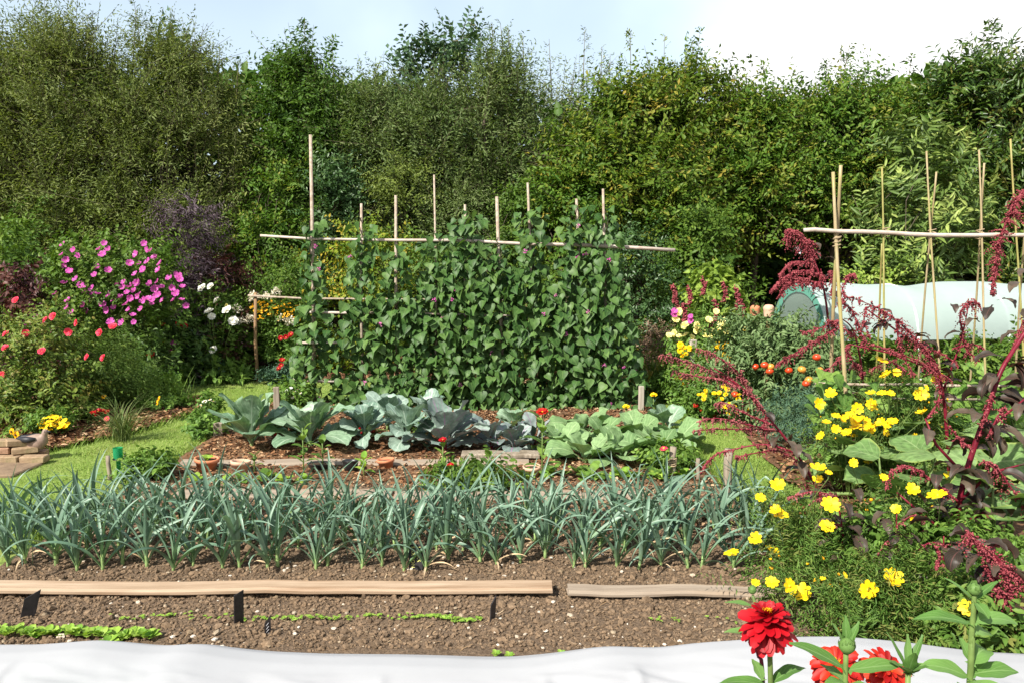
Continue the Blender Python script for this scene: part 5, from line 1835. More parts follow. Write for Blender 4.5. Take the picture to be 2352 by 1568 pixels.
def bean_plants():
    GBn = 'climbing bean plants on the pole frame'
    # column: cane u at top and bottom, highest leaves, where the growth turns dense, half width (px) at top and bottom
    cols = [(716, 722, 500, 690, 22, 58, 170, 'sparse climbing bean on the tallest, leftmost cane'),
            (831, 836, 500, 690, 28, 76, 240, 'climbing bean on the second cane from the left'),
            (911, 914, 560, 670, 30, 80, 280, 'climbing bean on the third cane, under its bare pale top'),
            (1000, 1000, 530, 620, 34, 80, 320, 'climbing bean on the thin cane left of the tallest growth'),
            (1070, 1072, 472, 570, 40, 85, 380, 'climbing bean with the tallest growth, wide leaves on its tip'),
            (1146, 1160, 545, 640, 34, 85, 330, 'climbing bean on the stout cane right of the tallest growth'),
            (1218, 1235, 470, 610, 34, 85, 360, 'climbing bean on the leaning thin cane'),
            (1328, 1335, 470, 580, 42, 90, 400, 'climbing bean second from the right, leaves round its cane top'),
            (1390, 1400, 470, 620, 28, 88, 340, 'climbing bean on the rightmost cane')]
    for i, (ut, ub, vt, vd, w0, w1, n, lab) in enumerate(cols):
        rg = np.random.default_rng(800 + i)
        foot = at(ub, 940, YB)
        foot[2] = 0.03
        root = thing('climbing_bean', lab, 'bean plant', foot, GBn)
        n1 = int(n * 1.85)
        q = rg.random(n1) ** 0.72          # 0 at the top, 1 at the ground
        # thin above the dense part
        v = vt + (942 - vt) * q
        keep = (v > vd) | (rg.random(n1) < .62)
        v = v[keep]
        k = len(v)
        qq = (v - vt) / (942 - vt)
        hw = (w0 + (w1 - w0) * np.clip(qq * 1.5 - .35, 0, 1))
        u = ut + (ub - ut) * qq + hw * rg.uniform(-1, 1, k)
        depth = np.where(rg.random(k) < .62, -rg.uniform(.04, .30, k) * (.45 + .75 * qq), rg.uniform(-.02, .28, k))
        P = np.array([at(a, b, YB + d) for a, b, d in zip(u, v, depth)])
        P[:, 2] = np.maximum(P[:, 2], .07)
        az = rg.normal(-1.57, .75, k) + np.where(depth > 0, rg.uniform(-1.5, 1.5, k), 0)
        out = np.stack([np.cos(az), np.sin(az), np.zeros(k)], 1)
        dn = rg.uniform(-1.15, -.25, k)
        D = norm(out * .75 + np.stack([rg.normal(0, .35, k), np.zeros(k), dn], 1))
        Nn = norm(out * .75 + np.array((-.18, -.1, .75)) + rg.normal(0, .38, (k, 3)))
        mb = MB()
        S = .05 + .072 * rg.random(k)
        scat(mb, HEART, P - foot, D, Nn, S, rg.uniform(.88, 1.12, k), np.clip(rg.normal(.45, .25, k), 0, 1), 0)
        # thin stalks back to the cane
        cx = np.stack([at(ut + (ub - ut) * t, b, YB) for t, b in zip(qq, v)])
        for j in range(0, k, 3):
            a = cx[j] - foot
            tube(mb, [a - np.array((0, 0, .06)), P[j] - foot], [.0025, .0018], 3, 1, cap=False)
        mb.build('foliage', [M['bean'], M['stemgreen']], root)
        mb = MB()
        zt = at(ut, vt, YB)[2]
        a = np.linspace(0, 1, 46)
        axis = np.stack([at(ut, vt, YB) * t + at(ub, 940, YB) * (1 - t) for t in a])
        for ph in (0, 2.1):
            sp_ = axis - foot + np.stack([.024 * np.cos(a * 34 + ph), .024 * np.sin(a * 34 + ph), np.zeros(46)], 1)
            tube(mb, sp_, .0042, 4, cap=False)
        mb.build('vine', M['stemdark'], root)
        nb = rg.integers(3, 8)
        idx = rg.choice(k, nb, replace=False)
        for j in idx:
            put('blossom', FL['bean'], root, P[j] - foot + np.array((0, -.06, .02)), (0, -.6, .6), rg.uniform(.013, .02), rg.uniform(0, 6))


bean_plants()

# ------------------------------------------------------------------ left flower bed
def region(rg, n, poly, Y, dy=.15, dens=None):
    """n places inside an outline of the survey picture, at about distance Y"""
    u, v = [], []
    poly = np.asarray(poly, float)
    lo, hi = poly.min(0), poly.max(0)
    while len(u) < n:
        a, b = rg.uniform(lo[0], hi[0]), rg.uniform(lo[1], hi[1])
        if inside(poly, np.array([a]), np.array([b]))[0]:
            if dens is None or rg.random() < dens(a, b):
                u.append(a)
                v.append(b)
    return [at(a, b, Y + rg.normal(0, dy)) for a, b in zip(u, v)]


def left_bed():
    rg = np.random.default_rng(41)
    P6 = dict(tpl=OVATE, twigs=False)
    # pink mallow: two leafy heads on one shrub
    r = bush('mallow_shrub', 'tall mallow shrub covered with pink flowers', 'mallow', 255, 575, 9.2, 128, 'shrubgreen', 401, None, ncl=150, nsh=7, nlf=9, L=(.15, .4), ll=.07, lw=.6, clr=.24, up=.55, core=.3, stem='stemgreen', nstem=8, rs=.012, tpl=HEART, prof=lambda t: .35 + .65 * np.minimum(1, t * 1.6) - .25 * np.clip(t - .75, 0, 1))
    pts = [(150, 610), (162, 625), (176, 642), (147, 652), (189, 660), (159, 690), (192, 700), (128, 675), (228, 573), (250, 622), (253, 678), (270, 655), (213, 664), (146, 563), (143, 585), (181, 592), (170, 575), (298, 605), (320, 607), (314, 585), (345, 578), (340, 602), (332, 560), (366, 621), (345, 652), (357, 681), (365, 678), (315, 650), (318, 678), (290, 700), (297, 712), (325, 710), (283, 660), (302, 655), (240, 560), (312, 630), (285, 648), (390, 640), (405, 630), (412, 635), (418, 690), (420, 660), (360, 593), (400, 690), (396, 662), (224, 616), (204, 676), (218, 632), (308, 668), (330, 624), (238, 700), (262, 706), (156, 706), (350, 690), (362, 648), (276, 684), (340, 688), (300, 686)]
    blooms(r, FL['mallow'], [at(u, v, 8.5 + rg.uniform(0, .35)) for u, v in pts + [(a + 9, b + 13) for a, b in pts[::2]]], .038, 402, jit=.5)
    pts2 = [(255, 741), (308, 741), (95, 745), (86, 730), (118, 763), (62, 750), (282, 742), (334, 690)]
    blooms(r, FL['mallow'], [at(u, v, 8.5) for u, v in pts2], .038, 403, jit=.5)
    # shrub of mixed dull leaves at the edge
    bush('smoky_leaved_shrub', 'dull purple and grey green shrub at the left edge below the hedge', 'shrub', 45, 640, 9.0, 95, 'elderred', 405, None, ncl=50, nsh=6, nlf=8, L=(.15, .35), ll=.08, lw=.55, up=.4, stem='bark', **P6)
    bush('leafy_shrub', 'mid green leafy shrub at the far left beneath the willows', 'shrub', 20, 560, 10.0, 110, 'shrubgreen', 406, None, ncl=90, nsh=6, nlf=8, L=(.15, .4), ll=.085, lw=.6, up=.4, stem='bark', **P6)
    # black elder
    bush('black_elder', 'black leaved elder with feathery smoky foliage, tall and narrow', 'elder', 430, 474, 10.1, 58, 'elder', 407, None, ncl=100, nsh=8, nlf=12, L=(.15, .38), ll=.075, lw=.16, up=.2, clr=.22, stem='stemdark', nstem=5, rs=.016, tpl=LEAF6, side=1.1, upn=.9, prof=lambda t: 1.0 - .55 * t + .25 * np.sin(t * 9))
    bush('black_elder', 'lower maroon black elder spreading right of the tall one', 'elder', 520, 600, 10.3, 82, 'elderred', 408, None, ncl=70, nsh=8, nlf=11, L=(.15, .4), ll=.075, lw=.16, up=.1, clr=.2, stem='stemdark', nstem=5, rs=.014, tpl=LEAF6, side=1.1, upn=.9)
    # roses
    r = bush('rose_bush', 'tangled olive leaved rose bush with scattered red roses', 'rose', 90, 745, 7.5, 145, 'rose', 410, None, ncl=115, nsh=7, nlf=9, L=(.12, .35), ll=.05, lw=.6, clr=.24, up=.35, core=.25, stem='stemdark', nstem=9, rs=.008, front=.4, **P6)
    blooms(r, FL['rose'], [at(u, v, 6.9 + rg.uniform(0, .3)) for u, v in ((13, 799), (157, 762), (230, 764), (96, 806), (105, 735), (200, 820), (237, 821), (14, 767), (122, 727), (176, 742), (60, 765), (5, 860), (260, 750), (36, 690))], .036, 411)
    r = bush('orange_daisy_plant', 'fine leaved bright green plant with a few orange flowers beside the rose', 'daisy plant', 255, 800, 7.9, 82, 'feather', 412, None, ncl=80, nsh=7, nlf=12, L=(.15, .35), ll=.05, lw=.16, clr=.2, up=.55, stem='stemgreen', nstem=8, rs=.005, tpl=LEAF6, twigs=False)
    blooms(r, FL['helen'], [at(u, v, 7.4) for u, v in ((216, 930), (238, 909), (363, 915), (360, 925), (336, 984))], .026, 413)
    r = bush('scarlet_flower_plant', 'small plant with deep red flat flowers in the shade behind the yellow daisies', 'flower', 212, 940, 7.25, 34, 'shrubgreen', 414, None, ncl=16, nsh=5, nlf=7, L=(.06, .14), ll=.05, lw=.4, stem='stemgreen', rs=.004, twigs=False)
    blooms(r, FL['redsimple'], [at(u, v, 7.05) for u, v in ((214, 947), (225, 944), (236, 942), (224, 952), (245, 945))], .036, 415, face=(0, -.3, 1), jit=.15)
    blooms(r, FL['pinkdaisy'], [at(245, 960, 7.0)], .03, 416, face=(0, -.5, 1))
    r = bush('yellow_daisy_clump', 'compact clump of bright yellow daisies on the bark mulch', 'daisy clump', 120, 962, 6.75, 36, 'weed', 417, None, ncl=34, nsh=6, nlf=7, L=(.05, .11), ll=.05, lw=.5, clr=.09, stem='stemgreen', rs=.004, twigs=False, core=.3)
    blooms(r, FL['rud'], [at(u, v, 6.55 + .1 * rg.random()) for u, v in ((98, 962), (108, 958), (118, 955), (128, 957), (138, 960), (148, 964), (155, 972), (92, 971), (102, 970), (112, 966), (122, 965), (132, 968), (142, 972), (150, 978), (96, 980), (108, 976), (118, 974), (128, 977), (138, 980), (104, 984), (116, 984), (88, 978))], .026, 418, face=(-.1, -.6, 1), jit=.25)
    r = bush('orange_marigold', 'single orange marigold left of the bird figure', 'marigold', 22, 990, 6.3, 16, 'weed', 419, None, ncl=5, nsh=4, nlf=5, L=(.05, .1), ll=.05, lw=.35, stem='stemgreen', rs=.004, twigs=False)
    blooms(r, FL['helen'], [at(26, 990, 6.2), at(36, 998, 6.2)], .03, 420, stem=M['stemgreen'])
    # arching grass tuft
    p = gnd(282, 1004, .03)
    o_rg = np.random.default_rng(42)
    mb = MB()
    for i in range(170):
        az = o_rg.uniform(0, 6.28)
        strap(mb, (o_rg.normal(0, .03), o_rg.normal(0, .03), 0), az, R(o_rg.uniform(55, 88)), o_rg.uniform(.28, .55), .006, R(o_rg.uniform(70, 190)), o_rg.random(), n=7, fold=.4)
    o = mb.build('grass_tuft', M['tuft'], None, loc=(p[0], p[1], hz(p[0], p[1])))
    tag(o, 'arching tuft of long thin grass drooping over the mulch', 'grass tuft')
    # iris stems and blades
    p = gnd(398, 930, .03)
    mb = MB()
    for i in range(26):
        az = o_rg.uniform(0, 6.28)
        strap(mb, (o_rg.normal(0, .10), o_rg.normal(0, .05), 0), az, R(o_rg.uniform(66, 88)), o_rg.uniform(.2, .5), .014, R(o_rg.uniform(5, 40)), o_rg.random() * .3, n=6, fold=.5)
    o = mb.build('iris_clump', M['iris'], None, loc=(p[0], p[1], hz(p[0], p[1])))
    tag(o, 'dark thin iris stems standing at the tip of the left bed', 'iris')
    r = bush('sedum_clump', 'low spreading clump with dusty pink flower heads by the lawn edge', 'sedum', 372, 938, 8.0, 62, 'weed', 421, None, ncl=40, nsh=6, nlf=7, L=(.05, .12), ll=.05, lw=.6, clr=.08, stem='stemgreen', rs=.004, **P6)
    blooms(r, FL['sedum'], [at(u, v, 7.85) for u, v in ((345, 936), (358, 931), (370, 936), (382, 934), (395, 940), (366, 945), (384, 946), (402, 948), (350, 944), (410, 942))], .03, 422, face=(0, -.3, 1), jit=.1)
    # mixed low green fill of the bed
    for (lab, u, v, Y, hw, leaf, sd) in (('shaded green foliage at the foot of the rose bush', 90, 885, 7.2, 120, 'rose', 430), ('shaded green foliage under the pink mallow', 270, 850, 8.5, 105, 'dahlia', 431), ('leafy green growth between the orange daisies and the iris', 335, 890, 8.3, 60, 'weed', 432)):
        bush('leafy_plant', lab, 'plant', u, v, Y, hw, leaf, sd, None, ncl=70, nsh=6, nlf=7, L=(.1, .22), ll=.065, lw=.5, clr=.18, stem='stemgreen', rs=.005, **P6)
    # ------------------------------ border behind the left lawn
    kw = dict(ncl=80, nsh=7, nlf=8, L=(.12, .32), ll=.09, lw=.55, clr=.2, up=.55, core=.3, stem='stemgreen', nstem=8, rs=.008, tpl=OVATE, twigs=False)
    r = bush('white_dahlia', 'dark leaved dahlia with round white flowers on tall stems', 'dahlia', 492, 690, 10.0, 58, 'shrubgreen', 440, None, **kw)
    blooms(r, FL['whitedahlia'], [at(u, v, 9.5) for u, v in ((464, 662), (483, 658), (480, 715), (486, 727), (521, 712), (536, 737), (490, 803), (497, 690))], .055, 441, stem=M['stemgreen'], srad=.005)
    blooms(r, FL['lemon'], [at(522, 704, 9.6)], .045, 442)
    r = bush('cream_hydrangea', 'hydrangea with large cream cone shaped heads', 'hydrangea', 580, 700, 10.75, 60, 'weed', 443, None, **kw)
    blooms(r, FL['hydrangea'], [at(u, v, 9.95) for u, v in ((583, 683), (612, 683), (634, 673), (540, 738), (556, 740), (528, 712), (545, 712), (668, 742), (648, 735), (534, 735), (575, 735))], .065, 444, face=(0, -.3, 1), jit=.15)
    r = bush('helenium_clump', 'tall fine leaved clump topped by small golden yellow heleniums', 'helenium', 632, 705, 10.65, 64, 'feather', 445, None, **dict(kw, ll=.085, lw=.2, tpl=LEAF6, ncl=95))
    blooms(r, FL['helen'], region(rg, 75, [(572, 695), (600, 692), (640, 690), (690, 700), (690, 735), (630, 742), (575, 730)], 10.0, .08), .021, 446, face=(-.1, -.7, .8))
    r = bush('scarlet_dahlia', 'green plant with a few scarlet flowers between the heleniums and the beans', 'dahlia', 655, 780, 10.2, 36, 'weed', 447, None, **dict(kw, ncl=30))
    blooms(r, FL['redsimple'], [at(u, v, 9.6) for u, v in ((645, 776), (657, 774), (668, 768), (648, 826), (646, 838), (640, 845))], .036, 448)
    r = bush('dark_dahlia', 'dark leaved dahlia with small deep red and magenta flowers', 'dahlia', 400, 760, 9.7, 70, 'dahlia', 449, None, **kw)
    blooms(r, FL['redsimple'], [at(u, v, 9.4) for u, v in ((406, 742), (412, 747), (418, 744), (425, 748), (374, 787), (367, 802), (371, 848), (376, 745))], .036, 450)
    blooms(r, FL['mallow'], [at(u, v, 9.4) for u, v in ((401, 787), (395, 805))], .04, 451)
    r = bush('coral_dahlia', 'orange ringed flower on a single stem in front of the dark dahlia', 'dahlia', 345, 800, 9.0, 26, 'dahlia', 452, None, **dict(kw, ncl=14))
    blooms(r, FL['coral'], [at(346, 812, 8.8)], .04, 453, stem=M['stemgreen'])
    bush('grey_leaved_shrub', 'grey green leafy plant left of the white dahlia', 'plant', 445, 760, 9.9, 50, 'darkshrub', 454, None, **dict(kw, ncl=45))
    bush('hosta_clump', 'low clump of pointed bright leaves at the border edge', 'hosta', 525, 862, 9.85, 38, 'weed', 455, None, **dict(kw, ncl=14, ll=.14, lw=.4, L=(.05, .12), up=.3))
    r = bush('sage_clump', 'low mound of pale green leaves at the foot of the brown post', 'sage', 640, 858, 9.7, 42, 'carrot', 456, None, **dict(kw, ncl=36, ll=.045, L=(.05, .12), clr=.09))
    bush('leafy_edging', 'short green plants edging the border behind the lawn', 'plant', 440, 858, 9.85, 60, 'weed', 457, None, **dict(kw, ncl=26, ll=.07, L=(.06, .14), clr=.1))
    bush('shade_plant', 'shady foliage closing the gap between the elder and the dahlias', 'plant', 470, 705, 11.0, 130, 'dahlia', 458, None, **dict(kw, ncl=90))


left_bed()


def bricks():
    """loose stack of bricks at the left with a painted bird standing on it"""
    rg = np.random.default_rng(61)
    G = 'bricks in the loose stack'
    o0 = gnd(100, 1064, .02)
    x1, y0 = o0[0], o0[1]
    L_, W_, H_ = .19, .095, .050
    specs = [  # along the stack from its right end, layer, mat, label, turn
        (x1 - .10, y0 + .06, 0, 'brick', 'sandy brick at the right front end of the loose stack', 3),
        (x1 - .30, y0 + .07, 0, 'brick', 'mossy sandy brick in the middle of the bottom row', -2),
        (x1 - .51, y0 + .06, 0, 'brick', 'sandy brick at the left of the bottom row', 2),
        (x1 - .20, y0 + .22, 0, 'brickred', 'reddish brick in the second rank at the bottom', 10),
        (x1 - .42, y0 + .20, 0, 'brickred', 'reddish brick behind the left bottom one', -5),
        (x1 - .40, y0 + .12, 1, 'brickred', 'pinkish brick in the middle layer of the stack', 4),
        (x1 - .21, y0 + .13, 1, 'brick', 'thin sandy brick under the tilted one', 28),
        (x1 - .62, y0 + .12, 1, 'brickred', 'reddish brick at the left edge of the middle layer', -3),
        (x1 - .42, y0 + .13, 2, 'brick', 'uppermost long sandy brick at the left', 6),
        (x1 - .26, y0 + .14, 2, 'brick', 'tilted grey brick leaning beside the bird figure', 38)]
    for (x, y, ly, mat, lab, tz) in specs:
        mb = MB()
        box(mb, (0, 0, H_ / 2), (L_ * rg.uniform(.94, 1.0), W_, H_ * .97), bev=.006)
        v = mb.V[-1]
        v += rg.normal(0, .0016, v.shape)
        o = mb.build('brick', M[mat], None, smooth=False, loc=(x, y, .018 + ly * (H_ + .003)))
        o.rotation_euler = (0, R(0 if ly < 2 or tz < 30 else 7), R(tz))
        tag(o, lab, 'brick', G)
    mb = MB()
    box(mb, (0, 0, .01), (.95, .34, .03), bev=.008)
    o = mb.build('stone_slab', M['slab'], None, smooth=False, loc=(x1 - .50, y0 - .12, .0))
    o.rotation_euler.z = R(-4)
    tag(o, 'flat brown stone slab lying in the grass before the bricks', 'slab')
    # bird figure: one body with folded wings, neck and head, on two legs
    p = gnd(74, 1040, .07)
    root = thing('bird_figure', 'painted brown bird figure with a dark tail standing by the bricks', 'ornament', (p[0], y0 + .17, .085))
    mb = MB()
    n = 14
    # body axis runs from the tail at the left to the breast at the right, then up to the head
    path = [(-.115, .075, .006, .012), (-.09, .07, .022, .030), (-.05, .062, .042, .050), (0, .060, .056, .064), (.04, .066, .054, .062), (.065, .088, .038, .042), (.072, .112, .024, .026), (.075, .128, .023, .024), (.082, .142, .024, .024), (.090, .152, .016, .015), (.096, .156, .004, .004)]
    V = []
    for i, (x, z, ry, rz) in enumerate(path):
        a = np.arange(n) * 2 * math.pi / n
        t = min(1, max(0, (x - .03) / .05))
        tilt = t * 1.0 if i < 8 else .75
        V.append(np.stack([x - rz * np.sin(a) * math.sin(tilt), ry * np.cos(a), z + rz * np.sin(a) * math.cos(tilt)], 1))
    F = []
    for i in range(len(path) - 1):
        for j in range(n):
            F.append((i * n + j, i * n + (j + 1) % n, (i + 1) * n + (j + 1) % n, (i + 1) * n + j))
    mb.add(np.concatenate(V), [np.array(F), np.array([list(range(n))[::-1], [(len(path) - 1) * n + j for j in range(n)]])])
    body = mb.build('body', M['duckbody'], root)
    mb = MB()
    tube(mb, [(.098, 0, .146), (.112, 0, .143), (.124, 0, .139)], [.009, .007, .003], 8)
    mb.build('beak', M['duckdark'], root)
    for s in (-1, 1):
        mb = MB()
        pts = [(.03, s * .050, .095), (-.02, s * .060, .092), (-.07, s * .042, .090), (-.115, s * .018, .095), (-.15, s * .008, .085)]
        tube(mb, pts, [.012, .026, .024, .016, .004], 8)
        mb.build('wing', M['duckdark'], root)
        mb = MB()
        tube(mb, [(.0, s * .022, .01), (.004, s * .022, -.05)], [.006, .005], 6)
        mb.build('leg', M['duckbody'], root)
        mb = MB()
        lumps(mb, [(.100 - .014, s * .021, .147)], .0045, 1, rough=0)
        mb.build('eye', M['duckdark'], root)


bricks()

# ------------------------------------------------------------------ right bed
def cane(root, pts, r, mat, base, knots=5):
    mb = MB()
    P = np.array([np.asarray(p) - base for p in pts])
    k = 16
    t = np.linspace(0, 1, k)
    src = np.linspace(0, 1, len(P))
    Q = np.stack([np.interp(t, src, P[:, i]) for i in range(3)], 1)
    Q[:, 0] += .004 * np.sin(t * 7 + P[0, 0] * 9)
    rad = r * (1 - .25 * t) * (1 + .13 * (np.arange(k) % 3 == 0))
    tube(mb, Q, rad, 8)
    return mb.build('cane', M[mat], root)


YF = 5.6


def right_frame():
    base = at(2150, 1120, YF)
    base[2] = 0.02
    root = thing('cane_frame', 'bamboo cane frame of crossed pairs under a thick wavy pole', 'bean frame', base)
    # (u, v) of foot and top; front rank and back rank of each crossed pair
    pairs = [((1955, 1110), (1913, 396), (1898, 1085), (1930, 380), .0145, 'bamboo', 'bamboo'),
             ((2040, 1105), (2025, 384), (2000, 1080), (2027, 560), .0078, 'bamboogreen', 'bamboogreen'),
             ((2175, 1105), (2128, 348), (2090, 1085), (2150, 395), .0078, 'bamboo', 'bamboo'),
             ((2275, 1105), (2248, 345), (2215, 1085), (2262, 375), .0078, 'bamboo', 'bamboo'),
             ((2370, 1105), (2322, 320), (2318, 1085), (2362, 400), .0078, 'bamboogreen', 'bamboo')]
    for (f0, t0, f1, t1, r, m0, m1) in pairs:
        a, b = at(*f0, YF - .28), at(*t0, YF + .03)
        a[2] = -.05
        cane(root, [a, b], r, m0, base)
        a, b = at(*f1, YF + .40), at(*t1, YF - .03)
        a[2] = -.05
        cane(root, [a, b], r, m1, base)
    mb = MB()
    bar = [(1846, 529), (1870, 528), (1925, 532), (1985, 533), (2040, 535), (2100, 539), (2160, 541), (2220, 541), (2290, 540), (2360, 541), (2480, 543)]
    tube(mb, [at(u, v, YF - .05) - base for u, v in bar], [.014, .016, .015, .016, .015, .016, .016, .015, .016, .015, .014], 10)
    mb.build('crossbar', M['polebark'], root)
    for (u0, v0, u1, v1, d, r) in ((1872, 880, 2120, 882, -.18, .010), (2100, 884, 2450, 884, -.16, .010), (1990, 914, 2270, 916, -.24, .009), (2280, 915, 2460, 915, -.22, .009)):
        mb = MB()
        tube(mb, [at(u0, v0, YF + d) - base, at((u0 + u1) / 2, (v0 + v1) / 2 + 2, YF + d) - base, at(u1, v1, YF + d) - base], r, 8)
        mb.build('tie_stick', M['stick'], root)
    for u, v in ((1922, 560), (1924, 541), (2035, 537), (2140, 541), (2250, 541)):
        mb = MB()
        q = at(u, v, YF - .03) - base
        a = np.linspace(0, 6.28 * 3, 30)
        tube(mb, np.stack([q[0] + .026 * np.cos(a), q[1] + .024 * np.sin(a), q[2] + .004 * a - .03], 1), .0035, 4)
        mb.build('lashing', M['twine'], root)
    # climbing beans at its foot
    for i, (u, v0, n, lab) in enumerate(((1925, 850, 120, 'young bright green bean at the foot of the thick crossed canes'), (2040, 880, 110, 'young bright green bean on the greenish canes'), (2140, 855, 120, 'young bright green bean at the third pair of canes'), (2240, 830, 120, 'young bright green bean behind the crimson amaranth stalk'), (2335, 850, 90, 'young bright green bean at the right edge'))):
        rg = np.random.default_rng(840 + i)
        foot = at(u, 1110, YF)
        foot[2] = .02
        rt = thing('runner_bean', lab, 'bean plant', foot, 'bright beans on the cane frame')
        v = v0 + (1080 - v0) * rg.random(n) ** .8
        uu = u + rg.normal(0, 38, n)
        P = np.array([at(a, b, YF + c) for a, b, c in zip(uu, v, rg.uniform(-.42, .2, n))])
        P[:, 2] = np.maximum(P[:, 2], .06)
        az = rg.normal(-1.57, .9, n)
        out = np.stack([np.cos(az), np.sin(az), np.zeros(n)], 1)
        D = norm(out * .8 + np.stack([rg.normal(0, .3, n), np.zeros(n), rg.uniform(-.9, .1, n)], 1))
        Nn = norm(out * .6 + np.array((-.2, -.1, .9)) + rg.normal(0, .3, (n, 3)))
        mb = MB()
        scat(mb, HEART, P - foot, D, Nn, rg.uniform(.07, .125, n), rg.uniform(.9, 1.1, n), rg.random(n), 0)
        for j in range(0, n, 3):
            q = P[j] - foot
            tube(mb, [q * np.array((.4, .4, .6)), q], [.003, .002], 3, 1, cap=False)
        mb.build('foliage', [M['bean2'], M['stemgreen']], rt)
        mb = MB()
        a = np.linspace(0, 1, 40)
        tube(mb, np.stack([.02 * np.cos(a * 30), .02 * np.sin(a * 30) + .1 * (1 - a), a * at(u, v0, YF)[2]], 1), .004, 4, cap=False)
        mb.build('vine', M['stemgreen'], rt)
    # twining growth up the greenish cane
    return root


right_frame()


def tunnel():
    Y0 = 8.25
    c = at(1832, 715, Y0)
    zb = at(1800, 775, Y0)[2]
    zt = at(1900, 657, Y0 - .1)[2]
    rz = zt - zb
    ry = .55
    base = np.array((c[0], Y0, 0.02))
    root = thing('hoop_tunnel', 'pale green mesh hoop tunnel raised on white legs', 'garden tunnel', base)
    yaw = R(8)
    ax = np.array((math.cos(yaw), math.sin(yaw), 0))
    sd = np.array((-math.sin(yaw), math.cos(yaw), 0))
    L_ = 4.2
    nx, na = 60, 26
    V, A = [], []
    for i in range(nx + 1):
        t = i / nx * L_
        sag = .012 * math.sin(t * 4.2) + .02 * (1 - math.cos(t / .9 * 6.28)) * -.35
        for j in range(na + 1):
            a = math.pi * j / na
            wob = .008 * math.sin(5 * a + 3 * t) + .006 * math.sin(11 * t + 2 * a)
            V.append(ax * t + sd * (-(ry + wob) * math.cos(a)) + np.array((0, 0, zb + (rz + sag * math.sin(a) + wob) * math.sin(a) ** .9)))
            A.append((j / na, t, .5))
    idx = np.arange((nx + 1) * (na + 1)).reshape(nx + 1, na + 1)
    F = np.stack([idx[:-1, :-1], idx[1:, :-1], idx[1:, 1:], idx[:-1, 1:]], -1).reshape(-1, 4)
    mb = MB()
    mb.add(V, [F], A)
    mb.build('mesh_cover', M['tunnel'], root)
    # end wall: wrinkled net inside a green hem
    mb, mh = MB(), MB()
    rings = 9
    V, F = [], []
    for k in range(rings + 1):
        q = k / rings
        for j in range(na + 1):
            a = math.pi * j / na
            y, z = -ry * .99 * q * math.cos(a), rz * q * math.sin(a) ** .9
            off = .012 * math.sin(z * 62) * (1 - q) + .02
            V.append(ax * off + sd * y + np.array((0, 0, zb + z)))
    n1 = na + 1
    for k in range(rings):
        for j in range(na):
            F.append((k * n1 + j, k * n1 + j + 1, (k + 1) * n1 + j + 1, (k + 1) * n1 + j))
    mb.add(V, [np.array(F)])
    mb.build('end_net', M['tunnelend'], root)
    V, F = [], []
    for j in range(na + 1):
        a = math.pi * j / na
        for q in (1.0, .84):
            V.append(ax * (.006 if q == 1.0 else .004) + sd * (-ry * q * math.cos(a)) + np.array((0, 0, zb + rz * q * math.sin(a) ** .9)))
    for j in range(na):
        F.append((2 * j, 2 * j + 1, 2 * j + 3, 2 * j + 2))
    mh.add(V, [np.array(F)])
    mh.build('end_hem', M['tunnelhem'], root)
    for t in (.02, 1.0, 2.0, 3.0, 4.15):
        mb = MB()
        pts = [ax * t + sd * -(ry + .10) + np.array((0, 0, -.05)), ax * t + sd * -(ry + .06) + np.array((0, 0, zb * .5)), ax * t + sd * -(ry - .002) + np.array((0, 0, zb))]
        pts += [ax * t + sd * (-(ry - .012) * math.cos(a)) + np.array((0, 0, zb + (rz - .014) * math.sin(a) ** .9)) for a in np.linspace(.1, math.pi - .1, 15)]
        pts += [ax * t + sd * (ry - .002) + np.array((0, 0, zb)), ax * t + sd * (ry + .10) + np.array((0, 0, -.05))]
        tube(mb, pts, .011, 8)
        mb.build('hoop', M['whiteplastic'], root)


tunnel()


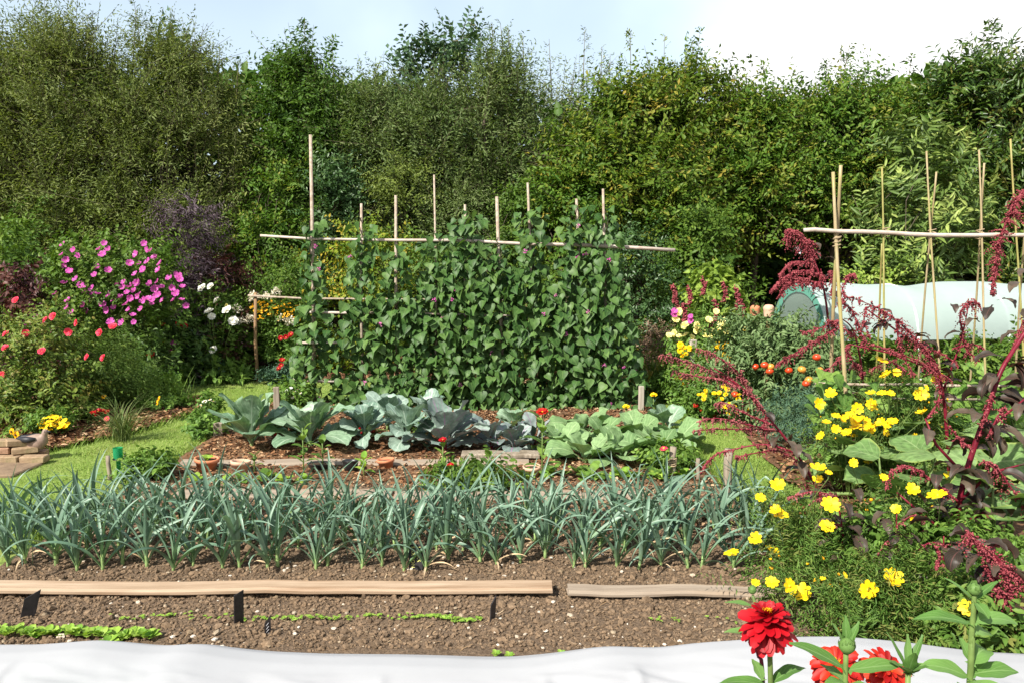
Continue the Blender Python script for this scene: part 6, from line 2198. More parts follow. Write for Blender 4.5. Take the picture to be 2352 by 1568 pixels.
def right_plants():
    rg = np.random.default_rng(71)
    T = dict(tpl=OVATE, twigs=False)
    kw = dict(ncl=46, nsh=7, nlf=8, L=(.1, .26), ll=.07, lw=.5, clr=.17, up=.5, core=.3, stem='stemgreen', nstem=6, rs=.006, tpl=OVATE, twigs=False)
    # far end of the right bed
    mb = MB()
    p = gnd(1515, 915, .02)
    o_rg = np.random.default_rng(72)
    for i in range(210):
        x = o_rg.uniform(-.30, .34)
        strap(mb, (x, o_rg.normal(0, .10), 0), o_rg.uniform(0, 6.28), R(o_rg.uniform(68, 89)), o_rg.uniform(.35, .62), o_rg.uniform(.018, .028), R(o_rg.uniform(20, 130)), o_rg.random(), n=7, fold=.5)
    o = mb.build('iris_clump', M['iris'], None, loc=(p[0], p[1] + .15, hz(p[0], p[1])))
    tag(o, 'thick clump of broad iris blades, some yellowed, at the end of the grass path', 'iris')
    r = bush('dried_seedhead_plant', 'brown dried flower heads standing above the iris blades', 'dried plant', 1512, 765, 9.4, 62, 'dry', 471, None, **dict(kw, ncl=40, ll=.05, lw=.3, L=(.08, .2), stem='stemdark'))
    r = bush('love_lies_bleeding', 'light green amaranth with hanging red tassels in the shade of the hedge', 'amaranth', 1645, 635, 9.3, 92, 'lightleaf', 472, None, **dict(kw, ncl=30, ll=.10, tpl=HEART, lw=.8, L=(.15, .35)))
    am = MB()
    base = np.array(r.location)
    for (u, v, l) in ((1552, 690, 50), (1568, 700, 40), (1580, 660, 40), (1640, 690, 50), (1660, 650, 45), (1690, 660, 50), (1612, 640, 36), (1700, 690, 40), (1545, 655, 40), (1625, 730, 40)):
        mb = MB()
        t = rg.random(160)
        P = np.array([at(u + 6 * math.sin(3 * q), v + l * q, 8.75) for q in t]) - base + rg.normal(0, .011, (160, 3))
        scat(mb, OCT, P, rand_dirs(160, rg), rand_dirs(160, rg), rg.uniform(.008, .014, 160), 1, rg.random(160))
        mb.build('tassel', M['amflower'], r)
    r = bush('pale_yellow_primrose', 'tall stems of pale yellow cupped flowers at the far end of the right bed', 'evening primrose', 1625, 735, 8.9, 80, 'weed', 473, None, **dict(kw, ncl=60, ll=.075, lw=.28, tpl=LEAF6))
    blooms(r, FL['lemon'], [at(u, v, 8.5 + rg.uniform(0, .2)) for u, v in ((1556, 722), (1552, 735), (1560, 715), (1570, 748), (1576, 745), (1602, 748), (1600, 760), (1645, 716), (1668, 762), (1658, 742), (1664, 735), (1550, 765), (1560, 772), (1575, 770), (1640, 762), (1635, 770), (1620, 772), (1677, 770), (1698, 763), (1628, 735), (1537, 770), (1612, 757), (1650, 757), (1590, 775), (1728, 752), (1712, 758), (1750, 745))], .042, 474)
    blooms(r, FL['mallow'], [at(u, v, 8.5) for u, v in ((1549, 717), (1547, 724), (1586, 728), (1588, 738))], .034, 475)
    r = bush('golden_marigold', 'cluster of golden marigolds beside the pale yellow flowers', 'marigold', 1660, 790, 8.3, 34, 'weed', 476, None, **dict(kw, ncl=20))
    blooms(r, FL['tagetes'], [at(u, v, 8.05) for u, v in ((1650, 785), (1660, 783), (1668, 790), (1655, 796), (1665, 800), (1673, 798), (1652, 806), (1662, 812), (1672, 816), (1680, 822), (1645, 795), (1684, 798))], .036, 477)
    r = bush('golden_marigold', 'golden marigolds left of the white topped stake', 'marigold', 1566, 790, 8.6, 26, 'weed', 478, None, **dict(kw, ncl=16))
    blooms(r, FL['tagetes'], [at(u, v, 8.35) for u, v in ((1563, 792), (1572, 798), (1562, 805), (1575, 812), (1568, 816), (1584, 800), (1600, 803))], .034, 479)
    r = bush('golden_marigold', 'low golden marigolds at the corner of the grass path', 'marigold', 1566, 862, 8.5, 34, 'weed', 480, None, **dict(kw, ncl=26))
    blooms(r, FL['tagetes'], [at(u, v, 8.25) for u, v in ((1553, 872), (1562, 868), (1570, 880), (1560, 890), (1575, 886), (1568, 895), (1582, 874))], .028, 481)
    bush('leafy_plant', 'green leafy plant behind the dusty pink amaranth', 'plant', 1610, 840, 8.3, 60, 'shrubgreen', 482, None, **kw)
    r = bush('yellow_marigold', 'bushy marigolds with small yellow flowers along the path edge', 'marigold', 1650, 878, 7.6, 66, 'weed', 483, None, **dict(kw, ncl=50, ll=.05))
    blooms(r, FL['tagetes'], region(rg, 26, [(1590, 900), (1640, 880), (1710, 880), (1720, 950), (1640, 950)], 7.25), .024, 484)
    r = bush('orange_nasturtium', 'low nasturtiums with a few orange flowers on the grass edge', 'nasturtium', 1628, 935, 7.7, 42, 'weed', 485, None, **dict(kw, ncl=22, ll=.05, lw=.9))
    blooms(r, FL['coral'], [at(u, v, 7.5) for u, v in ((1612, 938), (1620, 948), (1640, 955), (1598, 930))], .03, 486)
    # tomatoes
    tom = MB()
    lumps(tom, [(0, 0, 0)], 1, .86, rough=.04, rg=np.random.default_rng(3))
    sph = MB()
    n1, n2 = 14, 8
    V, F = [], []
    for i in range(n2 + 1):
        a = math.pi * i / n2
        for j in range(n1):
            b = 2 * math.pi * j / n1
            rr = math.sin(a) * (1 + .04 * math.cos(5 * b))
            V.append((rr * math.cos(b), rr * math.sin(b), .84 * math.cos(a) - (.10 if i == 0 else 0)))
    for i in range(n2):
        for j in range(n1):
            F.append((i * n1 + j, (i + 1) * n1 + j, (i + 1) * n1 + (j + 1) % n1, i * n1 + (j + 1) % n1))
    sph.add(V, [np.array(F)])
    t_red, t_or = sph.mesh('tomato', M['tomred']), sph.mesh('turning tomato', M['tomorange'])
    for i, (u, v, Y, hw, lab, fr) in enumerate(((1720, 745, 7.5, 62, 'grey green tomato plant around the pot capped stakes', ((1688, 905, 0), (1735, 842, 0))),
                                                (1800, 735, 7.2, 68, 'grey green tomato plant before the end of the tunnel', ((1768, 852, 0), (1756, 838, 0), (1770, 842, 1), (1812, 850, 0))),
                                                (1865, 800, 6.9, 60, 'grey green tomato plant with large ripe fruit behind the thick canes', ((1852, 880, 0), (1858, 872, 1), (1882, 850, 1), (1876, 820, 0), (1842, 848, 1))))):
        r = bush('tomato_plant', lab, 'tomato', u, v, Y, hw, 'tomato', 490 + i, 'tomato plants', **dict(kw, ncl=80, ll=.07, lw=.4, L=(.1, .26), up=.1, nsh=7, clr=.2))
        b = np.array(r.location)
        for (fu, fv, k) in fr:
            put('tomato', t_or if k else t_red, r, at(fu, fv, Y - .42) - b, (rg.normal(0, .2), rg.normal(0, .2), 1), .034)
    o_ = bush('tall_leafy_plant', 'grey green leafy stems between the tomatoes and the tunnel legs', 'plant', 1990, 800, 7.3, 90, 'shrubgreen', 495, None, **dict(kw, ncl=50))
    bush('tall_leafy_plant', 'dark green leaves in the shade beneath the tunnel', 'plant', 2180, 800, 7.9, 150, 'shrubgreen', 496, None, **dict(kw, ncl=70))
    bush('tall_leafy_plant', 'green leaves below the right end of the tunnel', 'plant', 2330, 800, 7.4, 90, 'shrubgreen', 497, None, **dict(kw, ncl=50))
    bush('carrot_clump', 'feathery blue green carrot tops behind the amaranth stem', 'carrot', 1835, 935, 6.3, 72, 'carrot', 498, None, **dict(kw, ncl=60, nsh=8, nlf=12, ll=.035, lw=.2, L=(.1, .22), tpl=LEAF6, up=.6))
    for (lab, u, v, Y, hw, leaf, sd) in (('leafy weeds over the soil between the squash and the cosmos', 2020, 1215, 3.9, 120, 'weed', 551), ('leafy green growth under the tall bean canes', 2120, 960, 5.4, 190, 'bean2', 552), ('low green weeds in the corner before the crimson plumes', 2240, 1400, 3.05, 110, 'cosmosleaf', 553), ('leafy weeds at the foot of the stout amaranth', 2230, 1240, 3.75, 120, 'weed', 554), ('low weeds along the path side of the cosmos', 1880, 1240, 4.1, 70, 'cosmosleaf', 555)):
        bush('wild_plant', lab, 'weed', u, v, Y, hw, leaf, sd, None, **dict(kw, ncl=42, ll=.055, L=(.06, .16), clr=.12))
    # squash
    for i, (u, v, n, lab) in enumerate(((1960, 1150, 9, 'squash plant with broad pale leaves at the near left of its patch'), (2080, 1130, 12, 'squash plant with broad leaves below the yellow cosmos'), (2190, 1120, 12, 'squash plant with a yellow flower behind the dark amaranth leaves'), (2310, 1130, 12, 'squash plant at the right edge with cupped leaves'), (2060, 1230, 9, 'squash plant reaching forward into the cosmos'), (2290, 1300, 12, 'nearest squash plant with very large pale leaves at the right edge'), (2190, 1210, 8, 'squash plant in the middle of its patch'))):
        rg2 = np.random.default_rng(560 + i)
        Y = gnd(u, v, .02)[1]
        p = gnd(u, v, .02)
        r = thing('squash_plant', lab, 'squash', (p[0], p[1], hz(p[0], p[1])), 'squash plants in the right bed')
        mb = MB()
        tube(mb, [(-.25, .05, .03), (0, 0, .04), (.2, -.06, .05), (.36, .02, .04)], .012, 8)
        mb.build('vine', M['stemgreen'], r)
        for k in range(n):
            az = rg2.uniform(0, 6.28)
            h = rg2.uniform(.18, .46)
            x, y = rg2.normal(0, .16), rg2.normal(0, .14)
            mb = MB()
            tube(mb, [(x * .4, y * .4, .04), (x * .8, y * .8, h * .6), (x, y, h)], [.009, .007, .005], 6)
            mb.build('leaf_stalk', M['stemgreen'], r)
            mb = MB()
            broadleaf(mb, (x, y, h), az, R(rg2.uniform(-5, 30)), rg2.uniform(.17, .27), rg2.uniform(.20, .30), R(rg2.uniform(30, 75)), np.clip(rg2.normal(.5, .25), 0, 1), cup=rg2.uniform(-.15, .30), ruffle=.03, freq=1.6, stalk=.02, nt=10, ns=10, shape='round', rg=rg2, roll=rg2.normal(0, .3), stalk_w=.012)
            mb.build('leaf', M['squash'], r)
        if i in (2,):
            put('flower', FL['cosmosback'], r, at(2190, 1103, 4.7) - np.array(r.location), (-.1, -.4, 1), .06)


right_plants()


# ------------------------------------------------------------------ yellow cosmos
def cosmos():
    rg = np.random.default_rng(91)
    G = 'yellow cosmos plants'
    kw = dict(nsh=6, nlf=13, ll=.045, lw=.15, L=(.10, .26), clr=.12, up=.55, core=.2, stem='stemgreen', nstem=9, rs=.004, tpl=LEAF2, twigs=False, side=1.1)
    # (label, u, v top of leaves, Y, half width, clumps, [(u, v, size, kind)])
    sets = [('yellow cosmos with a dense cluster of flowers before the cane frame', 1965, 965, 5.15, 95, 60, [(1880, 927, 11), (1908, 905, 11), (1898, 972, 9), (1920, 955, 9), (1946, 958, 10), (1935, 963, 8), (1970, 937, 11), (1952, 950, 8), (1920, 985, 9), (1945, 992, 10), (1958, 1000, 9), (1963, 965, 11), (1978, 966, 11), (1990, 968, 10), (1985, 980, 11), (1976, 990, 9), (1965, 980, 10), (1999, 985, 11), (2010, 980, 11), (2003, 928, 11), (2000, 905, 9), (2025, 903, 10), (2025, 970, 10), (2030, 992, 9), (2035, 975, 9), (2050, 967, 10), (2115, 905, 13), (2120, 912, 12), (2118, 950, 12), (2102, 1005, 9), (1995, 1060, 9), (1972, 982, 10), (1885, 1000, 9)]),
            ('yellow cosmos with single flowers high among the canes', 2080, 880, 5.3, 70, 34, [(2025, 828, 12), (2035, 860, 12), (2060, 855, 8), (2155, 868, 11), (2045, 905, 8), (2150, 870, 9)]),
            ('yellow cosmos with the lone orange flower by the red amaranth stalk', 2150, 930, 5.0, 50, 20, [(2128, 890, 6)]),
            ('yellow cosmos leaning over the right end of the leeks', 1800, 1170, 3.9, 80, 22, [(1878, 1078, 15), (1878, 1102, 10), (1904, 1085, 7), (1786, 1115, 14), (1746, 1142, 10), (1788, 1180, 18), (1908, 1158, 17), (1900, 1208, 14), (1736, 1238, 13), (1680, 1270, 15), (1773, 1268, 15), (1782, 1172, 11)]),
            ('yellow cosmos with four flowers dangling over the grey board', 1850, 1290, 3.35, 85, 26, [(1773, 1337, 13), (1813, 1345, 16), (1846, 1363, 19), (1735, 1338, 9), (1993, 1353, 18), (2050, 1330, 20), (1890, 1330, 6)]),
            ('feathery yellow cosmos at the right before the crimson tassels', 2120, 1330, 3.15, 130, 46, [(2220, 1395, 15), (2245, 1390, 9)]),
            ('yellow cosmos with large pale flowers between the dark amaranth leaves', 2080, 1160, 4.0, 110, 26, [(2154, 1137, 19), (2095, 1125, 13), (2058, 1168, 10), (1960, 1062, 9), (2098, 1190, 6), (1890, 1200, 6), (2030, 1095, 8)]),
            ('leafy cosmos with hardly a flower filling the corner behind the fleece', 1990, 1400, 3.05, 110, 40, [(1940, 1320, 7)])]
    for i, (lab, u, v, Y, hw, ncl, fl) in enumerate(sets):
        r = bush('cosmos_plant', lab, 'cosmos', u, v, Y, hw, 'cosmosleaf', 900 + i, G, **dict(kw, ncl=ncl))
        b = np.array(r.location)
        mb = MB()
        for j, (fu, fv, s) in enumerate(fl):
            yy = Y - .30 + rg.normal(0, .06)
            P = at(fu, fv, yy)
            n = norm(np.array((-.25, -.75, .75)) + rg.normal(0, .45, 3))
            size = s * yy / PXF * 1.3
            put('flower', FL['cosmos'] if rg.random() < .65 else FL['cosmosback'], r, P - b, n, size, rg.uniform(0, 6))
            q = P - b - n * .004
            foot = q * np.array((.5, .5, 0)) + np.array((0, 0, max(.02, q[2] - .45)))
            mid = (q + foot) / 2 + np.array((rg.normal(0, .03), .02, .04))
            tube(mb, [foot, mid, q - n * .03, q], [.003, .0024, .002, .002], 5)
        mb.build('flower_stalks', M['stemgreen'], r)
        # buds and faded heads
        mb = MB()
        k = 14
        Pb = np.array([at(u + rg.uniform(-1, 1) * hw, v + rg.uniform(-30, 60), Y + rg.normal(0, .12)) for _ in range(k)]) - b
        lumps(mb, Pb, rg.uniform(.006, .010, k), 1.0, rough=.2, rg=rg)
        mb.build('buds', M['p_dark'] if i % 2 else M['p_gold'], r)


cosmos()


# ------------------------------------------------------------------ amaranths
def curve(pts, n):
    P = np.asarray(pts, float)
    t = np.linspace(0, len(P) - 1, n)
    out = []
    for x in t:
        i = int(min(x, len(P) - 2))
        f = x - i
        p0, p1, p2, p3 = P[max(i - 1, 0)], P[i], P[i + 1], P[min(i + 2, len(P) - 1)]
        out.append(.5 * ((2 * p1) + (-p0 + p2) * f + (2 * p0 - 5 * p1 + 4 * p2 - p3) * f * f + (-p0 + 3 * p1 - 3 * p2 + p3) * f ** 3))
    return np.array(out)


def panicle(root, base, pts, thick, seed, mat='amflower', dens=1.0, size=.0085, hang=.6, shrink=.66):
    """flower tassel: short knobbly side sprigs set round a bending axis"""
    rg = np.random.default_rng(seed)
    A = curve(pts, 40)
    ln = np.linalg.norm(np.diff(A, axis=0), axis=1).sum()
    size = size * shrink
    ns = int(ln / .0068 * dens)
    t = rg.random(ns)
    i = np.minimum((t * 39).astype(int), 38)
    P0 = A[i] + (A[i + 1] - A[i]) * (t * 39 - i)[:, None]
    d = norm(rand_dirs(ns, rg) + np.array((0, -.15, -hang * .5)))
    L_ = thick * rg.uniform(.35, 1.15, ns) * np.sin(math.pi * (.12 + .80 * t)) ** .6 * (.55 + .9 * vnoise(t * 9, t * 0 + seed, 1.0, 3))
    m = 8
    tau = np.linspace(.1, 1, m)
    P = P0[:, None] + d[:, None] * (L_[:, None] * tau)[:, :, None]
    P[:, :, 2] -= hang * L_[:, None] * tau ** 2 * .8
    P = P.reshape(-1, 3) + rg.normal(0, size * .35, (ns * m, 3))
    mb = MB()
    k = len(P)
    scat(mb, OCT, P - base, rand_dirs(k, rg), rand_dirs(k, rg), size * rg.uniform(.6, 1.3, k) * np.tile(1.15 - .4 * tau, ns), rg.uniform(.7, 1.1, k), np.clip(rg.normal(.45, .25, k), 0, 1))
    tube(mb, A - base, np.linspace(.006, .002, 40), 5, 1)
    mb.build('tassel', [M[mat], M['stempurple']], root)


def amleaf(root, base, p, az, el, ln, wid, curl, rg, roll=0.0):
    mb = MB()
    broadleaf(mb, np.asarray(p) - base, az, R(el), ln * .82, wid * .72, R(curl), rg.random(), cup=.34, ruffle=.06, freq=2.6, stalk=.22, nt=12, ns=6, shape='lance', rg=rg, roll=roll, stalk_w=.006)
    mb.build('leaf', M['amleaf'], root)


def amaranths():
    rg = np.random.default_rng(95)
    G = 'amaranths in the right bed'
    # the leaning one with dusty tassels
    Y = 4.3
    b = at(1945, 1255, 4.35)
    b[2] = 0.03
    r = thing('amaranth_plant', 'amaranth leaning far left with dusty pink tassels over the grass path', 'amaranth', b, G)
    S = curve([b, at(1908, 1180, 4.3), at(1858, 1086, 4.28), at(1811, 1015, 4.28), at(1750, 941, 4.3), at(1697, 884, 4.32), at(1640, 845, 4.35)], 30)
    mb = MB()
    tube(mb, S - b, np.linspace(.010, .004, 30), 8)
    mb.build('stem', M['stempurple'], r)
    for i, (pts, th, de) in enumerate((([(1745, 925), (1690, 880), (1630, 850), (1570, 828), (1518, 814)], .085, 1.1), ([(1720, 900), (1690, 850), (1640, 815), (1600, 800)], .06, .9), ([(1700, 890), (1650, 870), (1590, 862), (1545, 850)], .055, .9),
                                       ([(1770, 960), (1745, 930), (1720, 890), (1700, 850)], .05, .8), ([(1790, 990), (1720, 975), (1650, 960), (1605, 968)], .05, .8), ([(1775, 975), (1715, 950), (1665, 925), (1640, 930)], .05, .8), ([(1780, 985), (1715, 985), (1640, 985), (1590, 990)], .03, .6),
                                       ([(1850, 1070), (1790, 1035), (1735, 1040), (1690, 1050)], .035, .8), ([(1830, 1040), (1760, 1020), (1690, 1030), (1640, 1045), (1610, 1085)], .03, .8), ([(1760, 950), (1755, 1000), (1790, 1030)], .03, .6), ([(1900, 1165), (1860, 1130), (1850, 1090)], .02, .5))):
        panicle(r, b, [at(u, v, 4.28 + .05 * math.sin(i * 2.1 + j)) for j, (u, v) in enumerate(pts)], th, 950 + i, 'amdusty' if i < 7 else 'amflower', de, .0075)
    for (u, v, az, el, ln, w, cu) in ((1800, 1005, -1.2, -10, .17, .07, 60), (1812, 1020, 2.9, 20, .18, .075, 120), (1815, 1030, -.9, 0, .20, .08, 80), (1790, 1000, -2.2, 10, .16, .07, 110), (1835, 1050, -1.6, -20, .17, .07, 60), (1850, 1080, 2.6, 20, .18, .07, 130), (1865, 1105, -.6, 10, .18, .07, 100), (1820, 1020, -1.7, 20, .2, .085, 120), (1740, 930, 2.4, 15, .12, .05, 100), (1752, 945, -1.0, 0, .12, .05, 90), (1880, 1130, 3.0, 10, .17, .07, 120), (1805, 1015, 1.0, 30, .16, .07, 110)):
        amleaf(r, b, at(u, v, Y), az, el, ln, w, cu, rg, rg.normal(0, .4))
    # the stout dark leaved one at the right edge
    Y = 3.9
    b = at(2190, 1330, 3.95)
    b[2] = 0.03
    r = thing('amaranth_plant', 'stout amaranth with a thick crimson stalk and large dark leaves at the right edge', 'amaranth', b, G)
    S = curve([b, at(2195, 1200, 3.93), at(2215, 1100, 3.9), at(2243, 1010, 3.9), at(2272, 930, 3.92), at(2300, 850, 3.95), at(2350, 770, 4.0), at(2400, 690, 4.0)], 36)
    mb = MB()
    tube(mb, S - b, np.linspace(.017, .009, 36), 10)
    for (p0, p1, p2) in (((2205, 1150), (2275, 1085), (2370, 1060)), ((2200, 1190), (2120, 1220), (2040, 1235)), ((2200, 1210), (2280, 1165), (2370, 1150)), ((2215, 1090), (2150, 1020), (2125, 960)), ((2240, 1010), (2300, 960), (2360, 910)), ((2195, 1240), (2130, 1190), (2060, 1130))):
        tube(mb, [at(*p0, Y) - b, at(*p1, Y - .06) - b, at(*p2, Y - .02) - b], [.009, .007, .004], 7)
    mb.build('stem', M['stempurple'], r)
    lv = []
    for k in range(44):
        q = rg.uniform(.16, .80)
        p = S[int(q * 35)] + rg.normal(0, .012, 3)
        lv.append((p, rg.uniform(-2.9, .2) if rg.random() < .8 else rg.uniform(0, 6.28), rg.uniform(5, 45), rg.uniform(.17, .27), rg.uniform(.065, .10), rg.uniform(90, 170)))
    for (u, v) in ((2130, 1220), (2090, 1228), (2060, 1132), (2110, 1175), (2280, 1085), (2330, 1070), (2290, 1160), (2340, 1155), (2150, 1020), (2135, 985), (2310, 955), (2345, 925), (2230, 1085), (2250, 1080), (2180, 1085), (2150, 1090)):
        lv.append((at(u, v, Y - .03), rg.uniform(-3, 0), rg.uniform(0, 40), rg.uniform(.16, .25), rg.uniform(.065, .095), rg.uniform(80, 160)))
    for a in lv:
        amleaf(r, b, *a, rg, rg.normal(0, .5))
    for i, (pts, th, de) in enumerate((([(2262, 1060), (2290, 1075), (2330, 1130), (2370, 1180)], .06, 1.1), ([(2200, 1150), (2150, 1110), (2090, 1070), (2045, 1085), (2035, 1120)], .035, 1), ([(2120, 1240), (2110, 1290), (2095, 1310)], .03, .8), ([(2130, 960), (2150, 930), (2160, 900)], .03, .8), ([(2270, 1000), (2290, 960), (2310, 930)], .04, .8), ([(2235, 1030), (2205, 1010), (2180, 975)], .03, .8), ([(2280, 900), (2262, 960), (2250, 1000)], .035, 1.0))):
        panicle(r, b, [at(u, v, Y - .10) for u, v in pts], th, 970 + i, 'amflower', de, .0085)
    # the nearest plumes, low at the right
    Y = 3.0
    b = at(2345, 1540, 3.05)
    b[2] = 0.02
    r = thing('amaranth_plant', 'low amaranth with full pinkish crimson plumes nearest the viewer at the right edge', 'amaranth', b, G)
    S = curve([b, at(2320, 1420, Y), at(2280, 1310, Y), at(2235, 1240, Y)], 20)
    mb = MB()
    tube(mb, S - b, np.linspace(.010, .004, 20), 8)
    mb.build('stem', M['stempurple'], r)
    for i, (pts, th, de) in enumerate((([(2225, 1225), (2262, 1262), (2300, 1300), (2330, 1360), (2352, 1430)], .075, 2.4), ([(2280, 1270), (2320, 1310), (2352, 1340), (2390, 1380)], .07, 1.9), ([(2270, 1300), (2290, 1350), (2320, 1400), (2345, 1460)], .055, 1.6), ([(2150, 1255), (2160, 1280), (2150, 1300)], .03, .8))):
        panicle(r, b, [at(u, v, Y - .05) for u, v in pts], th, 1110 + i, 'amflower', de, .0085)
    for k in range(16):
        p = S[int(rg.uniform(.2, 1) * 19)] + rg.normal(0, .02, 3)
        amleaf(r, b, p, rg.uniform(-3.1, 0), rg.uniform(0, 45), rg.uniform(.14, .22), rg.uniform(.06, .09), rg.uniform(80, 160), rg, rg.normal(0, .5))
    # low leafy dark ones among the cosmos
    for j, (u, vb, vt, Y, lab, nl) in enumerate(((2050, 1400, 1180, 3.55, 'low dark leaved amaranth in the middle of the cosmos', 26), (1930, 1330, 1130, 3.8, 'thin dark leaved amaranth behind the leaning flowers at the leek end', 18), (2160, 1400, 1230, 3.5, 'dark leaved amaranth below the thick crimson stalk', 26))):
        b = at(u, vb, Y)
        b[2] = .02
        r = thing('amaranth_plant', lab, 'amaranth', b, G)
        S = curve([b, at(u + 6, (vb + vt) / 2, Y), at(u + rg.normal(0, 14), vt, Y)], 14)
        mb = MB()
        tube(mb, S - b, np.linspace(.008, .003, 14), 7)
        mb.build('stem', M['stempurple'], r)
        for k in range(nl):
            q = rg.uniform(.25, 1)
            amleaf(r, b, S[int(q * 13)] + rg.normal(0, .03, 3), rg.uniform(-3.3, .2), rg.uniform(0, 50), rg.uniform(.13, .2), rg.uniform(.055, .085), rg.uniform(70, 160), rg, rg.normal(0, .5))
        for k in range(4):
            q = S[int(rg.uniform(.5, 1) * 13)]
            e = q + np.array((rg.normal(0, .10), -.03, rg.uniform(-.05, .06)))
            panicle(r, b, [q, (q + e) / 2 + np.array((0, 0, .03)), e], .025, 1140 + 10 * j + k, 'amdusty', .7, .0075)
    # crimson one arching in front of the tunnel
    Y = 4.9
    b = at(2185, 1120, 4.95)
    b[2] = 0.03
    r = thing('amaranth_plant', 'amaranth with long crimson tassels arching across the pale tunnel', 'amaranth', b, G)
    S = curve([b, at(2175, 1000, Y), at(2165, 900, Y), at(2140, 820, Y), at(2060, 760, Y), at(1990, 710, Y)], 30)
    mb = MB()
    tube(mb, S - b, np.linspace(.013, .004, 30), 8)
    tube(mb, [at(2165, 900, Y) - b, at(2195, 820, Y) - b, at(2215, 750, Y) - b, at(2225, 700, Y) - b], [.008, .006, .005, .003], 7)
    tube(mb, [at(2150, 850, Y) - b, at(2040, 810, Y) - b, at(1950, 790, Y) - b], [.006, .005, .003], 7)
    mb.build('stem', M['stempurple'], r)
    for i, (pts, th, de) in enumerate((([(2150, 850), (2120, 800), (2070, 745), (2010, 705), (1940, 680)], .075, 1.5), ([(2215, 770), (2205, 725), (2225, 695), (2250, 700)], .08, 1.4), ([(2180, 870), (2120, 835), (2060, 810), (2000, 790)], .05, 1), ([(2060, 735), (2062, 770), (2075, 820), (2100, 860)], .05, 1.1), ([(1990, 705), (1985, 740), (2000, 780)], .05, .9), ([(2190, 800), (2230, 790), (2260, 800)], .04, .8), ([(2160, 900), (2150, 860), (2130, 830)], .05, .9), ([(2200, 840), (2160, 810), (2100, 795)], .04, .8), ([(2250, 830), (2220, 800), (2210, 760)], .05, .9))):
        panicle(r, b, [at(u, v, Y - .08) for u, v in pts], th, 990 + i, 'amflower', de, .0085)
    for k in range(22):
        p = S[int(rg.uniform(.35, .95) * 29)] + rg.normal(0, .02, 3)
        amleaf(r, b, p, rg.uniform(-3.2, .4), rg.uniform(0, 40), rg.uniform(.12, .19), rg.uniform(.05, .07), rg.uniform(70, 150), rg, rg.normal(0, .5))
    for (u, v, az, el, ln, w, cu) in ((2290, 690, -1.2, 20, .18, .075, 120), (2280, 700, -2.4, -20, .18, .09, 50), (2250, 740, -2.6, 30, .2, .07, 120), (2225, 770, 2.8, 25, .18, .07, 110), (2185, 700, -1.8, 10, .14, .06, 110)):
        amleaf(r, b, at(u, v, Y - .12), az, el, ln, w, cu, rg)
    # hanging tassel at the right edge
    Y = 4.4
    b = at(2420, 1180, 4.45)
    b[2] = .03
    r = thing('amaranth_plant', 'amaranth outside the right edge with one long crimson tassel hanging into view', 'amaranth', b, G)
    S = curve([b, at(2400, 800, Y), at(2390, 560, Y), at(2352, 440, Y)], 24)
    mb = MB()
    tube(mb, S - b, np.linspace(.014, .005, 24), 8)
    mb.build('stem', M['stempurple'], r)
    for i, (pts, th, de) in enumerate((([(2375, 420), (2345, 445), (2315, 500), (2295, 560), (2285, 620), (2278, 675)], .075, 2.0), ([(2345, 450), (2325, 480), (2345, 510)], .06, 1.2), ([(2380, 700), (2350, 740), (2330, 800)], .05, 1))):
        panicle(r, b, [at(u, v, Y - .05) for u, v in pts], th, 1010 + i, 'amflower', de, .009, .4)
    for (u, v, az, el, ln, w, cu) in ((2352, 650, -2.6, 10, .2, .08, 90), (2356, 700, -2.0, -30, .18, .09, 40), (2360, 760, 3.0, 0, .2, .09, 80), (2362, 620, -2.4, 10, .2, .07, 70)):
        amleaf(r, b, at(u, v, Y), az, el, ln, w, cu, rg)
    # the bright plumes behind the tunnel end
    Y = 7.6
    b = at(1900, 960, Y)
    b[2] = .03
    r = thing('amaranth_plant', 'amaranth with drooping bright crimson plumes above the rounded tunnel end', 'amaranth', b, G)
    S = curve([b, at(1905, 800, Y), at(1895, 680, Y), at(1870, 600, Y), at(1835, 545, Y)], 26)
    mb = MB()
    tube(mb, S - b, np.linspace(.016, .005, 26), 8)
    mb.build('stem', M['stempurple'], r)
    for i, (pts, th, de) in enumerate((([(1865, 590), (1850, 560), (1832, 535), (1812, 530), (1806, 552)], .11, 2.2), ([(1845, 550), (1862, 560), (1870, 592)], .10, 1.6), ([(1875, 612), (1845, 602), (1815, 606), (1790, 634)], .055, 1.3), ([(1880, 630), (1850, 622), (1820, 626), (1800, 640)], .05, 1.0), ([(1885, 655), (1840, 640), (1800, 640), (1772, 668)], .06, 1.5), ([(1890, 650), (1845, 645), (1810, 650), (1790, 680)], .06, 1.2), ([(1870, 612), (1862, 625), (1858, 650)], .06, 1.0), ([(1885, 618), (1888, 640), (1880, 658)], .06, .9), ([(1915, 670), (1912, 640), (1905, 622)], .08, 1.1), ([(1925, 700), (1945, 640), (1965, 630)], .07, .9))):
        panicle(r, b, [at(u, v, Y - .35) for u, v in pts], th, 1030 + i, 'amflower', de, .014, .9)
    for k in range(16):
        p = S[int(rg.uniform(.3, .9) * 25)] + rg.normal(0, .03, 3)
        amleaf(r, b, p, rg.uniform(0, 6.28), rg.uniform(0, 40), rg.uniform(.14, .2), rg.uniform(.06, .08), rg.uniform(60, 130), rg)
    # short one with tassels pointing down left over the tomatoes
    Y = 5.9
    b = at(1975, 1060, Y)
    b[2] = .03
    r = thing('amaranth_plant', 'amaranth with straight crimson tassels slanting down over the tomatoes', 'amaranth', b, G)
    S = curve([b, at(1985, 950, Y), at(1980, 850, Y), at(1960, 760, Y), at(1930, 730, Y)], 22)
    mb = MB()
    tube(mb, S - b, np.linspace(.012, .004, 22), 8)
    mb.build('stem', M['stempurple'], r)
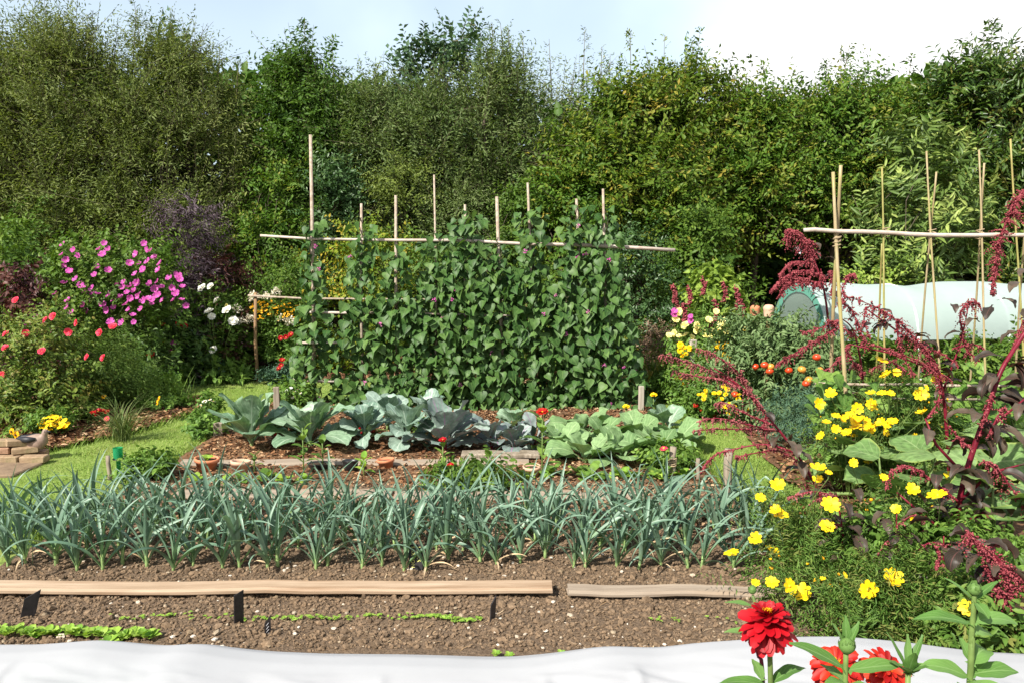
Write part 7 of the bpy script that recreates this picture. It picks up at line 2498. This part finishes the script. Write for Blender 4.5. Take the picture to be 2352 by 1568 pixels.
    for i, (pts, th, de) in enumerate((([(1920, 755), (1870, 785), (1820, 815), (1785, 838)], .045, 1.3), ([(1925, 735), (1880, 755), (1840, 765)], .05, 1.0), ([(1950, 790), (1930, 820), (1900, 850)], .05, 1.0), ([(1960, 770), (1930, 750), (1900, 735)], .05, 1.1), ([(1985, 860), (1960, 830), (1940, 800)], .06, 1.2), ([(2000, 850), (2040, 830), (2080, 850)], .06, 1.2), ([(1990, 800), (1960, 720), (1930, 690)], .06, 1.3))):
        panicle(r, b, [at(u, v, Y - .15) for u, v in pts], th, 1050 + i, 'amflower', de, .010)
    for k in range(18):
        p = S[int(rg.uniform(.2, .9) * 21)] + rg.normal(0, .03, 3)
        amleaf(r, b, p, rg.uniform(0, 6.28), rg.uniform(0, 40), rg.uniform(.12, .18), rg.uniform(.05, .075), rg.uniform(60, 130), rg)


amaranths()

# ------------------------------------------------------------------ zinnias close to the viewer
def zinnia_head(name, mat, seed, tiers, droop0=.25):
    """domed double head of radius 1 facing +Z; outer petals hang, inner ones stand"""
    rg = np.random.default_rng(seed)
    mb = MB()
    for ti, (n, r0, ln, z, el, w) in enumerate(tiers):
        for i in range(n):
            a = 2 * math.pi * (i + .5 * (ti % 2)) / n + rg.normal(0, .06)
            e = math.radians(el) + rg.normal(0, .14)
            L_ = ln * rg.uniform(.86, 1.1)
            cr, sr = math.cos(a), math.sin(a)
            V, A = [], []
            rows = [(0, .35), (.3, .75), (.6, 1.0), (.85, .92), (1, .45)]
            rnd = np.clip(rg.normal(.5, .22), 0, 1)
            tw = rg.normal(0, .25)
            for t, ww in rows:
                ee = e - .55 * t
                x = r0 + L_ * t * math.cos(e - .28 * t)
                zz = z + L_ * t * math.sin(e - .28 * t)
                for s in (-1, -.5, 0, .5, 1):
                    y = s * ww * w * .5 * rg.uniform(.94, 1.06)
                    z2 = zz + (abs(s) ** 1.5) * .045 * ww + y * tw
                    V.append((x * cr - y * sr, x * sr + y * cr, z2))
                    A.append((s, t, rnd))
            F = []
            for k in range(len(rows) - 1):
                for j in range(4):
                    q = 5 * k + j
                    F.append((q, q + 1, q + 6, q + 5))
            mb.add(V, [np.array(F)], A)
    return mb.mesh(name, mat)


def zleaf(root, p, az, el, ln, w, curl, rg, mat='weedz', roll=0.0, name='leaf'):
    mb = MB()
    broadleaf(mb, p, az, R(el), ln, w, R(curl), rg.random(), cup=.22, ruffle=.02, freq=1.6, stalk=.04, nt=14, ns=8, shape='lance', rg=rg, roll=roll, stalk_w=.010)
    mb.build(name, M[mat], root)


M['weedz'] = leafmat('zinnia leaf', [(.075, .165, .035), (.10, .20, .045), (.14, .25, .07)], 0.45, 0.25, vein=((.19, .30, .11), .09, .7, 5.0), blot=.1)
M['zbud'] = leafmat('zinnia bud', [(.085, .165, .04), (.13, .22, .06)], 0.5, 0.1)


def bud(root, p, n, size, seed, spiky=False, name='bud'):
    rg = np.random.default_rng(seed)
    mb = MB()
    lathe(mb, [(.001, -.9), (.45, -.75), (.82, -.3), (.86, .15), (.62, .6), (.25, .82), (.001, .88)], n=14)
    k = 34
    d = rand_dirs(k, rg)
    d[:, 2] = rg.uniform(-.6, .75, k)
    d = norm(d)
    scat(mb, LEAF6, d * .82, norm(d * .25 + np.array((0, 0, 1.0))), d, .5, .62, rg.random(k))
    put(name, mb.mesh('bud', M['zbud']), root, p, n, size)


def zinnias():
    rg = np.random.default_rng(131)
    big = zinnia_head('red zinnia head', M['p_red'], 1, [(15, .10, .86, -.14, -32, .36), (17, .10, .92, -.04, -10, .36), (17, .08, .86, .08, 8, .34), (15, .06, .74, .18, 26, .32), (13, .05, .58, .28, 44, .28), (10, .03, .40, .34, 62, .22), (7, .02, .26, .38, 76, .15)])
    flat = zinnia_head('coral zinnia head', M['p_coral'], 2, [(16, .10, .88, -.05, -18, .32), (17, .10, .86, .03, -2, .31), (15, .08, .70, .10, 16, .28), (12, .06, .5, .15, 34, .22)])
    disc = MB()
    P = norm(rand_dirs(46, rg)) * np.array((1, 1, 0)) * rg.uniform(.1, 1, 46)[:, None]
    P[:, 2] = .15 * (1 - (P[:, 0] ** 2 + P[:, 1] ** 2)) + .05
    scat(disc, LEAF6, P, norm(P * .4 + np.array((0, 0, 1))), rand_dirs(46, rg), .42, .4, rg.random(46))
    disc = disc.mesh('zinnia centre', M['p_yellow'])
    # the big red head
    Y = 1.30
    b = at(1768, 1700, Y)
    b[2] = 0.0
    r = thing('zinnia_plant', 'tall zinnia with a large double red head close to the viewer', 'zinnia', b, 'zinnias close to the viewer')
    h = at(1763, 1430, Y)
    q = h - b
    mb = MB()
    tube(mb, curve([(0, 0, 0), (.010, 0, q[2] * .45), (q[0] + .012, q[1], q[2] * .82), (q[0] + .004, q[1], q[2] - .03), q], 18), np.linspace(.0055, .0042, 18), 8)
    mb.build('stem', M['stemgreen'], r)
    mb = MB()
    tube(mb, curve([(.004, 0, q[2] * .60), at(1752, 1555, Y + .02) - b, at(1742, 1505, Y + .03) - b, at(1732, 1470, Y + .03) - b], 12), np.linspace(.004, .003, 12), 7)
    mb.build('side_stem', M['stempurple'], r)
    hd = put('flower_head', big, r, q + np.array((0, 0, -.002)), (-.04, -.12, 1), .050, .3)
    put('centre', disc, hd, (0, 0, .52), (0, 0, 1), .18)
    zleaf(r, at(1735, 1465, Y + .03) - b, 2.9, 25, .055, .026, 60, rg)
    zleaf(r, at(1733, 1470, Y + .03) - b, -.3, 0, .05, .026, 30, rg)
    zleaf(r, at(1772, 1568, Y) - b, .35, 28, .075, .030, 50, rg)
    zleaf(r, at(1770, 1575, Y) - b, 2.9, 8, .09, .032, 40, rg)
    zleaf(r, at(1752, 1562, Y) - b, 1.9, 50, .04, .02, 40, rg)
    # bud standing behind the head
    mb = MB()
    tube(mb, [at(1752, 1480, Y + .06) - b, at(1738, 1400, Y + .07) - b, at(1729, 1366, Y + .07) - b], [.003, .0028, .0025], 7)
    mb.build('side_stem', M['stemgreen'], r)
    bud(r, at(1728, 1354, Y + .07) - b, (-.1, 0, 1), .0085, 3)
    zleaf(r, at(1733, 1392, Y + .07) - b, 2.95, 12, .052, .018, 25, rg)
    # two coral heads low at the frame edge
    Y = 1.22
    b = at(1960, 1760, Y)
    b[2] = 0
    r = thing('zinnia_plant', 'zinnia with two orange red heads at the bottom edge of the view', 'zinnia', b, 'zinnias close to the viewer')
    for j, (u, v, s, nn) in enumerate(((1920, 1528, .048, (-.25, -.55, 1)), (2035, 1536, .045, (.2, -.5, 1)))):
        q = at(u, v, Y + .05) - b
        mb = MB()
        tube(mb, curve([(q[0] * .2, 0, 0), (q[0] * .6, .01, q[2] * .55), (q[0], q[1] + .01, q[2] - .04), q], 14), np.linspace(.005, .004, 14), 8)
        mb.build('stem', M['stemgreen'], r)
        hd = put('flower_head', flat, r, q, nn, s, j)
        put('centre', disc, hd, (0, 0, .12), (0, 0, 1), .30)
    # the bud with long leaves in front of them
    Y = 1.14
    b = at(1950, 1780, Y)
    b[2] = 0
    r = thing('zinnia_plant', 'zinnia in bud with two long leaves before the orange red heads', 'zinnia', b, 'zinnias close to the viewer')
    mb = MB()
    q = at(1944, 1494, Y) - b
    tube(mb, curve([(0, 0, 0), (-.004, 0, q[2] * .6), at(1942, 1540, Y) - b, q], 14), np.linspace(.005, .0036, 14), 8)
    mb.build('stem', M['stemgreen'], r)
    bud(r, at(1945, 1482, Y) - b, (.05, 0, 1), .014, 5)
    zleaf(r, at(1944, 1483, Y + .004) - b, 1.5, 80, .045, .014, 10, rg)
    zleaf(r, at(1940, 1483, Y) - b, 2.6, 62, .04, .012, 10, rg)
    zleaf(r, at(1950, 1483, Y) - b, .5, 62, .04, .012, 10, rg)
    zleaf(r, at(1940, 1534, Y) - b, 2.95, 30, .088, .026, 24, rg, roll=-.3)
    zleaf(r, at(1946, 1538, Y) - b, .1, 6, .092, .028, 12, rg, roll=.3)
    zleaf(r, at(1944, 1566, Y) - b, -2.6, 20, .05, .028, 60, rg)
    zleaf(r, at(1944, 1570, Y) - b, -.8, 15, .05, .03, 60, rg)
    zleaf(r, at(1944, 1568, Y) - b, 2.3, 30, .045, .02, 40, rg)
    # spiky leafy tip
    b = at(2085, 1760, Y)
    b[2] = 0
    r = thing('zinnia_plant', 'spiky leaved zinnia tip without a flower right of the orange red heads', 'zinnia', b, 'zinnias close to the viewer')
    mb = MB()
    q = at(2086, 1545, Y) - b
    tube(mb, [(0, 0, 0), (0, 0, q[2] * .6), q], [.005, .0045, .004], 8)
    mb.build('stem', M['stemgreen'], r)
    for (az, el, ln, w) in ((2.5, 62, .065, .014), (.55, 60, .062, .013), (1.5, 82, .058, .013), (-1.6, 70, .045, .022), (.1, 30, .03, .02), (3.0, 35, .035, .02), (-.8, 40, .035, .02), (-2.3, 40, .035, .02)):
        zleaf(r, q, az, el, ln, w, 8, rg)
    # tall bud plant at the right
    Y = 1.32
    b = at(2230, 1700, Y)
    b[2] = 0
    r = thing('zinnia_plant', 'tall zinnia in green bud with wide paired leaves, rightmost of the near ones', 'zinnia', b, 'zinnias close to the viewer')
    mb = MB()
    q = at(2238, 1365, Y) - b
    tube(mb, curve([(0, 0, 0), at(2228, 1560, Y) - b, at(2230, 1480, Y) - b, at(2236, 1400, Y) - b, q], 20), np.linspace(.006, .004, 20), 8)
    mb.build('stem', M['stemgreen'], r)
    bud(r, at(2238, 1352, Y) - b, (0, -.1, 1), .013, 9)
    for (u, v, az, el, ln, w, cu, ro) in ((2237, 1378, 2.75, 42, .058, .018, 20, 0), (2238, 1378, .35, 35, .060, .018, 25, 0), (2239, 1380, -1.3, -20, .035, .024, 30, 0), (2233, 1432, 3.05, 16, .100, .030, 40, -.2), (2234, 1428, .05, 14, .085, .034, 55, .3), (2235, 1452, .3, 0, .045, .03, 40, .2),
                                          (2229, 1520, 1.9, 60, .045, .02, 20, 0), (2229, 1525, .6, 35, .065, .042, 80, .2), (2228, 1555, 2.95, 24, .085, .036, 45, -.3), (2230, 1548, .1, 10, .09, .040, 30, .3), (2229, 1560, -1.2, 5, .07, .05, 60, 0), (2228, 1575, -2.2, 20, .05, .04, 60, 0)):
        zleaf(r, at(u, v, Y) - b, az, el, ln, w, cu, rg, roll=ro)


zinnias()

strip_helpers()
